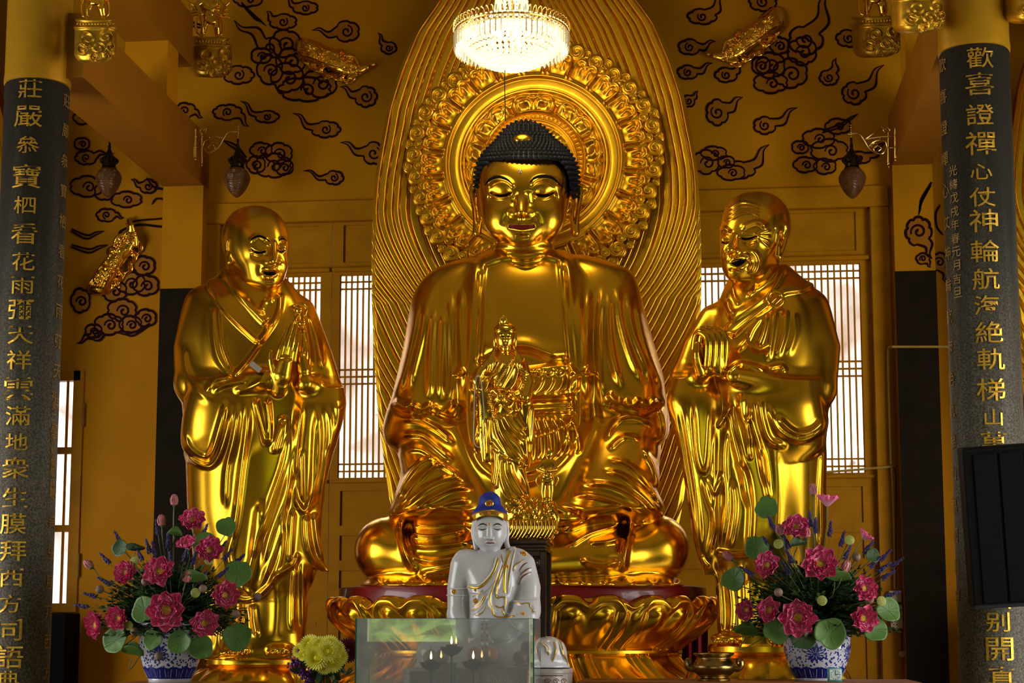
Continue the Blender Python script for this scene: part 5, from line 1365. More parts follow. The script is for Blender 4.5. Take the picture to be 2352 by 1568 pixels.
    for i in range(13):
        x = 1162+i*8.4; B.cap([(x+8, 1196, 46), (x+9, 1214, 50), (x-1, 1232, 44), (x-8, 1240, 36)], [3.4, 3.6, 3, 2], k=2, n=3)
    B.cap([(1268, 1168, 34), (1280, 1190, 36), (1272, 1214, 34), (1254, 1222, 36)], [6, 6.5, 5, 3], k=3, n=4)
    skin_many('body', [(H, .9), (B, 1.15)], GOLD_BRIGHT, Y0, root)
    for ex in (1154, 1168): decal('eye_line', H, [(ex-5, 774), (ex, 773), (ex+5, 774)], [.3, 1.1, .3], BLACK, Y0, root, .3, .8, n=4, across=2)
    for p in ([(1147, 768), (1153, 765), (1158, 768)], [(1164, 768), (1169, 765), (1175, 768)]): decal('eyebrow', H, p, [.2, .7, .2], BLACK, Y0, root, .3, .8, n=4, across=2)
    decal('lips', H, [(1156, 791.5), (1161, 792), (1166, 791.5)], [.3, 1.2, .3], LIP, Y0, root, .3, .8, n=4, across=2)
    # the child attendant standing on the wave
    ch = empty('child_figurine', P(1258, 1152, Y0-.05), 'tiny gold child with folded arms standing on the robed figure base', 'figurine')
    D = Clay()
    D.ell((1261, 1042, 40), (10, 11, 10), n=2.1); D.ell((1260, 1032, 38), (3.5, 3.5, 3.5), k=3); D.ell((1256, 1045, 49), (3, 2.4, 2.4), k=2)
    D.loft([(1052, 1256, 1266, 38, 5), (1060, 1244, 1274, 38, 9), (1076, 1242, 1272, 39, 11), (1090, 1244, 1270, 39, 11), (1102, 1240, 1274, 38, 12), (1112, 1244, 1272, 38, 10)], k=5, n=2.2)
    D.cap([(1246, 1062, 38), (1236, 1078, 44), (1252, 1084, 52)], [6, 5.5, 4], k=4); D.cap([(1272, 1062, 38), (1276, 1078, 44), (1258, 1080, 53)], [6, 5.5, 4], k=4)
    D.cap([(1250, 1106, 38), (1248, 1128, 40), (1249, 1148, 39)], [7.5, 6, 4.5], k=4); D.cap([(1265, 1106, 38), (1266, 1128, 40), (1264, 1150, 38)], [7.5, 6, 4.5], k=4)
    D.ell((1248, 1151, 43), (5, 3.4, 7), k=2); D.ell((1265, 1153, 42), (5, 3.4, 7), k=2)
    D.folds([([(1240, 1098), (1256, 1106), (1272, 1098)], 2, 2.4), ([(1246, 1090), (1258, 1094), (1270, 1090)], 2, 2)])
    D.cap([(1272, 1088, 34), (1282, 1100, 30), (1276, 1116, 30)], [2.6, 2.6, 1.6], k=2, n=3); D.cap([(1242, 1088, 34), (1232, 1104, 30), (1240, 1124, 30)], [2.6, 2.6, 1.6], k=2, n=3)
    D.build('body', GOLD_BRIGHT, Y0, ch, .9)
    # bead strings hanging from the hand
    def beads(name, label, pts, r, m, n, group=None):
        q = spline(pts, 12); L = np.r_[0, np.cumsum(np.linalg.norm(np.diff(q, axis=0), axis=1))]; L /= L[-1]
        b = MB()
        for t in np.linspace(0, 1, n):
            x, y, d = [np.interp(t, L, q[:, k]) for k in range(3)]; b.ball(P(x, y, Y0-d*mpp(Y0)), r, 7, 5)
        return tag(b.build(name, m), label, 'beads')
    white = mat('pearl_bead', (.55, .50, .38), .3)
    beads('bead_necklace', 'long string of pale pearl beads hanging from the gold figure raised hand', [(1094, 868, 34), (1090, 900, 32), (1089, 960, 30), (1088, 1000, 30), (1092, 1022, 30), (1104, 1026, 30), (1110, 1008, 30), (1112, 960, 30), (1108, 900, 32), (1103, 868, 34), (1098, 862, 34), (1094, 868, 34)], .0052, white, 130)
    dk = mat('black_bead', (.01, .008, .006), .3)
    o = beads('bead_bracelet', 'short string of black beads hanging inside the pearl string', [(1098, 868, 36), (1097, 900, 35), (1097, 945, 34), (1103, 956, 34), (1106, 940, 34), (1103, 900, 35), (1099, 868, 36)], .0048, dk, 46)
    b = MB(); b.tube([P(1104, 958, Y0-.13), P(1104, 975, Y0-.13), P(1103, 1010, Y0-.13), P(1109, 1060, Y0-.12)], [.002, .003, .006, .002], 6); b.build('tassel', GOLD_BRIGHT, o)
    b = MB(); b.ball(P(1104, 982, Y0-.13), .009, 8, 6); b.ball(P(1104, 992, Y0-.13), .006, 8, 6); b.build('red_bead', RED_LACQ, o)
    # dark wood stand
    st = empty('wooden_stand', (X_(1190, Y0), Y0, ZF), 'dark rosewood stand with moulded top and fretwork under the gold figure', 'stand')
    zt = Z_(1243, Y0, 1190); x0, x1 = X_(1088, Y0, 1250), X_(1263, Y0, 1250); y0, y1 = Y0-.24, Y0+.3
    b = MB(); b.box((x0, y0, zt-.035), (x1, y1, zt), .008); b.box((x0+.02, y0+.02, zt-.065), (x1-.02, y1-.02, zt-.035), .006); b.box((x0+.005, y0+.005, zt-.09), (x1-.005, y1-.005, zt-.065), .006); b.build('top', DARK_WOOD, st)
    w_ = .052
    for lx in (x0+.012, x1-.012-w_):
        for ly in (y0+.012, y1-.012-w_):
            b = MB(); b.box((lx, ly, ZF), (lx+w_, ly+w_, zt-.09), .008); b.build('leg', DARK_WOOD, st)
    for ly in (y0+.02, y1-.045):
        b = MB(); b.box((x0+.06, ly, zt-.125), (x1-.06, ly+.025, zt-.09)); b.box((x0+.06, ly, zt-.25), (x1-.06, ly+.025, zt-.235))
        n = 6
        for i in range(n):
            cx = x0+.06+(x1-x0-.12)*(i+.5)/n; r = .042
            for rr in (r, r*.5):
                pts = [(cx+rr*math.cos(a), ly+.012, zt-.18+rr*.9*math.sin(a)) for a in np.linspace(0, 2*PI, 17)]; b.tube(pts, .009, 6, False)
            b.box((cx+.055-.01, ly, zt-.235), (cx+.055+.01, ly+.025, zt-.125))
        b.build('fretwork', DARK_WOOD, st)
    for ly in (y0+.02, y1-.05):
        b = MB(); b.box((x0+.06, ly, ZF+.25), (x1-.06, ly+.03, ZF+.3)); b.build('stretcher', DARK_WOOD, st)
guanyin()
# ------------------------------------------------------------------ white jade seated Buddha
JADE = mat('white_jade', (.57, .56, .575), .24, 0, var=.16, vscale=5, sss=.15, coat=.3)
GILT = mat('gilt_line', (.70, .40, .05), .28, .9)
BLUE = mat('ultramarine_paint', (.006, .022, .24), .6)
PEARL = mat('white_rhinestone', (.80, .78, .70), .15, .2)
ORANGE_ENAMEL = mat('orange_enamel', (.55, .14, .01), .35)
def jade_buddha():
    Y0 = 12.75
    J = lambda pts: K2(pts, 980, 1110, .2922)
    root = empty('white_buddha_statue', P(1140, 1566, Y0), 'white jade seated Buddha with blue cap-like hair behind the glass case', 'statue')
    H = Clay()
    H.ell((1125, 1212, 2), (37, 46, 36), n=2.15); H.ell((1125, 1232, 8), (32, 34, 30), k=12)
    H.ell((1125, 1262, 20), (13, 7, 9), k=8); H.cap([(1126, 1262, 0), (1128, 1286, -3)], [22, 27], k=10)
    H.folds([([(1105, 1274), (1126, 1279), (1148, 1274)], 2.4, 2.6), ([(1098, 1209), (1108, 1203), (1118, 1207)], 1.8, 2.6), ([(1134, 1207), (1144, 1203), (1154, 1208)], 1.8, 2.6)])
    for ex in (1108, 1142):
        H.ell((ex, 1212, 33), (10, 6, 5), k=3); H.folds([([(ex-9, 1214), (ex, 1216.5), (ex+9, 1214)], -1.5, 1.2, .1)], dmin=10)
    H.cap([(1124, 1204, 36), (1124, 1222, 41), (1124, 1234, 45)], [2.6, 3.4, 5], k=5, n=3); X2(lambda c: H.ell(c, (4.4, 3.4, 4), k=3), 1124, (1118, 1235.5, 39))
    H.cap([(1114, 1246, 36), (1120, 1243.5, 40), (1126, 1244, 41), (1132, 1243.5, 40), (1138, 1246, 36)], [1, 2, 1.8, 2, 1], k=2); H.cap([(1117, 1249, 37), (1126, 1251, 40), (1135, 1249, 37)], [1.4, 2.6, 1.4], k=2)
    X2(lambda c: H.cap([(c[0], 1200, -4), (c[0]-2, 1222, -2), (c[0]+2, 1244, 2), (c[0]+5, 1258, 4)], [4.4, 4.6, 4.6, 5.5], k=3, n=3), 1125, (1088, 0))
    H.cap([(1163, 1200, -4), (1166, 1222, -2), (1163, 1246, 2), (1166, 1256, 2)], [4.4, 4.6, 4.6, 5.5], k=3, n=3)
    B = Clay()
    B.loft([(1262, 1098, 1158, -6, 24), (1276, 1066, 1190, -6, 36), (1300, 1052, 1204, -4, 44), (1340, 1070, 1192, 0, 48), (1400, 1076, 1180, 4, 50), (1450, 1066, 1190, 8, 54), (1500, 1050, 1200, 10, 54)], n=2.3)
    B.ell((1180, 1272, -4), (26, 15, 24), k=12); B.ell((1074, 1273, -4), (24, 13, 24), k=12)
    B.cap([(1062, 1296, -2), (1052, 1350, 4), (1050, 1410, 12)], [27, 25, 22], k=12); B.cap([(1050, 1410, 12), (1062, 1460, 40), (1078, 1490, 60)], [22, 19, 13], k=8)
    B.cap([(1200, 1298, -2), (1212, 1350, 6), (1212, 1400, 22)], [30, 30, 27], k=14); B.cap([(1212, 1400, 22), (1180, 1440, 60), (1140, 1462, 74)], [27, 22, 14], k=12)
    B.loft([(1380, 1176, 1236, 20, 30), (1420, 1176, 1238, 30, 36), (1460, 1186, 1234, 30, 34), (1490, 1196, 1228, 30, 26)], k=10, n=2.3)
    # crossed legs
    B.ell((1128, 1500, 30), (150, 34, 64), k=14, n=2.5); B.ell((1262, 1496, 36), (36, 35, 42), k=16); B.ell((996, 1496, 36), (36, 35, 42), k=16)
    B.cap([(1270, 1506, 50), (1190, 1512, 84), (1110, 1510, 92)], [28, 24, 20], k=12); B.cap([(990, 1506, 50), (1070, 1514, 84), (1150, 1514, 92)], [28, 24, 20], k=12)
    B.loft([(1512, 960, 1300, 26, 70), (1526, 952, 1308, 26, 78), (1533, 950, 1310, 26, 80)], k=8, n=2.8)
    B.ell((1140, 1466, 84), (32, 10, 20), k=8)
    for i in range(4): B.cap([(1120+i*3, 1462+i*4, 98), (1098+i*3, 1464+i*4, 98), (1080+i*5, 1470+i*3, 90)], [5, 4.6, 3.6], k=2, n=3)
    fo = B.folds
    for p, h, wd in [([(440,950),(500,860),(560,700),(560,600)], 3, 4), ([(340,1040),(420,980),(470,900)], 2.5, 3.4), ([(330,980),(380,930),(430,840)], 2.5, 3.4), ([(380,1040),(450,1000),(480,960)], 2.5, 3.4), ([(360,900),(420,860),(460,820)], 2.2, 3),
                     ([(545,860),(570,760),(600,640)], 3, 4), ([(500,860),(500,950),(540,1030)], 3, 4), ([(620,870),(625,950),(600,1010)], 3, 4), ([(680,910),(740,940),(800,950),(850,930)], 3.4, 5), ([(830,940),(850,980),(840,1030)], 3, 5),
                     ([(680,690),(700,650),(760,610)], 2, 4), ([(735,720),(780,680),(830,660)], 2, 4), ([(720,800),(760,730),(820,695)], 2, 4), ([(900,1240),(950,1280),(960,1350)], 3, 4), ([(1000,1220),(1020,1300),(980,1400)], 3, 4), ([(1060,1230),(1075,1330),(1110,1430)], 3.4, 4)]:
        fo([(J(p), h, wd)], dmin=0)
    B.plate(J([(555,585),(520,690),(450,790),(330,800),(340,860),(450,850),(540,760),(590,620)]), 2.6, 2, n=4, dmin=0)
    B.plate(J([(650,500),(700,490),(670,640),(645,860),(550,880),(560,800),(620,640)]), 3.2, 2, n=4, dmin=0)
    skin_many('body', [(H, 1.1), (B, 1.6)], JADE, Y0, root)
    # hair, band and jewels
    S = Clay(); S.ell((1125, 1186, 0), (41, 30, 40), n=2.2); S.ell((1125, 1152, -2), (25, 24, 26), k=12); S.clip = ((1070, 1110, -60), (1180, 1184, 60))
    S.add(lambda p: p[:, 1]-(1176+.010*(p[:, 0]-1125)**2*.9), (-9e9,)*3, (9e9,)*3, 0, 'i')
    S.build('hair', BLUE, Y0, root, 1.1)
    HB = Clay(); HB.ell((1125, 1186, 0), (41.5, 34, 41), n=2.2)
    bd = decal('headband', HB, [(1086, 1190), (1098, 1182), (1112, 1178.5), (1125, 1178), (1138, 1178.5), (1152, 1182), (1164, 1190)], 7.2, GILT, Y0, root, 1.2, 3)
    b = MB()
    for x, y in ((1104, 1180), (1123, 1178), (1143, 1179)): z = float(front(HB, [(x, y)])[0]); c = P(x, y, Y0-(z+2)*mpp(Y0)); b.lathe([(.0001, 0)], (0, 0, 0), 3) if 0 else b.ball(c, (.012, .005, .012), 10, 6)
    b.build('gem', ORANGE_ENAMEL, bd)
    z = float(front(S, [(1124, 1156)])[0]); b = MB(); b.ball(P(1124, 1156, Y0-(z+1)*mpp(Y0)), (.033, .009, .028), 18, 8); mj = b.build('hair_jewel', GILT, root)
    b = MB(); b.ball(P(1124, 1156, Y0-(z+4)*mpp(Y0)), (.011, .006, .010), 10, 6); b.build('red_stone', mat('red_stone', (.45, .01, .008), .2), mj)
    z = float(front(H, [(1124, 1203)])[0]); b = MB(); b.ball(P(1124, 1203, Y0-z*mpp(Y0)), .0095, 10, 6); b.build('forehead_jewel', GILT, root)
    for p in ([(1097, 1208), (1104, 1203.5), (1111, 1203), (1119, 1207)], [(1132, 1207), (1140, 1203), (1147, 1203.5), (1154, 1208)]): decal('eyebrow', H, p, [.3, 1.3, 1.3, .3], BLACK, Y0, root, .4, 1)
    for ex in (1108, 1142): decal('eye_line', H, [(ex-10, 1213), (ex-3, 1216), (ex+3, 1216.3), (ex+10, 1213)], [.3, .9, .9, .3], BLACK, Y0, root, .3, 1)
    decal('lips', H, [(1115, 1246.5), (1121, 1247), (1126, 1248), (1131, 1247), (1137, 1246.5)], [.4, 2.2, 2.9, 2.2, .4], mat('pink_lip_paint', (.42, .08, .07), .4), Y0, root, .4, 1)
    # gilt robe edges, beads and ornaments laid over the body
    ed = MB(); jn = lambda p: J(p)
    for p, w_ in [([(560,585),(525,690),(450,790),(390,820),(330,810)], 3.0), ([(698,515),(670,620),(645,760),(640,860)], 2.0), ([(655,525),(620,640),(610,800),(615,860)], 3.0), ([(600,640),(570,740),(552,870)], 1.4), ([(560,690),(530,800),(500,900),(520,1010),(545,1045),(620,1050),(690,1040)], 1.6), ([(545,880),(560,900),(615,895),(622,960),(600,1000),(620,1040)], 1.4), ([(540,960),(575,975),(615,965)], 1.4),
                  ([(365,960),(410,950),(450,880)], 1.0), ([(355,1000),(430,950),(470,870)], 1.0), ([(380,1040),(440,1010),(470,960)], 1.0), ([(360,890),(400,870),(440,840)], 1.0), ([(690,930),(740,945),(800,940),(830,1000),(860,1010)], 1.2), ([(680,690),(700,640),(760,600)], 1.0), ([(585,560),(600,620)], .9),
                  ([(900,1250),(950,1290),(960,1350)], 1.2), ([(1000,1240),(1020,1310),(990,1400)], 1.4), ([(1050,1230),(1075,1330),(1120,1430)], 1.6), ([(960,1210),(1030,1225),(1080,1320)], 1.2)]:
        decal('gilt_trim', B, jn(p), w_, GILT, Y0, root, .8, 1.6, n=6, across=2)
    for p in ([(725,690),(760,640),(795,620)], [(735,720),(780,680),(825,660)], [(720,800),(755,730),(825,695)]):
        tag(decal('sleeve_stripe', B, jn(p), [.4, 1.7, .4], mat('brown_stripe_paint', (.16, .03, .006), .4), Y0, root, .4, 1, n=6, across=2), 'brown painted stripe')
    def beads(pts, n, r, name='bead_trim', m=PEARL):
        q = spline(jn(pts), 10); L = np.r_[0, np.cumsum(np.linalg.norm(np.diff(q, axis=0), axis=1))]; L /= L[-1]
        t = np.linspace(0, 1, n); xy = np.c_[np.interp(t, L, q[:, 0]), np.interp(t, L, q[:, 1])]; d = front(B, xy)+1.0
        b = MB()
        for p in q2w(np.c_[xy, d], Y0): b.ball(p, r, 6, 4)
        return b.build(name, m, root)
    beads([(548,588),(515,690),(440,780),(380,808),(330,795)], 40, .0068); beads([(698,515),(672,620),(650,760),(638,860)], 38, .0055); beads([(165,825),(240,828),(318,825)], 22, .0062); beads([(160,878),(240,882),(312,880)], 22, .0062); beads([(615,960),(622,1010),(650,1025),(690,1022)], 16, .006)
    beads([(640,1060),(690,1130),(760,1165),(840,1178)], 26, .0055); beads([(940,1205),(1000,1215),(1040,1250),(1070,1340)], 30, .005)
    b = MB()
    for x, y, r in [(215, 850, .012), (760, 557, .017), (385, 922, .013), (632, 655, .010), (757, 1025, .010), (385, 835, .009)]:
        c = J([(x, y)])[0]; z = float(front(B, [c])[0]); w = P(c[0], c[1], Y0-z*mpp(Y0))
        for k in range(8): a = k*PI/4; b.ball(w+np.array([r*1.1*math.cos(a), -.002, r*1.1*math.sin(a)]), (r*.5, r*.3, r*.5), 6, 4)
        b.ball(w, (r*.8, r*.5, r*.8), 8, 5)
    b.build('gold_flower_ornament', mat('amber_gold_ornament', (.62, .26, .02), .3, .7), root)
    # hanging bead pendant
    b = MB(); m2 = MB()
    for i in range(9):
        for sx in (-1, 1):
            x, y = 1113+sx*(7-abs(i-3)*.6), 1424+i*9
            d = float(front(B, [(x, y)])[0]); w = P(x, y, Y0-(d+5)*mpp(Y0)); (b if i % 3 == 0 else m2).ball(w, (.011, .009, .011), 8, 5)
    b.build('pendant_bead', PEARL, root); m2.build('pendant_bead', mat('dark_red_bead', (.20, .03, .03), .3), root)
    # pale base with painted border
    sc = mpp(Y0); cx = X_(1128, Y0); bx = .62
    z0, z1 = Z_(1640, Y0, 1128), Z_(1533, Y0, 1128)
    b = MB(); n = 64; rows = [(z1, .96), (z1, 1.0), (z1-.012, 1.01), (z1-.03, 1.01), (z1-.036, 1.0), (z0+.1, .99), (z0+.05, 1.04), (z0, 1.04)]; V = []
    for z, q in rows:
        for k in range(n):
            t = 2*PI*k/n; c_, s_ = math.cos(t), math.sin(t)
            V.append((cx+q*bx*abs(c_)**.35*math.copysign(1, c_)*.98, Y0-.09+q*.40*abs(s_)**.35*math.copysign(1, s_), z))
    b.add(V, [(i*n+k, i*n+(k+1) % n, (i+1)*n+(k+1) % n, (i+1)*n+k) for i in range(len(rows)-1) for k in range(n)]); b.add(V[:n], [tuple(range(n))])
    base = b.build('base', mat('grey_veined_stone', (.36, .33, .29), .35, var=.3, vscale=9), root)
    b = MB(); yf = Y0-.09-.40*.99-.004
    for i in range(7):
        x = cx-.36+.105*i
        for q in (1, .72, .44):
            pts = [(x+.052*q*math.cos(a)*(1-.25*abs(math.sin(a))), yf, z1-.115+.07*q*math.sin(a)**1 if math.sin(a) > 0 else z1-.115) for a in np.linspace(0, PI, 13)]
            pts = [(p[0], p[1], p[2]+.02*q*max(0, 1-abs(p[0]-x)/(.02*q))) for p in pts]; b.tube(pts, .0035, 5)
    b.build('painted_lotus_border', mat('pale_gold_paint', (.7, .58, .25), .4), base)
    b = MB()
    for k, x in enumerate((.47, .53, .585)):
        pts = [(cx+x+.024*(1-.8*u)*math.cos(u*9), yf+.003, z1-.085+.02*(1-.7*u)*math.sin(u*9)) for u in np.linspace(0, 1, 20)]; b.tube(pts, .0028, 5)
    b.tube([(cx+.4, yf, z1-.045), (cx+.58, yf+.004, z1-.045)], .003, 5); b.tube([(cx+.4, yf, z1-.15), (cx+.58, yf+.004, z1-.15)], .003, 5)
    b.build('painted_scroll', mat('brown_stripe_paint', (.16, .03, .006), .4), base)
    return Z_(1640, Y0, 1128)
ZJ = jade_buddha()
# ------------------------------------------------------------------ inscribed stone pillars
def glyph_mesh(ch, tgt):
    cu = bpy.data.curves.new('glyph', 'FONT'); cu.body = ch; cu.size = 1.0; cu.extrude = .012; cu.offset = .004; cu.resolution_u = 3
    o = bpy.data.objects.new('glyph', cu); COL.objects.link(o)
    bpy.context.view_layer.update()
    me = o.to_mesh(); v = np.array([x.co[:] for x in me.vertices]); f = [tuple(p.vertices) for p in me.polygons]
    o.to_mesh_clear(); bpy.data.objects.remove(o); bpy.data.curves.remove(cu)
    return v, f
GOLD_INK = mat('gold_leaf_lettering', (.80, .46, .05), .38, .75, var=.35, vscale=40)
FADED_INK = mat('faded_gold_lettering', (.34, .20, .05), .5, .4, var=.5, vscale=40)
def wrap(chars, ax, r, pos, m, name, parent):
    """chars: list of (character, px, py, height px, width factor); wrapped on the shaft (axis ax at its depth)."""
    items = []
    for ch, px, py, hp, wf in chars:
        v, f = glyph_mesh(ch, None)
        if not len(v): continue
        lo, hi = v.min(0), v.max(0); c = (lo+hi)/2; s = 1.0/(hi[1]-lo[1]) if hi[1]-lo[1] > .3 else 1.0
        if ch in '一二三': s = 1.15
        Ys = PIL-r
        # angle on the shaft whose surface shows at px
        a0 = math.radians(0)
        best = min(np.linspace(-1.5, 1.5, 601), key=lambda a: abs(proj_x((ax+r*math.sin(a), PIL-r*math.cos(a), Z_(py, Ys)))-px))
        h = hp*mpp(Ys); z = Z_(py, PIL-r*math.cos(best), px)
        w_ = (v[:, 0]-c[0])*s*h*wf; zz = (v[:, 1]-c[1])*s*h; dd = (v[:, 2])*h*.6
        a = best+w_/r; rr = r+.002+np.maximum(dd, -.001)
        items.append((np.c_[ax+rr*np.sin(a), PIL-rr*np.cos(a), z+zz], f))
    return merge(name, items, m, parent, smooth=False)
def proj_x(p):
    d = np.array(p)-EYEV; return PX0+F*(d@Rv)/(d@Fv)
def pillar(label, px_top, py_split, hw, items):
    r = hw*mpp(PIL); ax = X_(px_top, PIL, py_split)
    zs = Z_(py_split, PIL-r, px_top)
    root = empty('stone_pillar', (ax, PIL, ZF), label, 'pillar')
    b = MB(); b.lathe([(r*.985, ZF), (r*.985, zs-.01), (r*.96, zs)], (ax, PIL, 0), 64); b.build('shaft', STONE, root)
    b = MB(); b.lathe([(r*.96, zs), (r*1.01, zs+.005), (r*1.015, zs+.05), (r*.995, zs+.09), (r*.995, ZT)], (ax, PIL, 0), 64); b.build('gilded_upper_shaft', GOLD_PAINT, root)
    for name, m, chars in items: wrap(chars, ax, r, None, m, name, root)
    return root
main = [('莊', 67, 203, 46), ('嚴', 62, 266, 52), ('叅', 62, 332, 42), ('寶', 58, 404, 58), ('柶', 55, 470, 42), ('看', 53, 536, 50), ('花', 52, 600, 44), ('雨', 50, 654, 42), ('彌', 47, 710, 48), ('天', 45, 768, 44), ('祥', 42, 826, 46), ('雲', 40, 892, 56),
        ('滿', 40, 954, 46), ('地', 37, 1014, 40), ('衆', 34, 1074, 50), ('生', 33, 1142, 46), ('膜', 29, 1202, 48), ('拜', 29, 1264, 48), ('西', 25, 1326, 42), ('方', 22, 1386, 42), ('同', 20, 1446, 50), ('語', 20, 1508, 52), ('典', 18, 1560, 40)]
edge = [(c, 152, y, 46) for c, y in zip('莊嚴叅寶柶看花雨彌天祥雲滿地衆生膜拜西方', range(232, 1560, 69))]
small = list(zip('花翎二品銜戴春榮拜題', [124-.5*i for i in range(10)], [908+25.2*i for i in range(10)], [22]*10))
pillar('left dark stone pillar with gold vertical inscription and gilded top', 87, 176, 77.5,
       [('inscription', GOLD_INK, [(c, x, y, h, 1.25) for c, x, y, h in main]), ('side_inscription', FADED_INK, [(c, 159.5-(y-230)*.027, y, 34, 1.0) for c, x, y, h in edge]),
        ('dedication', FADED_INK, [(c, x, y, h, 1.0) for c, x, y, h in small])])
main = [('歡', 2250, 132, 48), ('喜', 2249, 192, 52), ('證', 2250, 262, 48), ('禪', 2252, 328, 54), ('心', 2253, 394, 36), ('仗', 2256, 452, 44), ('神', 2259, 506, 52), ('輪', 2262, 576, 50), ('航', 2264, 640, 48), ('海', 2266, 700, 44), ('絶', 2272, 762, 48), ('軌', 2276, 824, 48),
        ('梯', 2276, 894, 50), ('山', 2282, 958, 36), ('萬', 2283, 1016, 48), ('國', 2290, 1372, 48), ('别', 2292, 1428, 42), ('開', 2297, 1490, 50), ('真', 2302, 1556, 48)]
edge = [(c, 2168, y, 44) for c, y in zip('歡喜證禪心仗神輪航海絶軌梯山萬國别開真', range(150, 1560, 72))]
small = list(zip('光緒戊戌年春元月吉旦', [2188+1.2*i for i in range(10)], [392+31.*i for i in range(10)], [24]*10))
pillar('right dark stone pillar with gold vertical inscription and gilded top', 2236, 98, 79,
       [('inscription', GOLD_INK, [(c, x, y, h, 1.25) for c, x, y, h in main]), ('side_inscription', FADED_INK, [(c, 2161.5+(y-100)*.029, y, 34, 1.0) for c, x, y, h in edge]),
        ('dedication', FADED_INK, [(c, x, y, h, 1.0) for c, x, y, h in small])])
# ------------------------------------------------------------------ crystal chandelier
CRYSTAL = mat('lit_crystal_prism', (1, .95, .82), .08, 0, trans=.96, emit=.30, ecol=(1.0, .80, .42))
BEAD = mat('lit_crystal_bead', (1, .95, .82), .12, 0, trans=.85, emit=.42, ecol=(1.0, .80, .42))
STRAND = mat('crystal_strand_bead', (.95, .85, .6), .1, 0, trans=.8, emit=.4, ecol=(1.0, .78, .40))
BULB = mat('glowing_bulb', (1, .9, .7), .3, 0, emit=60, ecol=(1.0, .84, .55))
BRASS = mat('polished_brass', (.72, .46, .12), .25, 1.0)
def chandelier():
    Y0 = 14.2; sc = mpp(Y0); cx = X_(1175, Y0)
    zr = Z_(78, Y0, 1175)                      # level of the prism ring
    root = empty('chandelier', (cx, Y0, zr), 'lit round crystal chandelier with hanging prisms and beaded bowl', 'chandelier')
    R1 = 132*sc
    b = MB()
    for z, r in ((zr+.012, R1), (zr-.02, R1*.96), (zr+.012, R1*.36)): b.tube([(cx+r*math.cos(a), Y0+r*math.sin(a), z) for a in np.linspace(0, 2*PI, 65)], .011, 8, False)
    for k in range(8): a = k*PI/4; b.tube([(cx+R1*.36*math.cos(a), Y0+R1*.36*math.sin(a), zr+.012), (cx+R1*math.cos(a), Y0+R1*math.sin(a), zr+.012)], .009, 6)
    b.tube([(cx, Y0, zr-.05), (cx, Y0, zr+2.2)], .018, 8)
    b.tube([(cx, Y0, zr+2.2), (cx, Y0, ZT)], .008, 6)
    b.build('frame', BRASS, root)
    # ring of glass prisms on bent wire hooks
    N = 64
    pr = None; hk = None
    for k in range(N):
        a = 2*PI*(k+.5)/N; x, y = cx+R1*math.cos(a), Y0+R1*math.sin(a)
        if pr is None:
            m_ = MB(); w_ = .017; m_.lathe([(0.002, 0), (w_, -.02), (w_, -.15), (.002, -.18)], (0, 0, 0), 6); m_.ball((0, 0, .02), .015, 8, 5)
            pr = m_.build('prism', CRYSTAL, None, smooth=False); pr.parent = root; first = pr
            m_ = MB(); m_.tube([(-.05, 0, -.02), (-.05, 0, .05), (-.035, 0, .085), (0, 0, .095), (.02, 0, .08), (.022, 0, .03)], .0042, 5); hk = m_.build('hook', BRASS, None); hk.parent = pr
            o = pr
        else: o = dup(first, root)
        o.location = (x-cx, y-Y0, 0); o.rotation_euler = (0, 0, a)
    # bowl: rings of beads narrowing to the bottom
    tiers = [(120, 2), (115, 13), (107, 24), (97, 34), (85, 43), (72, 50), (58, 56), (44, 61), (30, 65), (16, 68), (4, 70)]
    for i, (r, dz) in enumerate(tiers):
        b = MB(); n = max(1, int(2*PI*r/13.5)); rb = 6.6*sc
        for k in range(n):
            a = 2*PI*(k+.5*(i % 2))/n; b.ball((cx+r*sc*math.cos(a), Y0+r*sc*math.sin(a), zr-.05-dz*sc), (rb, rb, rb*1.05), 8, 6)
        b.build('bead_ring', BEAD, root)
    # strands rising to the top
    n = 20
    for k in range(n):
        a = 2*PI*k/n; b = MB()
        for t in np.linspace(0, 1, 46):
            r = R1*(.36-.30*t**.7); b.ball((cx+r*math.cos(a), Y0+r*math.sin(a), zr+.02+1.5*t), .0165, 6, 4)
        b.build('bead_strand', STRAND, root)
    for k in range(6):
        a = 2*PI*k/6+.3; b = MB(); b.ball((cx+.16*math.cos(a), Y0+.16*math.sin(a), zr+.06), (.032, .032, .05), 10, 8); bu = b.build('bulb', BULB, root)
    for k in range(9):
        a = 2*PI*k/9+.1; b = MB(); b.ball((cx+R1*.7*math.cos(a), Y0+R1*.7*math.sin(a), zr+.02), (.026, .026, .042), 10, 8); b.build('bulb', BULB, root)
    L = bpy.data.lights.new('chandelier_glow', 'POINT'); L.energy = 45; L.color = (1, .80, .46); L.shadow_soft_size = .34
    o = bpy.data.objects.new('chandelier_glow', L); COL.objects.link(o); o.parent = root; o.location = (0, 0, .22)
    L = bpy.data.lights.new('chandelier_glow', 'POINT'); L.energy = 24; L.color = (1, .80, .46); L.shadow_soft_size = .3
    o = bpy.data.objects.new('chandelier_glow', L); COL.objects.link(o); o.parent = root; o.location = (0, 0, -.42)
    # thin black flex hanging below
    b = MB(); b.tube([P(1160, 150, Y0), P(1159, 190, Y0), P(1160, 230, Y0), P(1161, 277, Y0)], .0045, 6)
    tag(b.build('hanging_wire', BLACK), 'thin black wire hanging below the chandelier in front of the halo', 'wire')
chandelier()
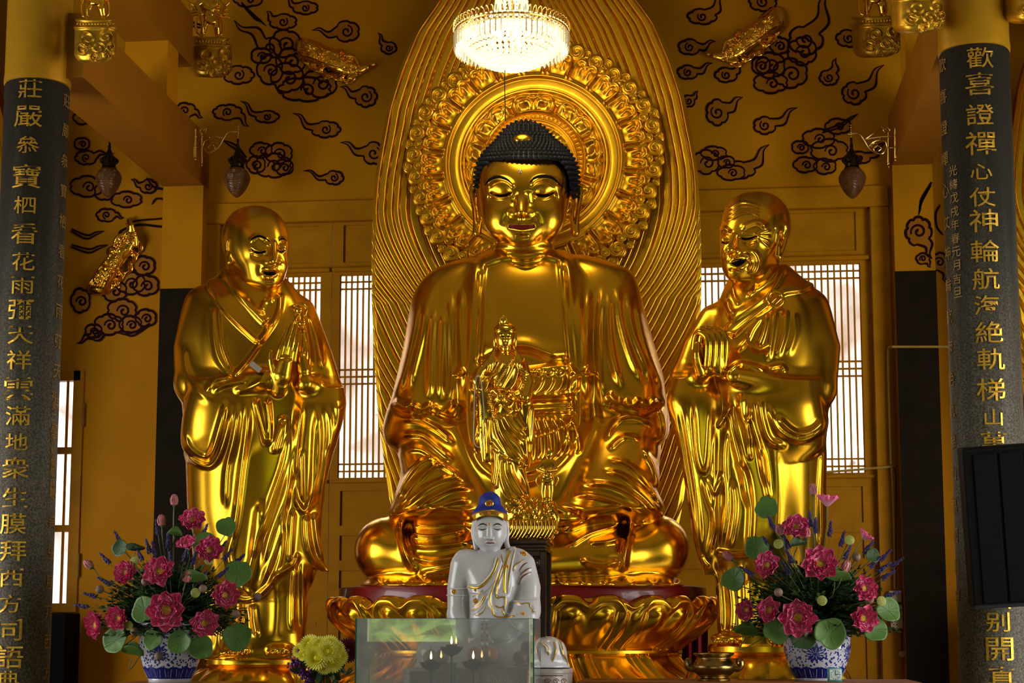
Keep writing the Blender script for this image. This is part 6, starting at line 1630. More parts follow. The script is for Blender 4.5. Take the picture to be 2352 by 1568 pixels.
# ------------------------------------------------------------------ carved corbels with little guardians
def swirl_clay(c, x, y, r, sg, h=5):
    pts = [(x+r*(1-.8*u)*math.cos(sg*u*9+1), y+r*(1-.8*u)*math.sin(sg*u*9+1)) for u in np.linspace(0, 1, 16)]
    c.folds([(pts, h, r*.16, .04)], dmin=-5)
def make_corbel():
    Y0 = 13.25
    c = Clay()
    c.loft([(44, 176, 258, 0, 44), (60, 176, 260, 0, 46), (66, 172, 266, 0, 48), (118, 171, 268, 0, 49), (128, 172, 264, 0, 46), (138, 178, 252, 0, 40), (144, 188, 240, 0, 30)], n=3.4, k=4)
    for x, y, r, s_ in [(202, 88, 20, 1), (243, 84, 18, -1), (190, 110, 15, 1), (226, 110, 17, -1), (256, 106, 13, 1), (216, 130, 12, 1), (246, 128, 11, -1)]: swirl_clay(c, x, y, r, s_)
    c.folds([([(168, 62), (218, 63), (270, 62)], 6, 4, .02), ([(168, 46), (218, 47), (270, 46)], 4, 3, .02)])
    for k in range(13): c.ell((178+k*6.8, 54, 45-.0035*(178+k*6.8-218)**2*1.2), (2.8, 2.8, 3.4), k=1)
    root = empty('corbel', P(218, 144, Y0), 'carved gilded corbel with cloud scrolls near the top of the left pillar', 'corbel', None)
    c.build('carved_block', GOLD_WORN, Y0, root, 1.5)
    return root
def make_guardian():
    """small armoured guardian, legs apart, on the corbel top (local frame: feet at the origin)."""
    Y0 = 13.25
    g = Clay(); cx = 218
    for s in (-1, 1):
        g.cap([(cx+s*8, -4, 0), (cx+s*15, 18, 8), (cx+s*18, 38, 2)], [10, 8, 6], k=4); g.ell((cx+s*19, 42, 8), (7, 4, 11), k=3)
        g.cap([(cx+s*16, -48, 0), (cx+s*32, -34, 4), (cx+s*24, -16, 16)], [8, 7, 5], k=4); g.ell((cx+s*22, -14, 18), (5, 5, 5), k=2)
        g.ell((cx+s*17, -52, 0), (10, 7, 9), k=3)
        for j in range(4): g.cap([(cx+s*12, -30+j*5, -10), (cx+s*(36+j*3), -34+j*9, -12), (cx+s*(50-j*2), -44+j*12, -12)], [4, 3.4, 1.6], k=2, n=3)
        g.cap([(cx+s*20, -12, -8), (cx+s*32, 10, -8), (cx+s*30, 32, -6), (cx+s*22, 40, -4)], [3.4, 3, 3, 2], k=2, n=3)
    g.loft([(-60, cx-12, cx+12, 0, 9), (-40, cx-19, cx+19, 0, 13), (-20, cx-14, cx+14, 0, 12), (-8, cx-22, cx+22, 0, 15), (8, cx-24, cx+24, 0, 16), (12, cx-16, cx+16, 0, 12)], k=4, n=2.2)
    g.ell((cx, -14, 12), (7, 5, 5), k=2); g.ell((cx, 2, 13), (7, 9, 5), k=2)
    g.ell((cx, -74, 2), (11, 13, 11), k=4); g.ell((cx, -84, 0), (13, 7, 13), k=3); g.cap([(cx, -88, 0), (cx, -102, -2)], [5, 1.5], k=3)
    g.ell((cx, -72, 12), (2.6, 3, 3), k=2)
    g.cap([(cx-38, -20, 20), (cx-26, -16, 22), (cx-22, 10, 18), (cx-20, 36, 12)], 2.4, k=2)
    g.folds([([(cx-20, -30), (cx, -24), (cx+20, -30)], 2, 3), ([(cx-14, 0), (cx, 8), (cx+14, 0)], 2, 3), ([(cx-5, -69), (cx, -67), (cx+5, -69)], -1.5, 1.5)])
    root = empty('guardian_figurine', P(218, 46, Y0), 'small gold armoured guardian figurine standing on the corbel beside the left pillar', 'figurine')
    g.build('body', GOLD_BRIGHT, Y0, root, 1.5)
    return root
cb = make_corbel(); gd = make_guardian()
off = Vector(gd.location)-Vector(cb.location)
def place_corbel(px, py, Y, cl, gl, s=1.0, rot=0):
    c = dup(cb, None, P(px, py, Y), label=cl); c.scale = (s, s, s); c.rotation_euler = (0, 0, rot)
    if gl:
        g = dup(gd, None, Vector(P(px, py, Y).tolist())+off*s, label=gl); g.scale = (s, s, s); g.rotation_euler = (0, 0, rot)
place_corbel(483, 178, 16.75, 'carved gilded corbel with cloud scrolls on back wall above the left lamp', 'winged gold guardian figurine on the corbel above the left lamp', 1.16, .12)
place_corbel(2014, 132, 16.75, 'carved gilded corbel with cloud scrolls on back wall above the right lamp', 'gold guardian figurine on the corbel above the right lamp', 1.13, -.12)
place_corbel(2108, 76, 13.25, 'carved gilded corbel near the top of the right pillar on its inner side', None, .95, -.1)
place_corbel(2368, 54, 13.25, 'carved gilded corbel at far right beyond the pillar', None, .9)
# ------------------------------------------------------------------ flying relief figures
def make_apsara():
    Y0 = 17.19
    a = Clay(); f = lambda pts: K2(pts, 680, 80, .0808)
    a.cap([(846, 152, 12), (836, 157, 14)], [7, 9], k=4); a.ell((842, 154, 18), (9, 8, 8), k=4); a.cap([(848, 150, 12), (858, 147, 10), (864, 149, 8)], [7, 6, 3], k=3); a.cap([(826, 158, 12), (834, 157, 12)], [6, 6], k=3)
    fl = (2, .62)
    a.cap([(822, 158, 10), (806, 154, 10), (786, 147, 10)], [17, 19, 17], k=6, flat=fl)
    a.cap([(788, 148, 9), (756, 134, 9), (726, 122, 8), (706, 114, 6)], [19, 22, 25, 26], k=8, n=3, flat=fl)
    a.cap([(716, 112, 4), (692, 100, 3), (700, 92, 2)], [12, 9, 4], k=6, flat=fl); a.cap([(706, 126, 4), (694, 134, 3), (704, 146, 2)], [12, 8, 3], k=6, flat=fl)
    a.cap([(808, 142, 16), (798, 128, 18), (812, 130, 22), (822, 146, 22)], [6, 5.4, 4.4, 4], k=3, n=3); a.cap([(810, 168, 14), (802, 178, 16), (818, 172, 22)], [6, 5.4, 4], k=3, n=3)
    a.cap([(806, 140, 20), (816, 152, 24), (818, 166, 22)], [3, 5, 4], k=2)                                    # the lute
    for p in ([(798, 132), (786, 118), (772, 122), (758, 116), (748, 120)], [(792, 168), (776, 180), (762, 172), (748, 176), (736, 164)], [(812, 180), (800, 188), (786, 184)], [(744, 150), (730, 160), (716, 154), (706, 160)], [(742, 112), (728, 102), (716, 104)]):
        a.cap([(x, y, 3) for x, y in p], [6.5]*(len(p)-1)+[3], k=5, n=4, flat=fl)
        a.folds([([(x, y) for x, y in p], 3, 1.8, .1)], dmin=0)
    for i in range(9):
        o = i*3.6-14; a.folds([([(792, 146+o*.7), (756, 132+o), (722, 118+o*1.1), (700, 111+o*.8)], 2.6, 1.7, .12)], dmin=2)
    for i in range(5): a.folds([([(724+i*5, 116), (720+i*5, 126), (724+i*5, 140)], 2.2, 1.6)], dmin=4)
    for i in range(6): a.folds([([(808+i*4, 146), (804+i*4, 156), (806+i*4, 168)], 2.0, 1.6)], dmin=4)
    rg = random.Random(6)
    for i in range(60):
        t = rg.random(); x = 700+130*t; y = 112+44*t+rg.uniform(-16, 16); a.ell((x, y, 24+rg.random()*6-abs(y-112-44*t)*.5), (3.2, 3.2, 3), k=1.5)
    for i in range(7): o = i*5-15; a.folds([([(742, 130+o*.8), (716, 116+o), (690, 106+o*1.3)], 4, 2.4, .1)], dmin=2)
    a.clip = ((600, 0, 1), (900, 300, 80))
    root = empty('apsara_relief', P(775, 142, Y0), 'gold flying figure in relief on the wall left of the mandorla, head to the right', 'relief')
    a.build('figure', GOLD_BRIGHT, Y0, root, 1.15)
    return root
ap = make_apsara()
a2 = dup(ap, None, P(1712, 95, 17.19), label='gold flying figure in relief on the wall right of the mandorla, head to the left'); a2.rotation_euler = (0, 0, 0); a2.scale = (-1.02, 1, 1.02); a2.rotation_euler = (0, R(-12), 0)
a3 = dup(ap, None, P(272, 590, 17.19), label='gold flying figure in relief on the far left wall above the barred window'); a3.rotation_euler = (0, R(-80), 0)
# ------------------------------------------------------------------ hanging lamps on filigree brackets
def make_lamp():
    Y0 = 16.66; s = mpp(Y0); cx, cz = X_(545, Y0, 390), Z_(390, Y0, 545)
    root = empty('hanging_lamp', (cx, Y0, cz), 'dark finial lamp with amber glass drop hanging from a bracket at left', 'lamp')
    zz = lambda py: Z_(py, Y0, 545)
    b = MB(); prof = [(1, 318), (3, 322), (2.4, 330), (4, 336), (3.4, 342), (8, 352), (11, 358), (17, 362), (20, 368), (20, 374), (16, 378), (16, 384), (18, 386)]
    b.lathe([(r*s, zz(py)) for r, py in prof][::-1], (cx, Y0, 0), 28)
    for k in range(14): a = 2*PI*k/14; b.ball((cx+19.5*s*math.cos(a), Y0+19.5*s*math.sin(a), zz(369)), (3.6*s, 3.6*s, 5*s), 6, 4)
    b.build('finial_cap', mat('dark_bronze', (.035, .026, .012), .3, .9), root)
    b = MB(); prof = [(15, 386), (24, 394), (29, 404), (30, 412), (27, 422), (20, 436), (10, 448), (1, 454)]
    pr = spline(prof, 5); n = 28; V = []
    for i, (r, py) in enumerate(pr):
        for k in range(n): a = 2*PI*(k+.5*(i % 2))/n; e = 1+.035*((k+i) % 2); V.append((cx+r*e*s*math.cos(a), Y0+r*e*s*math.sin(a), zz(py)))
    b.add(V, [(i*n+k, i*n+(k+1) % n, (i+1)*n+(k+1) % n, (i+1)*n+k) for i in range(len(pr)-1) for k in range(n)])
    b.build('glass_drop', mat('amber_cut_glass', (.13, .05, .012), .35, 0, spec=.3, coat=.1, var=.4, vscale=14), root, smooth=False)
    b = MB()
    for i in range(6): b.ball((cx, Y0, zz(292+i*5)), 2.2*s, 8, 5)
    b.build('chain', BRASS, root)
    return root
def make_bracket():
    Y0 = 16.66; s = mpp(Y0); o = P(452, 330, Y0)
    root = empty('lamp_bracket', o, 'gilded filigree lamp bracket on the left beam end', 'bracket')
    b = MB(); T = lambda pts, r=1.6: b.tube([P(x, y, Y0) for x, y in spline(pts, 6)], r*s, 6)
    T([(449, 296), (449, 362)], 2.6); T([(463, 305), (464, 376)], 2)
    T([(449, 313), (480, 313), (512, 316)], 1.8); T([(449, 338), (468, 338)], 1.8)
    T([(484, 350), (502, 338), (514, 318), (524, 304), (536, 302), (547, 303)], 2)
    T([(466, 336), (470, 324), (482, 320), (496, 324), (504, 332)], 1.5); T([(466, 300), (478, 292), (488, 300), (500, 308), (512, 316)], 1.5); T([(468, 340), (476, 350), (488, 348), (494, 338), (486, 332), (478, 338), (484, 344)], 1.4)
    T([(464, 310), (460, 300), (468, 292), (474, 298), (470, 304)], 1.4); T([(500, 334), (494, 326), (486, 328)], 1.3)
    for x, y, r in [(449, 366, 3), (449, 358, 2.4), (449, 298, 3), (463, 380, 2.6), (463, 372, 3), (449, 314, 3.6), (449, 338, 3.6), (464, 314, 3), (464, 338, 3), (490, 334, 3), (480, 316, 2.6), (498, 314, 2.4), (547, 303, 3)]: b.ball(P(x, y, Y0), r*s, 8, 5)
    b.box(tuple(P(444.5, 366, Y0-.03)), tuple(P(451, 294, Y0+.03)), .006)
    b.build('filigree', BRASS, root)
    return root
lp = make_lamp(); bk = make_bracket()
def lamp_at(px, label): d = P(px, 390, 16.66)-P(545, 390, 16.66); return dup(lp, None, np.array(lp.location)+d, label=label)
lamp_at(1957, 'dark finial lamp with amber glass drop hanging from a bracket at right'); lamp_at(250, 'dim dark lamp with amber glass drop in the shadowed far left bay')
b2 = dup(bk, None, P(2053, 330, 16.66), label='gilded filigree lamp bracket on the right beam end'); b2.scale = (-1, 1, 1)
b3 = dup(bk, None, P(345, 330, 16.66), label='filigree lamp bracket on the far left side of the left beam'); b3.scale = (-1, 1, 1)
# ------------------------------------------------------------------ two lotus arrangements in porcelain bowls
def petal_mat(name, c1, c2, streak):
    m = bpy.data.materials.new(name); m.use_nodes = True; nt = m.node_tree; b = nt.nodes['Principled BSDF']; b.inputs['Roughness'].default_value = .55
    uv = nt.nodes.new('ShaderNodeUVMap'); sp = nt.nodes.new('ShaderNodeSeparateXYZ'); nt.links.new(uv.outputs['UV'], sp.inputs['Vector'])
    mp = nt.nodes.new('ShaderNodeMapping'); mp.inputs['Scale'].default_value = (16, 2.2, 1); nt.links.new(uv.outputs['UV'], mp.inputs['Vector'])
    nz = nt.nodes.new('ShaderNodeTexNoise'); nz.inputs['Scale'].default_value = 1.0; nz.inputs['Detail'].default_value = 3; nt.links.new(mp.outputs['Vector'], nz.inputs['Vector'])
    ad = nt.nodes.new('ShaderNodeMath'); ad.operation = 'MULTIPLY_ADD'; ad.inputs[1].default_value = -.42; nt.links.new(sp.outputs['Y'], ad.inputs[0]); nt.links.new(nz.outputs['Fac'], ad.inputs[2])
    mr = nt.nodes.new('ShaderNodeMapRange'); mr.inputs['From Min'].default_value = .11; mr.inputs['From Max'].default_value = .42; nt.links.new(ad.outputs[0], mr.inputs['Value'])
    mx = nt.nodes.new('ShaderNodeMix'); mx.data_type = 'RGBA'; mx.inputs['A'].default_value = (*c1, 1); mx.inputs['B'].default_value = (*streak, 1); nt.links.new(mr.outputs['Result'], mx.inputs['Factor'])
    nt.links.new(mx.outputs['Result'], b.inputs['Base Color'])
    return m
PETAL = petal_mat('magenta_lotus_petal', (.74, .014, .20), (.5, .1, .2), (.92, .66, .80))
PETAL_OUT = petal_mat('pink_outer_petal', (.72, .10, .25), (.5, .1, .2), (.70, .34, .44))
BUD = mat('pink_bud', (.50, .14, .17), .5, col2=(.34, .16, .12), vscale=14)
CORE = mat('yellow_stamen', (.72, .52, .06), .6, var=.4, vscale=60, bump=.6, bscale=120)
LEAFG = mat('green_lotus_leaf', (.075, .17, .028), .5, var=.25, vscale=8)
LEAFD = mat('dark_lotus_leaf', (.035, .085, .022), .5, var=.25, vscale=8)
STEM = mat('green_stem', (.08, .12, .03), .5)
POD = mat('lime_seed_pod', (.28, .30, .055), .55, var=.2, vscale=20)
PODBALL = mat('pinkish_pod', (.20, .13, .085), .6, var=.3, vscale=20)
LAV = mat('violet_lavender', (.055, .035, .16), .6, var=.4, vscale=40)
FERN = mat('dark_fern', (.022, .058, .014), .55, var=.5, vscale=9)
FERN2 = mat('mid_green_fern', (.05, .115, .022), .55, var=.4, vscale=9)
def sheet_mesh(name, items, mats, uvs=True):
    """items: (pts grid rows x cols, material index) sheets with uv across/along."""
    V, F_, MI, UV = [], [], [], []
    for g, mi in items:
        g = np.asarray(g, float); r, c = g.shape[:2]; b = len(V)
        V.extend(map(tuple, g.reshape(-1, 3)))
        for i in range(r-1):
            for j in range(c-1):
                F_.append((b+i*c+j, b+i*c+j+1, b+(i+1)*c+j+1, b+(i+1)*c+j)); MI.append(mi)
                for (ii, jj) in ((i, j), (i, j+1), (i+1, j+1), (i+1, j)): UV.extend((jj/(c-1)+mi*.37+b*.013, ii/(r-1)))
    me = bpy.data.meshes.new(name); me.from_pydata(V, [], F_); me.update()
    lay = me.uv_layers.new(name='UVMap'); lay.data.foreach_set('uv', np.array(UV, np.float32))
    me.polygons.foreach_set('material_index', np.array(MI, np.int32)); me.polygons.foreach_set('use_smooth', np.ones(len(me.polygons), bool))
    for m in mats: me.materials.append(m)
    o = bpy.data.objects.new(name, me); COL.objects.link(o)
    return o
def petal_grid(L, W, open_, ang, cup, base=.02, curl=0, rnd=None, twist=0):
    """petal rising from the flower's axis (z up): open_ 0 closed .. 1 flat."""
    g = []
    for i in range(9):
        t = i/8; w_ = W*(math.sin(PI*min(.975, .16+t*.82))**.55)
        el = R(88-open_*78)*(1-.25*t)+curl*t
        rr = base+L*t*math.cos(el); z = L*t*math.sin(el)
        row = []
        for j in range(-3, 4):
            u = j/3; x = rr-cup*abs(u)**2*W*.5*math.sin(el); y = u*w_; zz = z+cup*abs(u)**2*W*.6*math.cos(el)
            row.append((x*math.cos(ang)-y*math.sin(ang), x*math.sin(ang)+y*math.cos(ang), zz))
        g.append(row)
    return g
def lotus_proto(name, seed, opn, size=1.0, rings=5):
    rg = random.Random(seed); root = empty(name, (0, 0, 0))
    items, outer = [], []
    for k in range(rings):
        n = [9, 10, 10, 9, 8][k]; o = opn*(.16+.155*k)
        for i in range(n):
            a = 2*PI*(i+.5*(k % 2))/n+rg.uniform(-.12, .12)
            g = petal_grid(size*(.062+.0155*k)*rg.uniform(.92, 1.06), size*(.022+.008*k), min(1.0, o+rg.uniform(-.04, .05)), a, .9, .016*size, rg.uniform(-.1, .3))
            (outer if k == rings-1 else items).append((g, 0))
    o = sheet_mesh('petals', items, [PETAL]); o.parent = root
    o = sheet_mesh('outer_petals', outer, [PETAL_OUT]); o.parent = root; o['label'] = 'paler pink outer petals'
    b = MB(); b.lathe([(0, 0), (.012*size, .004), (.026*size, .03*size), (.027*size, .036*size), (.0001, .04*size)], (0, 0, 0), 14)
    for i in range(36): a = i*2.4; r = .03*size*math.sqrt(i/36); b.ball((r*math.cos(a), r*math.sin(a), .038*size), .0042*size, 5, 3)
    b.build('seed_centre', CORE, root)
    return root
protos = {}
def proto(key, fn):
    if key not in protos: protos[key] = fn(); 
    return protos[key]
def orient(o, loc, axis, spin=0, s=1.0):
    q = Vector(axis).normalized().to_track_quat('Z', 'Y'); o.rotation_euler = (q.to_matrix() @ Matrix.Rotation(spin, 3, 'Z')).to_euler()
    o.location = Vector([float(v) for v in loc]); o.scale = (s, s, s)
def bud_proto():
    root = empty('lotus_bud', (0, 0, 0)); items = []
    for k, (n, op, L, W) in enumerate([(4, .02, .085, .034), (5, .08, .075, .036)]):
        for i in range(n): items.append((petal_grid(L, W, op, 2*PI*(i+.5*k)/n, 1.5, .022+.006*k, .55), 0))
    o = sheet_mesh('petals', items, [BUD]); o.parent = root
    b = MB(); b.ball((0, 0, .035), (.030, .030, .042), 12, 8); b.build('bud_body', BUD, root)
    b = MB(); b.lathe([(0.004, -.03), (.008, -.012), (.024, .006), (.029, .02)], (0, 0, 0), 12); b.build('sepal', STEM, root)
    return root
def pod_proto():
    root = empty('lotus_seed_pod', (0, 0, 0)); b = MB(); b.lathe([(.004, -.055), (.012, -.04), (.028, -.012), (.037, 0), (.037, .004), (.033, .007), (.0001, .007)], (0, 0, 0), 20); b.build('pod', POD, root)
    b = MB()
    for i in range(13): a = i*2.4; r = .028*math.sqrt((i+.3)/13); b.ball((r*math.cos(a), r*math.sin(a), .006), .0032, 6, 4)
    b.build('seed', mat('dark_seed', (.10, .11, .02), .5), root); return root
def ball_proto():
    root = empty('round_pod', (0, 0, 0)); b = MB(); b.ball((0, 0, 0), (.033, .033, .034), 14, 10); b.lathe([(.0001, .04), (.008, .036), (.012, .03)], (0, 0, 0), 10); b.build('pod', PODBALL, root); return root
def leaf_proto(fold=0, m=None, seed=0):
    rg = random.Random(seed); root = empty('lotus_leaf', (0, 0, 0)); g = []; n = 40
    for i in range(9):
        t = i/8; row = []
        for k in range(n+1):
            a = 2*PI*k/n; r = .1*t*(1+.04*math.sin(3*a+seed)+.03*math.sin(5*a))*(1-.12*math.exp(-((a-PI)/.16)**2)*t)
            x, y = r*math.cos(a), r*math.sin(a); z = .012*t*t*math.cos(2*a+seed)+.10*t*t*.16+.0022*math.cos(16*a)*t
            if fold: z += fold*abs(y)*1.0; y *= (1-.45*min(1, abs(fold)))
            row.append((x, y, z))
        g.append(row)
    o = sheet_mesh('leaf_blade', [(g, 0)], [m or LEAFG]); o.parent = root; md = o.modifiers.new('thick', 'SOLIDIFY'); md.thickness = .0025
    b = MB()
    for k in range(11): a = 2*PI*k/11+.2; b.tube([(.002, 0, .001), (.05*math.cos(a), .05*math.sin(a)*(1-.45*min(1, abs(fold))), .0065+abs(fold)*.05*abs(math.sin(a))), (.085*math.cos(a), .085*math.sin(a)*(1-.45*min(1, abs(fold))), .0135+abs(fold)*.085*abs(math.sin(a)))], [.0012, .0009, .0003], 5)
    b.build('vein', STEM, root)
    return root
def lav_proto():
    root = empty('lavender_sprig', (0, 0, 0)); b = MB(); rg = random.Random(2)
    for i in range(13):
        z = .02+.0085*i
        for k in range(5): a = k*2*PI/5+i*.6+rg.uniform(-.4, .4); r = .0135*(1-.055*i)*rg.uniform(.6, 1.5); b.ball((r*math.cos(a), r*math.sin(a), z+rg.uniform(-.006, .006)), (.0055, .0055, .0095), 5, 4)
    b.build('blossom_spike', LAV, root); b = MB(); b.tube([(0, 0, -.20), (.004, 0, -.08), (0, 0, .12)], .0022, 5); b.build('stem', STEM, root); return root
used = set()
def put(key, fn, name, loc, axis, label, cat, spin=0, s=1.0, group=None):
    p = proto(key, fn)
    if key in used: o = dup(p)
    else: o = p; used.add(key)
    o.name = name; orient(o, loc, axis, spin, s); tag(o, label, cat, group); return o
def stem_to(o, loc, axis, foot, parent_name='stem'):
    """a stalk from the vase mouth to the head, part of the flower."""
    p1 = np.array(loc); ax = np.array(Vector(axis).normalized()); b = MB(); f = np.array(foot)
    pts = spline([f, f+(p1-f)*.35+np.array([0, .02, .06]), p1-ax*.10+np.array([0, 0, -.02]), p1-ax*.012], 5); b.tube(pts, .0042, 6)
    me_o = b.build('stem', STEM, None)
    me_o['own_stalk'] = 1; me_o.parent = o; M_ = Matrix.LocRotScale(o.location, o.rotation_euler, o.scale).inverted()
    me_o.data.transform(M_)
def bowl(cx_px, name_label, Y0, x_rim, prof):
    cx = X_(cx_px, Y0, 1500); s = mpp(Y0); zz = lambda py: Z_(py, Y0, cx_px)
    root = empty('porcelain_bowl', (cx, Y0, zz(1566)), name_label, 'vase')
    m = bpy.data.materials.get('blue_white_porcelain')
    if not m:
        m = bpy.data.materials.new('blue_white_porcelain'); m.use_nodes = True; nt = m.node_tree; b = nt.nodes['Principled BSDF']; b.inputs['Roughness'].default_value = .12; b.inputs['Coat Weight'].default_value = .5
        tc = nt.nodes.new('ShaderNodeTexCoord')
        vo = nt.nodes.new('ShaderNodeTexVoronoi'); vo.inputs['Scale'].default_value = 44; nt.links.new(tc.outputs['Object'], vo.inputs['Vector'])
        nz = nt.nodes.new('ShaderNodeTexNoise'); nz.inputs['Scale'].default_value = 26; nz.inputs['Detail'].default_value = 2; nt.links.new(tc.outputs['Object'], nz.inputs['Vector'])
        mu = nt.nodes.new('ShaderNodeMath'); mu.operation = 'MULTIPLY_ADD'; mu.inputs[1].default_value = .55; nt.links.new(nz.outputs['Fac'], mu.inputs[0]); nt.links.new(vo.outputs['Distance'], mu.inputs[2])
        cr = nt.nodes.new('ShaderNodeValToRGB'); cr.color_ramp.interpolation = 'LINEAR'; e = cr.color_ramp.elements; e[0].position = .60; e[0].color = (.006, .016, .16, 1); e[1].position = .68; e[1].color = (.52, .52, .60, 1)
        nt.links.new(mu.outputs[0], cr.inputs['Fac']); nt.links.new(cr.outputs['Color'], b.inputs['Base Color'])
    wht = mat('white_glaze', (.5, .48, .52), .15, coat=.5); blu = mat('cobalt_glaze', (.006, .016, .17), .13, coat=.5)
    b = MB(); b.lathe([(r*s, zz(py)) for r, py in spline(prof, 5)], (cx, Y0, 0), 64); b.build('body', m, root)
    b = MB(); b.lathe([(prof[0][0]*s*.98, zz(prof[0][1]+2)), (prof[0][0]*s*1.06, zz(prof[0][1]-1)), (prof[0][0]*s*1.06, zz(prof[0][1]-5)), (prof[0][0]*s*.98, zz(prof[0][1]-7)), (prof[0][0]*s*.9, zz(prof[0][1])), (prof[0][0]*s*.85, zz(prof[0][1]+60))], (cx, Y0, 0), 64); b.build('rim', wht, root)
    b = MB(); b.lathe([(49*s, zz(1555)), (50*s, zz(1558)), (48*s, zz(1566)), (.001, zz(1566))], (cx, Y0, 0), 48); b.build('foot_ring', wht, root)
    # cobalt skirt with white panel lines and the large blue blossom painted on the belly
    low = [(r, py) for r, py in spline(prof, 8) if py >= 1530]
    b = MB(); n = 84; rows = [(r+.5, py) for r, py in low]; V = []
    for i, (r, py) in enumerate(rows):
        for k in range(n): a = 2*PI*k/n; V.append((cx+r*s*math.cos(a), Y0+r*s*math.sin(a), zz(py+(2.2*math.cos(14*a) if i == 0 else 0))))
    b.add(V, [(i*n+k, i*n+(k+1) % n, (i+1)*n+(k+1) % n, (i+1)*n+k) for i in range(len(rows)-1) for k in range(n)]); b.build('cobalt_band', blu, root)
    b = MB(); sk = np.array(rows); 
    for k in range(14):
        a0 = 2*PI*k/14
        for da in (-.13, .13):
            pts = []
            for py in np.linspace(1536, 1554, 6): r = np.interp(py, sk[:, 1], sk[:, 0])+.4; a = a0+da*(1-.25*(py-1536)/18); pts.append((cx+r*s*math.cos(a), Y0+r*s*math.sin(a), zz(py)))
            b.tube(pts, .0014, 4)
        for i in range(4): py = 1542+i*3.2; r = np.interp(py, sk[:, 1], sk[:, 0])+.5; b.ball((cx+r*s*math.cos(a0), Y0+r*s*math.sin(a0), zz(py)), .0022, 5, 3)
    b.build('white_line', wht, root)
    pf = np.array(spline(prof, 8)); b = MB(); w_ = MB()
    for af in (-PI/2-.12, -PI/2+1.25, -PI/2-1.5):
        c_y = 1501; q = []
        for k in range(65):
            t = 2*PI*k/64; rr = 21*(1+.22*math.cos(t*13))*(1-.12*math.sin(t)); x = rr*math.cos(t); y = rr*.85*math.sin(t); py = c_y+y; r = np.interp(py, pf[:, 1], pf[:, 0])+.5; q.append((cx+r*s*math.cos(af+x/r), Y0+r*s*math.sin(af+x/r), zz(py)))
        r = np.interp(c_y, pf[:, 1], pf[:, 0])+.9; cc = (cx+r*s*math.cos(af), Y0+r*s*math.sin(af), zz(c_y)); b.add(q[:-1]+[cc], [(i, (i+1) % 64, 64) for i in range(64)])
        for k in range(9):
            t = 2*PI*k/9; pts = []
            for u in (.2, .5, .8): x = 19*u*math.cos(t); py = c_y+16*u*math.sin(t); r = np.interp(py, pf[:, 1], pf[:, 0])+1.1; pts.append((cx+r*s*math.cos(af+x/r), Y0+r*s*math.sin(af+x/r), zz(py)))
            w_.tube(pts, .0011, 4)
    b.build('painted_blossom', blu, root); w_.build('white_line', wht, root)
    return root, cx
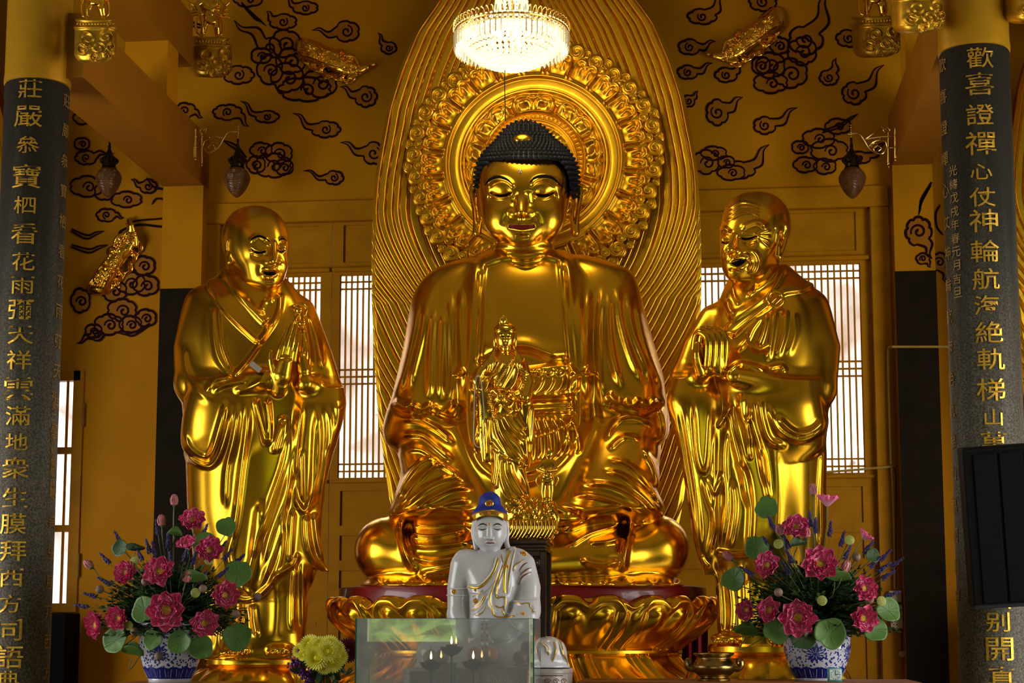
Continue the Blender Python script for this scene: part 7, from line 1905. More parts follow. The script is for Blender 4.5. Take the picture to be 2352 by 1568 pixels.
def arrangement(side, cx_px, Y0, rim, flowers, buds, pods, balls, leaves, lav, prof, spread):
    vase, cx = bowl(cx_px, 'blue and white porcelain bowl holding the %s lotus arrangement' % side, Y0, rim, prof)
    s = mpp(Y0); foot = np.array([cx, Y0, Z_(1440, Y0, cx_px)]); cen = np.array([cx, Y0+.05, Z_(1370, Y0, cx_px)])
    rg = random.Random(len(side))
    def at(x, y, near=0.):
        # heads nearer the rim stand out towards the viewer
        e = math.hypot((x-cx_px)/190., (y-1360)/210.); Y = Y0-.36*max(0, 1-e*e)**.5-.02-near; return P(x, y, Y)
    def ax(p, front=1.3):
        d = p-cen; d = d/(np.linalg.norm(d)+1e-6); return d+np.array([0, -front, .1])
    for i, (x, y, r, lab, *o) in enumerate(flowers):
        opn = o[0] if o else 1.0; d = np.array(o[1], float) if len(o) > 1 else None
        p = at(x, y, .03); a = d if d is not None else ax(p); key = 'lotus%d_%.1f' % (i % 3, opn)
        f = put(key, lambda: lotus_proto('lotus_flower', 3+i % 3, opn), 'lotus_flower', p, a, lab+', %s arrangement' % side, 'flower', rg.random()*6, r*s/.105); stem_to(f, p, a, foot)
    for x, y, lab in buds:
        p = at(x, y); a = (np.array([x-cx_px, 0, 1395-y])/200.+np.array([0, -.1, .25])); f = put('bud', bud_proto, 'lotus_bud', p-np.array(Vector(a).normalized())*.03, a, lab+', %s arrangement' % side, 'flower bud', rg.random()*6, 1.0); stem_to(f, p-np.array(Vector(a).normalized())*.04, a, foot)
    for x, y, lab in pods:
        p = at(x, y, .06); a = ax(p, 2.4); f = put('pod', pod_proto, 'lotus_seed_pod', p, a, lab+', %s arrangement' % side, 'seed pod', rg.random()*6, 1.0); stem_to(f, p-np.array(Vector(a).normalized())*.05, a, foot)
    for x, y, lab in balls:
        p = at(x, y, .05); a = ax(p, .4); f = put('ball', ball_proto, 'round_pod', p, a, lab+', %s arrangement' % side, 'seed pod', 0, 1.0); stem_to(f, p, a, foot)
    for i, (x, y, rx, ry, lab, *o) in enumerate(leaves):
        fold = o[0] if o else 0; dk = o[1] if len(o) > 1 else 0
        p = at(x, y, -.04 if y < 1380 else .07); a = np.array([(x-cx_px)/500., -1.0, .25]) if not fold else np.array([.25, -.5, 1.0]); key = 'leaf%d_%s_%d' % (i % 2, fold, dk)
        f = put(key, lambda: leaf_proto(fold, LEAFD if dk else LEAFG, i % 2*2+1), 'lotus_leaf', p, a, lab+', %s arrangement' % side, 'leaf', rg.uniform(-.5, .5) if fold else rg.random()*6, 1.0); f.scale = (rx*s/.1, ry*s/.1, rx*s/.1) if fold else ((rx+ry)/2*s/.1,)*3
        stem_to(f, p, a, foot)
    for x, y, lab in lav:
        p = at(x, y, -.05); a = np.array([x-cx_px, -20., 1420-y])/200.; put('lav', lav_proto, 'lavender_sprig', p-np.array(Vector(a).normalized())*.07, a, lab+', %s arrangement' % side, 'flower', rg.random()*6, 1.0)
    # ferny greens and grass that fill the arrangement
    def fern(name, m, n, seed, grass=False):
        rg = random.Random(seed); items = []
        for i in range(n):
            az = rg.uniform(0, 2*PI); el = rg.uniform(-.15, 1.35); rad = (rg.uniform(.20, .50) if not grass else rg.uniform(.42, .62))*spread
            d = np.array([math.cos(az)*math.cos(el)*1.28, math.sin(az)*math.cos(el)*.85, math.sin(el)*.95]); a0 = foot+np.array([0, 0, .0]); tip = a0+d*rad+np.array([0, 0, .04-.05*(1-math.sin(max(el, 0)))])
            midp = a0+(tip-a0)*.5+np.array([0, 0, .05]); q = spline([a0, midp, tip], 5); sd = np.cross(d, [0, 0, 1.]); sd /= np.linalg.norm(sd)+1e-6
            if grass:
                w_ = .0028; items.append((np.stack([q-sd*w_*(1-np.linspace(0, 1, len(q)))[:, None], q+sd*w_*(1-np.linspace(0, 1, len(q)))[:, None]], 1), 0))
            else:
                for k in range(3, len(q)):
                    for sg in (-1, 1):
                        for rep in range(2):
                            L = .06*(1-.4*(k-3)/len(q))*rg.uniform(.7, 1.3); t = q[k]-q[k-1]; t = t/(np.linalg.norm(t)+1e-6); v = sd*sg*.85+t*.7+np.array([0, rg.uniform(-.5, .3), rg.uniform(-.4, .5)]); v /= np.linalg.norm(v); wv = np.cross(v, [rg.uniform(-1, 1), rg.uniform(-1, 1), 1.]); wv /= np.linalg.norm(wv)+1e-6; p0 = q[k]-t*.012*rep
                            items.append((np.array([[p0, p0], [p0+v*L*.5-wv*L*.24, p0+v*L*.5+wv*L*.24], [p0+v*L, p0+v*L]]), 0))
        o = sheet_mesh(name, items, [m]); o['kind'] = 'stuff'; return o
    tag(fern('fern_foliage', FERN, 560, 11), 'dense dark ferny greenery filling the %s arrangement' % side, 'foliage')
    tag(fern('fern_foliage', FERN2, 170, 13), 'lighter green fern sprays within the %s arrangement' % side, 'foliage')
    tag(fern('grass', FERN2, 130, 17, True), 'fine grass blades fanning out of the %s arrangement' % side, 'grass')
PROFL = [(72, 1436), (70.5, 1448), (71.5, 1470), (70.5, 1490), (66, 1515), (59, 1536), (51, 1553), (49, 1558)]
U = (0, -.45, 1.0)
arrangement('left', 392, 13.0, 75,
    [(443,1199,26,'magenta lotus bloom, topmost open one'), (430,1257,22,'magenta lotus bloom half hidden behind lavender, second from top',.8,(.0,-.7,.9)), (481,1267,27,'magenta lotus bloom just above a lime seed pod, upper right'), (293,1316,25,'magenta lotus bloom at upper left, under a lime seed pod'),
     (369,1314,31,'large magenta lotus bloom at the middle top'), (517,1367,27,'magenta lotus bloom farthest to the right'), (386,1400,39,'largest magenta lotus bloom, over the bowl rim'), (226,1433,27,'magenta lotus bloom farthest to the left'), (277,1417,25,'magenta lotus bloom at lower left, second from the left edge'), (470,1429,28,'magenta lotus bloom at lower right by the bowl')],
    [(400,1150,'pink lotus bud on the tallest stalk'), (371,1197,'pink lotus bud second tallest, next to the tall one'), (205,1297,'pink lotus bud farthest left on a slanting stalk'), (429,1326,'red pink lotus bud above the folded leaf')],
    [(309,1289,'lime lotus seed pod at upper left'), (480,1286,'lime lotus seed pod below the upper right bloom'), (449,1361,'lime lotus seed pod right of centre'), (296,1436,'lime lotus seed pod at lower left')],
    [(334,1335,'round pinkish pod beside the large middle bloom'), (229,1353,'round greenish pod at far left'), (466,1352,'round pinkish pod right of centre'), (309,1450,'round pinkish pod at the left of the bowl rim'), (542,1410,'round pinkish pod at far right'), (364,1507,'round pinkish pod hanging against the bowl'), (591,1370,'small green pod on the longest right stalk')],
    [(519,1210,28,18,'flat green lotus leaf, uppermost at right'), (470,1249,28,28,'round green lotus leaf behind the upper blooms'), (333,1401,28,34,'round green lotus leaf left of the largest bloom'), (266,1471,32,30,'round green lotus leaf at lower left'), (546,1317,33,29,'round green lotus leaf at middle right'), (544,1463,33,32,'round green lotus leaf at lower right'),
     (461,1487,27,30,'round green lotus leaf over the right side of the bowl'), (351,1470,22,24,'round green lotus leaf over the left side of the bowl'), (413,1474,30,24,'round green lotus leaf over the front of the bowl'), (277,1259,20,20,'dark lotus leaf at upper left',0,1), (310,1265,22,16,'folded olive lotus leaf at upper left',.5,1), (401,1229,17,17,'folded lotus leaf under the tallest bud',.7), (444,1337,30,14,'pale folded lotus leaf right of centre',.8), (304,1503,26,12,'pale folded lotus leaf left of the bowl',.8)],
    [(x, y, 'violet lavender sprig '+l) for x, y, l in [(271,1234,'at upper left above the dark leaf'), (241,1282,'second from the far left top'), (239,1334,'at middle left'), (206,1366,'at far left below the left bud'), (187,1391,'lowest at far left'), (340,1254,'left of the tall buds'), (353,1260,'close right of the one left of the buds'), (320,1271,'behind the lime pod at upper left'), (361,1210,'just under the second tallest bud'), (470,1219,'beside the topmost bloom'), (386,1240,'between the tall stalks'), (426,1272,'in front of the half hidden bloom'), (446,1280,'between the two upper right blooms'), (510,1256,'at upper right above the leaf'), (523,1273,'at right, second above the round leaf'), (550,1284,'farthest right'), (513,1314,'left of the right round leaf'), (391,1284,'above the middle'), (464,1325,'beside the red pink bud')]],
    PROFL, 1.0)
PROFR = [(74, 1428), (72.5, 1440), (73, 1465), (72, 1490), (67, 1515), (60, 1536), (51, 1552), (49, 1556)]
arrangement('right', 1877, 13.0, 75,
    [(1830,1215,26,'magenta lotus bloom at upper left'), (1765,1300,26,'magenta lotus bloom with a folded leaf across it, middle left'), (1883,1298,34,'large magenta lotus bloom at the centre'), (1718,1400,23,'pale magenta lotus bloom farthest to the left',.7), (1770,1400,26,'pale magenta lotus bloom at lower left, second from the edge',.8), (1834,1416,35,'largest magenta lotus bloom, over the bowl rim'), (1983,1352,25,'magenta lotus bloom at middle right'), (1980,1419,27,'pale magenta lotus bloom at lower right'),
     (1900,1162,25,'dark crimson lotus bloom seen from the side on the tallest stalk',.7,(.05,-.12,1)), (1982,1238,19,'crimson lotus bloom turned away at upper right',.7,(.6,-.1,.7))],
    [(1867,1126,'pink lotus bud on the tallest stalk'), (1792,1219,'pink lotus bud left of the upper bloom'), (1673,1278,'pink lotus bud farthest left on a slanting stalk'), (1942,1301,'red and white lotus bud right of centre'), (1852,1224,'pink lotus bud touching the upper left bloom')],
    [(1788,1249,'lime lotus seed pod at upper left'), (1951,1240,'lime lotus seed pod at upper right'), (1888,1379,'lime lotus seed pod in the middle'), (2024,1380,'green lotus seed pod farthest right')],
    [(1856,1295,'round pinkish pod in front of the large bloom'), (1967,1279,'round brownish pod at upper right'), (1788,1360,'round pinkish pod at middle left'), (1997,1376,'round greyish pod below the right bloom'), (1849,1454,'small pale pod under the largest bloom')],
    [(1761,1167,28,24,'round dark green lotus leaf standing highest'), (1740,1258,27,28,'round green lotus leaf behind lavender at left'), (1686,1330,28,27,'round grey green lotus leaf farthest left'), (1832,1253,24,14,'dark folded lotus leaf under the upper bloom',.4,1), (1786,1448,33,26,'round green lotus leaf left of the bowl rim'), (1846,1463,34,22,'dark round lotus leaf over the bowl',0,1), (1906,1455,31,37,'largest bright green lotus leaf over the front of the bowl'), (2009,1445,27,29,'round green lotus leaf at lower right'), (2040,1401,28,26,'round green lotus leaf farthest right'),
     (1713,1458,28,14,'drooping narrow lotus leaf at lower left',.7), (1919,1334,32,12,'pale folded lotus leaf right of centre',.8), (2004,1276,18,14,'small dark lotus leaf at upper right',0,1)],
    [(x, y, 'violet lavender sprig '+l) for x, y, l in [(1771,1200,'under the highest leaf'), (1730,1248,'farthest upper left, on the round leaf'), (1762,1247,'second from the upper left'), (1806,1243,'right of the upper left lime pod'), (1813,1277,'left of the large centre bloom'), (1715,1311,'farthest left, low'), (1861,1192,'on a tall stalk under the tallest bud'), (1873,1207,'close beside the tall one under the bud'), (1907,1214,'tall and dark below the crimson bloom'), (1935,1237,'left of the upper right lime pod'), (1947,1269,'above the red and white bud'), (1995,1256,'crossing the turned away bloom'), (2010,1290,'at right, lower of the crossing pair'), (2034,1274,'at far right, upper'), (2061,1291,'farthest right tip'), (2032,1302,'at far right, middle'), (2040,1320,'at far right, lower dark one'), (2049,1364,'over the white socket'), (1804,1303,'between the left bloom and centre bloom')]],
    PROFR, 1.0)
# ------------------------------------------------------------------ altar tables and what stands on them
ZTAB = Z_(1561, 13.0, 1700)
def table(label, px0, px1, y0, y1, z):
    x0, x1 = X_(px0, y0, 1560), X_(px1, y0, 1560)
    root = empty('altar_table', ((x0+x1)/2, (y0+y1)/2, ZF), label, 'table')
    b = MB(); b.box((x0, y0, z-.06), (x1, y1, z), .008); b.build('tabletop', TABLE_WOOD, root)
    b = MB(); b.box((x0+.05, y0+.05, z-.22), (x1-.05, y0+.08, z-.06)); b.box((x0+.05, y1-.08, z-.22), (x1-.05, y1-.05, z-.06)); b.build('apron', TABLE_WOOD, root)
    for lx in (x0+.04, x1-.12):
        for ly in (y0+.04, y1-.12):
            b = MB(); b.box((lx, ly, ZF), (lx+.08, ly+.08, z-.06), .006); b.build('leg', TABLE_WOOD, root)
    return root
ZB = Z_(1566, 13.0, 392)
table('red brown altar table under the right flower bowl, burner and clock', 1325, 2120, 12.45, 13.32, ZTAB)
table('altar table under the left flower bowl', 250, 560, 12.6, 13.3, ZB)
ZC = ZJ
table('low altar table under the white Buddha and glass case', 640, 1318, 11.1, 13.25, ZC)
bpy.data.objects['porcelain_bowl'].location.z += 0
# bronze incense burner
def burner():
    Y0 = 12.85; s = mpp(Y0); cx = X_(1640, Y0, 1530); zz = lambda py: Z_(py, Y0, 1640)
    root = empty('incense_burner', (cx, Y0, ZTAB), 'small bronze incense burner with curled handles in front of the right monk', 'burner')
    m = mat('dull_bronze', (.36, .23, .07), .28, 1.0, rvar=.08, vscale=12)
    b = MB(); prof = [(40, 1503), (44, 1503), (45, 1506), (40, 1510), (37, 1515), (43, 1524), (48, 1533), (47, 1541), (40, 1551), (33, 1556), (31, 1559), (36, 1563), (36, 1566)]
    top = zz(1566)-ZTAB
    b.lathe([(r*s, zz(py)-top) for r, py in spline(prof, 4)], (cx, Y0, 0), 48); b.lathe([(40*s, zz(1504)-top), (35*s, zz(1512)-top), (.001, zz(1520)-top)], (cx, Y0, 0), 32); b.build('bowl', m, root)
    for sg in (-1, 1):
        b = MB(); pts = [(cx+sg*x*s, Y0, zz(y)-top) for x, y in spline([(42, 1538), (52, 1540), (60, 1532), (60, 1522), (54, 1519), (52, 1526), (56, 1530)], 5)]; b.tube(pts, np.linspace(7, 4, len(pts))*s, 8); b.build('handle', m, root)
burner()
# little alarm clock
def clock():
    Y0 = 12.62; cx = X_(1917, Y0, 1550); w_ = .052; z = ZTAB
    root = empty('alarm_clock', (cx, Y0, z), 'tiny square white and turquoise clock before the right flower bowl', 'clock')
    b = MB(); b.box((cx-w_, Y0-.02, z), (cx+w_, Y0+.03, z+.098), .008); b.build('case', mat('turquoise_plastic', (.10, .38, .36), .3), root)
    b = MB(); b.box((cx-w_*.74, Y0-.026, z+.012), (cx+w_*.9, Y0-.018, z+.088), .003); b.build('dial', mat('white_dial', (.62, .74, .74), .35), root)
    b = MB(); c = (cx+.005, Y0-.0285, z+.05)
    for k in range(12):
        a = k*PI/6; r = .031; x, zz = c[0]+r*math.sin(a)*1.0, c[2]+r*math.cos(a); b.box((x-.0016, c[1]-.0005, zz-.0035), (x+.0016, c[1]+.001, zz+.0035))
    b.build('hour_mark', BLACK, root, smooth=False)
    for a, L, w2 in ((R(78), .022, .0022), (R(4), .03, .0016), (R(140), .028, .0008)):
        b = MB(); b.tube([c, (c[0]+L*math.sin(a), c[1]-.001, c[2]+L*math.cos(a))], w2, 5); b.build('clock_hand', BLACK, root)
clock()
# glass case with oil lamps in front of the white Buddha
def glass_mat():
    m = bpy.data.materials.new('clear_greenish_glass'); m.use_nodes = True; nt = m.node_tree; nt.nodes.clear()
    o = nt.nodes.new('ShaderNodeOutputMaterial'); t = nt.nodes.new('ShaderNodeBsdfTransparent'); t.inputs['Color'].default_value = (.96, .985, .98, 1)
    g = nt.nodes.new('ShaderNodeBsdfGlossy'); g.inputs['Roughness'].default_value = .0; g.inputs['Color'].default_value = (.95, .98, 1, 1)
    d = nt.nodes.new('ShaderNodeBsdfDiffuse'); d.inputs['Color'].default_value = (.74, .79, .83, 1)       # pale film in the glass, painting in its hazy veil of reflections
    f = nt.nodes.new('ShaderNodeFresnel'); f.inputs['IOR'].default_value = 2.1
    m1 = nt.nodes.new('ShaderNodeMixShader'); m1.inputs[0].default_value = .18; m2 = nt.nodes.new('ShaderNodeMixShader')
    nt.links.new(t.outputs[0], m1.inputs[1]); nt.links.new(d.outputs[0], m1.inputs[2]); nt.links.new(f.outputs[0], m2.inputs[0]); nt.links.new(m1.outputs[0], m2.inputs[1]); nt.links.new(g.outputs[0], m2.inputs[2]); nt.links.new(m2.outputs[0], o.inputs[0])
    return m
GLASS = glass_mat()
GLASS_EDGE = mat('dark_green_glass_edge', (.012, .075, .065), .1, 0, coat=.5)
YG0, YG1 = 11.55, 12.02
def glass_case():
    x0, x1 = X_(816, YG0, 1490), X_(1227, YG0, 1490); zt = Z_(1420, YG0, 1020)
    root = empty('glass_case', ((x0+x1)/2, (YG0+YG1)/2, ZC), 'low rectangular glass case holding oil lamps before the white Buddha', 'case')
    t = .008
    for lo, hi in [((x0, YG0, ZC), (x1, YG0+t, zt)), ((x0, YG1-t, ZC), (x1, YG1, zt)), ((x0, YG0+t, ZC), (x0+t, YG1-t, zt)), ((x1-t, YG0+t, ZC), (x1, YG1-t, zt))]:
        b = MB(); b.box(lo, hi); b.build('pane', GLASS, root, smooth=False)
    e = .005
    for x in (x0-.001, x1-2*e+.001):
        b = MB(); b.box((x, YG0-.001, ZC), (x+2*e, YG0+.004, zt+.002)); b.box((x, YG1-.004, ZC), (x+2*e, YG1+.001, zt+.002)); b.build('edge', GLASS_EDGE, root, smooth=False)
    b = MB(); b.box((x0, YG0-.0005, zt-.001), (x1, YG0+t+.0005, zt+.002)); b.box((x0, YG1-t, zt-.001), (x1, YG1, zt+.002)); b.build('edge', mat('pale_green_glass_edge', (.16, .24, .22), .15), root, smooth=False)
glass_case()
def oil_lamp(px, py, Y, zfoot, label):
    s = mpp(Y); c = P(px, py, Y); cx, z = float(c[0]), float(c[2])
    root = empty('oil_lamp', (cx, Y, zfoot), label, 'lamp'); m = mat('black_iron', (.012, .014, .018), .4, .4)
    b = MB(); b.lathe([(.024, z-.01), (.032, z+.0), (.037, z+.03), (.039, z+.055), (.035, z+.055), (.032, z+.02), (.001, z+.01)], (cx, Y, 0), 24); b.build('cup', m, root)
    items = []
    for k in range(8): items.append((np.array(petal_grid(.085, .032, .92, 2*PI*k/8, .5, .02, .55))+np.array([cx, Y, z-.022]), 0))
    o = sheet_mesh('petals', items, [m]); o.parent = root; o.data.transform(Matrix.Translation(-Vector(root.location)))
    b = MB(); b.lathe([(.001, zfoot), (.045, zfoot), (.045, zfoot+.008), (.008, zfoot+.02), (.007, z-.03), (.022, z-.015), (.001, z-.01)], (cx, Y, 0), 20); b.build('stem', m, root)
    b = MB(); b.tube([(cx, Y, z+.03), (cx, Y, z+.062)], .0022, 5); b.build('wick', BLACK, root)
    b = MB(); b.lathe([(.0003, z+.056), (.006, z+.064), (.0085, z+.074), (.0065, z+.088), (.003, z+.102), (.0003, z+.114)], (cx, Y, 0), 12); b.build('flame', mat('candle_flame', (1, .7, .3), .5, emit=14, ecol=(1, .56, .20)), root)
YL = 11.78
oil_lamp(1037, 1498, YL+.12, ZC, 'black lotus-shaped oil lamp with a flame, highest in the glass case')
oil_lamp(990, 1533, YL, ZC, 'black lotus-shaped oil lamp with a flame, left one in the glass case')
oil_lamp(1087, 1532, YL, ZC, 'black lotus-shaped oil lamp with a flame, right one in the glass case')
# offerings behind the glass
YO = 12.2
def fruit(name, px, py, r, m, label, cat, group=None, Y=YO, sq=1.0, kind='round'):
    c = P(px, py, Y); R_ = r*mpp(Y); root = empty(name, c-np.array([0, 0, R_*sq]), label, cat, group); b = MB()
    pr = []
    for i in range(15):
        ph = -PI/2+PI*i/14; rr = R_*math.cos(ph); z = R_*sq*math.sin(ph)
        if kind == 'apple': z -= R_*.16*math.exp(-(rr/(R_*.35))**2)*(1 if ph > 0 else -.6)
        if kind == 'pear' and ph > 0: rr *= 1-.22*math.sin(ph); z *= 1.12
        pr.append((max(rr, .0004), z))
    b.lathe(pr, tuple(c), 24); b.build('fruit', m, root)
    b = MB()
    zt = c[2]+R_*sq*(.84 if kind == 'apple' else 1.0)*(1.1 if kind == 'pear' else 1)
    b.tube([(c[0], c[1], zt-.01), (c[0]+.003, c[1], zt+(.018 if kind != 'round' else .004))], .003, 5); b.build('stalk', mat('brown_stalk', (.08, .05, .02), .6), root)
    return root
OR = mat('orange_peel', (.62, .16, .035), .42, bump=.3, bscale=160); AP = mat('dark_red_apple', (.20, .022, .045), .3, var=.4, vscale=30); GP = mat('green_pear', (.20, .32, .06), .4, var=.3, vscale=18)
fruit('orange', 1091, 1504, 18, OR, 'left one of two oranges behind the glass', 'orange'); fruit('orange', 1126, 1504, 17.5, OR, 'right one of two oranges behind the glass', 'orange')
fruit('apple', 1196, 1510, 17, AP, 'dark red apple at left of the apple pile', 'apple', kind='apple', Y=12.2); fruit('apple', 1213, 1487, 17, AP, 'dark red apple on top of the apple pile', 'apple', kind='apple', Y=12.26); fruit('apple', 1222, 1512, 15, AP, 'dark red apple at right of the pile by the glass edge', 'apple', kind='apple', Y=12.27)
fruit('pear', 989, 1510, 18, GP, 'left one of two green pears behind the glass', 'pear', kind='pear'); fruit('pear', 1014, 1508, 17, GP, 'right one of two green pears behind the glass', 'pear', kind='pear', Y=12.24)
def dish(px, py, rpx, label, m, Y=YO, tall=False):
    s = mpp(Y); c = P(px, py, Y); z = float(c[2]); root = empty('offering_dish', (c[0], Y, ZC), label, 'dish'); b = MB()
    b.lathe([(.001, z-.012), (rpx*s*.55, z-.01), (rpx*s*.95, z+.008), (rpx*s, z+.016), (rpx*s*.98, z+.018), (rpx*s*.5, z-.002), (.001, z-.004)], (c[0], Y, 0), 40); b.build('bowl', m, root)
    b = MB(); b.lathe([(rpx*s*.3, z-.012), (rpx*s*.22, z-.03), (rpx*s*.3, z-.05), (rpx*s*.22, z-.07), (rpx*s*.26, (z+ZC)/2), (rpx*s*.55, ZC+.02), (rpx*s*.6, ZC)], (c[0], Y, 0), 32); b.build('foot', m, root)
dish(1108, 1524, 44, 'purple dish under the two oranges', mat('plum_lacquer', (.10, .03, .06), .3)); dish(1210, 1530, 30, 'gold footed dish under the apples', mat('red_gold_metal', (.5, .25, .08), .3, .9), 12.24); dish(1002, 1527, 36, 'pale dish under the green pears', mat('pale_stone_dish', (.4, .38, .34), .4), 12.22)
b = MB(); x0, x1 = X_(942, 12.1, 1540), X_(1018, 12.1, 1540); zt = Z_(1540, 12.1, 980); b.box((x0, 12.06, ZC), (x1, 12.16, zt), .004); o = tag(b.build('offering_box', mat('grey_patterned_card', (.26, .25, .25), .5, var=.4, vscale=30)), 'grey patterned box behind the left oil lamp', 'box')
b = MB(); x0, x1 = X_(1020, 12.12, 1540), X_(1032, 12.12, 1540); b.box((x0, 12.08, ZC), (x1, 12.14, Z_(1522, 12.1, 1025)), .002); tag(b.build('red_packet', mat('red_card', (.40, .02, .05), .5)), 'narrow upright red packet beside the grey box', 'packet')
b = MB(); x0, x1 = X_(1034, 12.12, 1540), X_(1048, 12.12, 1540); b.box((x0, 12.08, ZC), (x1, 12.14, Z_(1521, 12.1, 1040)), .002); tag(b.build('grey_packet', mat('slate_card', (.12, .15, .15), .4)), 'narrow upright slate grey packet right of the red one', 'packet')
# yellow chrysanthemum bunch
MUM = mat('yellow_chrysanthemum', (.92, .82, .03), .55); MUMW = mat('pale_yellow_petal', (.95, .92, .20), .55); PUR = mat('purple_statice', (.10, .012, .14), .6, var=.3, vscale=40); BUR = mat('burgundy_petal', (.13, .006, .022), .55)
def mum_proto(key, m1, m2, n=26, rings=4):
    root = empty(key, (0, 0, 0)); it = []
    for k in range(rings):
        for i in range(n-k*4):
            a = 2*PI*(i+.5*(k % 2))/(n-k*4); g = petal_grid(.062-.011*k, .0085, .96-.22*k, a, .5, .008, .15); it.append((g, 1 if k < 2 else 0))
    o = sheet_mesh('petals', it, [m1, m2]); o.parent = root
    b = MB(); b.ball((0, 0, .012), (.016, .016, .012), 10, 6); b.build('centre', m1, root)
    b = MB(); b.tube([(0, 0, 0), (0, .03, -.12)], .004, 5); b.build('stem', STEM, root)
    return root
YM = 12.3
mum_list = [(712,1480,22,'top left of the yellow bunch'), (735,1482,20,'upper left of the yellow bunch, inner'), (757,1482,22,'top right of the yellow bunch'), (772,1490,19,'right shoulder of the yellow bunch'), (690,1494,18,'farthest left of the yellow bunch'), (699,1504,15,'small, at left above the purple sprig'), (752,1497,24,'large, at the middle of the yellow bunch'), (727,1512,27,'largest, facing front at lower left'), (778,1508,20,'right edge of the yellow bunch'), (763,1520,24,'lower right of the yellow bunch'), (745,1528,20,'lowest of the yellow bunch'), (722,1492,20,'just above the largest bloom')]
cM = P(735, 1530, YM+.1)
for i, (x, y, r, lab) in enumerate(mum_list):
    e = math.hypot((x-735)/60, (y-1510)/50); p = P(x, y, YM-.10*max(0, 1-e*e)); a = (p-cM)*np.array([1.3, 1, 1.0])+np.array([0, -.20, .03])
    put('mum', lambda: mum_proto('chrysanthemum', MUM, MUMW), 'chrysanthemum', p, a, 'yellow chrysanthemum '+lab, 'flower', i*1.3, r*mpp(YM)/.062)
p = P(797, 1494, YM+.02); put('mumb', lambda: mum_proto('chrysanthemum', BUR, BUR, 30, 4), 'chrysanthemum', p, (.35, -1, .1), 'burgundy chrysanthemum at right of the yellow bunch', 'flower', 0, 27*mpp(YM)/.062)
def statice():
    root = empty('statice_sprig', (0, 0, 0)); b = MB(); rg = random.Random(5)
    for i in range(46): b.ball((rg.gauss(0, .028), rg.gauss(0, .02), rg.gauss(.05, .032)), rg.uniform(.008, .014), 6, 4)
    b.build('blossom', PUR, root); b = MB(); b.tube([(0, 0, -.12), (0, 0, .03)], .003, 5); b.build('stem', STEM, root); return root
for x, y, lab in [(682, 1522, 'left of the yellow chrysanthemums, upper'), (690, 1542, 'left of the yellow chrysanthemums, lower'), (708, 1568, 'at the frame bottom below the yellow chrysanthemums')]:
    put('statice', statice, 'statice_sprig', P(x, y+12, YM), (.1, -.3, 1), 'purple statice sprig '+lab, 'flower', x, 1.0)
rg = random.Random(9); it = []
for i in range(70):
    p0 = P(738+rg.uniform(-30, 40), 1585, YM+.06); d = np.array([rg.uniform(-.5, .75), rg.uniform(-.6, .2), 1.]); d /= np.linalg.norm(d); L = rg.uniform(.10, .25); q0 = p0+d*L; v = np.array([rg.uniform(-1, 1), rg.uniform(-.8, .2), rg.uniform(-.6, .6)]); v /= np.linalg.norm(v); wv = np.cross(v, [0, 1., .3]); wv /= np.linalg.norm(wv)+1e-6; l = rg.uniform(.05, .10)
    it.append((np.array([[q0-wv*.002, q0+wv*.002], [q0+v*l*.3-wv*l*.2, q0+v*l*.3+wv*l*.2], [q0+v*l*.65-wv*l*.22, q0+v*l*.65+wv*l*.22], [q0+v*l, q0+v*l]]), 0)); it.append((np.array([[p0-[.002, 0, 0], p0+[.002, 0, 0]], [q0-[.002, 0, 0], q0+[.002, 0, 0]]]), 0))
o = sheet_mesh('leaves', it, [mat('dark_chrysanthemum_leaf', (.03, .085, .03), .5, var=.4, vscale=10)]); tag(o, 'dark green leaves under the yellow chrysanthemums', 'foliage', kind='stuff')
c = P(740, 1640, YM+.06); b = MB(); b.lathe([(.001, ZC), (.06, ZC), (.075, ZC+.10), (.07, ZC+.2), (.055, c[2]+.07), (.05, c[2]+.07), (.05, ZC+.05), (.001, ZC+.04)], (c[0], c[1], 0), 32)
tag(b.build('flower_vase', mat('dark_glaze', (.03, .025, .04), .2)), 'dark vase holding the yellow chrysanthemum bunch', 'vase')
# loudspeaker hung on the right pillar
def speaker():
    Yc = 12.75; root = empty('loudspeaker', P(2320, 1205, Yc), 'black loudspeaker mounted tilted on the right pillar', 'speaker')
    w_, h_, d_ = .32, .585, .26
    m1 = mat('black_speaker_cabinet', (.0022, .0022, .0022), .7, spec=.1); m2 = mat('black_steel_grille', (.003, .0034, .0036), .75, spec=.08, bump=.8, bscale=260)
    tilt = Matrix.Rotation(R(8), 3, 'X') @ Matrix.Rotation(R(-3.5), 3, 'Y')
    def bx(name, lo, hi, m, bev=.006):
        b = MB(); b.box(lo, hi, bev); o = b.build(name, m, None, smooth=False); o.data.transform(tilt.to_4x4()); o.parent = root; return o
    bx('cabinet', (-w_, -d_/2, -h_), (w_, d_/2, h_), m1, .012)
    for k in range(3): x0 = -w_+.07+k*.185; bx('grille', (x0, -d_/2-.012, -h_+.04), (x0+.165, -d_/2+.002, h_-.05), m2, .004)
    bx('trim_bar', (-w_, -d_/2-.014, h_-.035), (w_, -d_/2, h_-.002), m1); bx('trim_bar', (-w_, -d_/2-.014, -h_+.002), (w_, -d_/2, -h_+.03), mat('dark_grey_trim', (.012, .013, .015), .5, spec=.2))
    b = MB(); b.box((-.16, .08, -.06), (-.08, .60, .06), .006); b.build('wall_bracket', m1, root).parent = root
speaker()
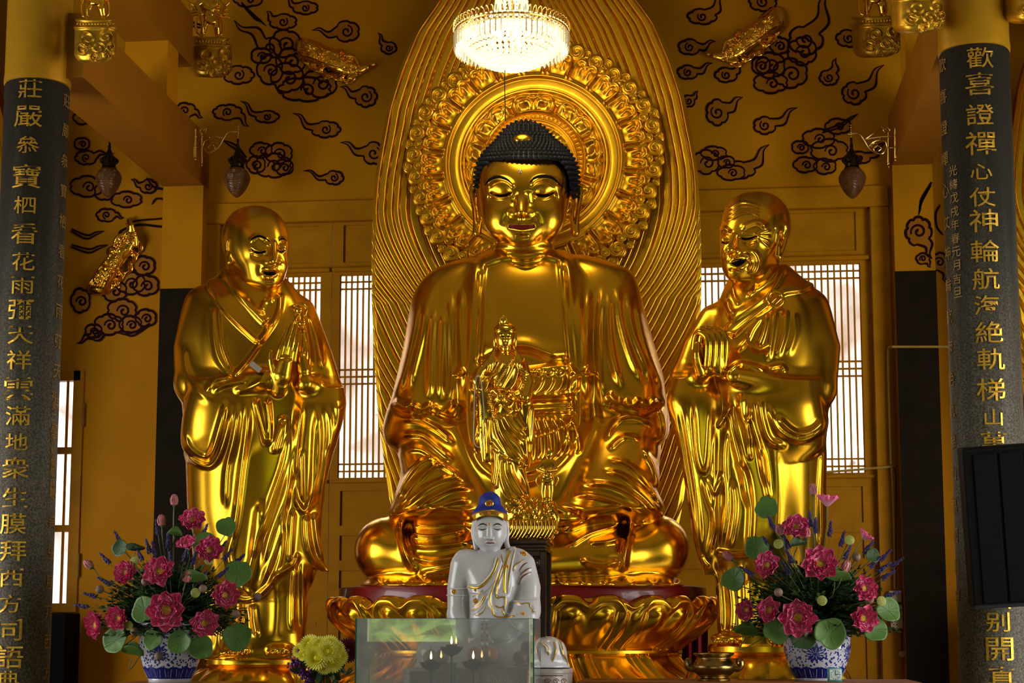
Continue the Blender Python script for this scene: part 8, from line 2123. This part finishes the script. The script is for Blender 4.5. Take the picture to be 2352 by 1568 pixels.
# conduits, sockets and a doorbell box on the right door frame
def wall_bits():
    Y = YW-.06; m = mat('yellowed_conduit_paint', (.36, .22, .03), .5)
    def pipe(label, pts, r=.012, name='conduit'):
        b = MB(); b.tube([P(x, y, Y) for x, y in pts], r, 8); return tag(b.build(name, m), label, 'pipe')
    b = MB(); q = [P(2179, 796, YW-.23), P(2050, 796, YW-.23), P(2042, 797, Y), P(2040, 803, Y), P(2040, 850, Y), P(2046, 1066, Y)]; b.tube(q, .013, 8); tag(b.build('conduit', m), 'painted conduit crossing the blackened right pilaster then dropping down', 'pipe')
    pipe('thin conduit running down to the white sockets at right', [(2047, 1072), (2050, 1110), (2054, 1230), (2055, 1352)])
    pipe('short conduit along the rail under the right lattice', [(1895, 1084), (1960, 1079), (2040, 1072), (2050, 1070)], .012)
    b = MB(); b.tube([P(2054, 1072, Y-.01), P(2058, 1090, Y-.01), P(2058, 1350, Y-.01)], .004, 6); tag(b.build('cable', BLACK), 'thin black cable beside the conduit at right', 'cable')
    iv = mat('ivory_plastic', (.40, .30, .21), .4)
    def plate(label, x0, y0, x1, y1, holes):
        a, c = P(x0, y1, Y), P(x1, y0, Y); root = empty('wall_socket', ((a[0]+c[0])/2, Y, (a[2]+c[2])/2), label, 'socket'); b = MB(); b.box((a[0], Y-.03, a[2]), (c[0], Y+.03, c[2]), .006); b.build('plate', iv, root)
        b = MB()
        for hx, hy in holes: h = P(hx, hy, Y-.031); b.box((h[0]-.005, h[1]-.001, h[2]-.006), (h[0]+.005, h[1]+.003, h[2]+.006))
        if holes: b.build('pin_hole', BLACK, root, smooth=False)
    plate('upper ivory wall socket at right beside the pilaster', 2042, 1356, 2070, 1383, [(2061, 1359)])
    plate('middle ivory double socket at right beside the pilaster', 2044, 1388, 2072, 1415, [(2064, 1395), (2068, 1401)])
    plate('lower ivory socket with pin holes at right beside the pilaster', 2045, 1416, 2073, 1443, [(2056, 1426), (2049, 1429), (2053, 1434), (2060, 1434)])
    a = P(2071, 1502, Y); root = empty('cable_box', a, 'small round ivory junction box low on the right frame', 'box'); b = MB(); b.lathe([(.03, -.02), (.034, 0), (.03, .02), (.001, .022)], (0, 0, 0), 16); o = b.build('box', iv, None); o.data.transform(Matrix.Rotation(R(90), 4, 'X')); o.parent = root
    b = MB(); b.tube([P(2071, 1445, Y), P(2072, 1494, Y)], .004, 6); tag(b.build('cable', BLACK), 'thin dark cable dropping from the lowest socket', 'cable')
wall_bits()
# garden seen through the front doors (mirrored in gold and glass)
b = MB(); b.box((-30, -40, ZF-.3), (30, -9.3, ZF-.25)); tag(b.build('outside_lawn', mat('lawn', (.20, .27, .07), .9, var=.5, vscale=.8), smooth=False), kind='structure')
rng = random.Random(21); g = []
for i in range(25):
    g.append([(-26+52*j/60, -24-2.2*math.sin(j*.35+i*.2)-rng.uniform(0, 1.0)-i*.36, ZF-.3+i*.30) for j in range(61)])
b = MB(); b.grid(g); tag(b.build('outside_hedge', mat('sunlit_hedge', (.20, .31, .06), .9, var=.65, vscale=2.2), smooth=False), kind='structure')
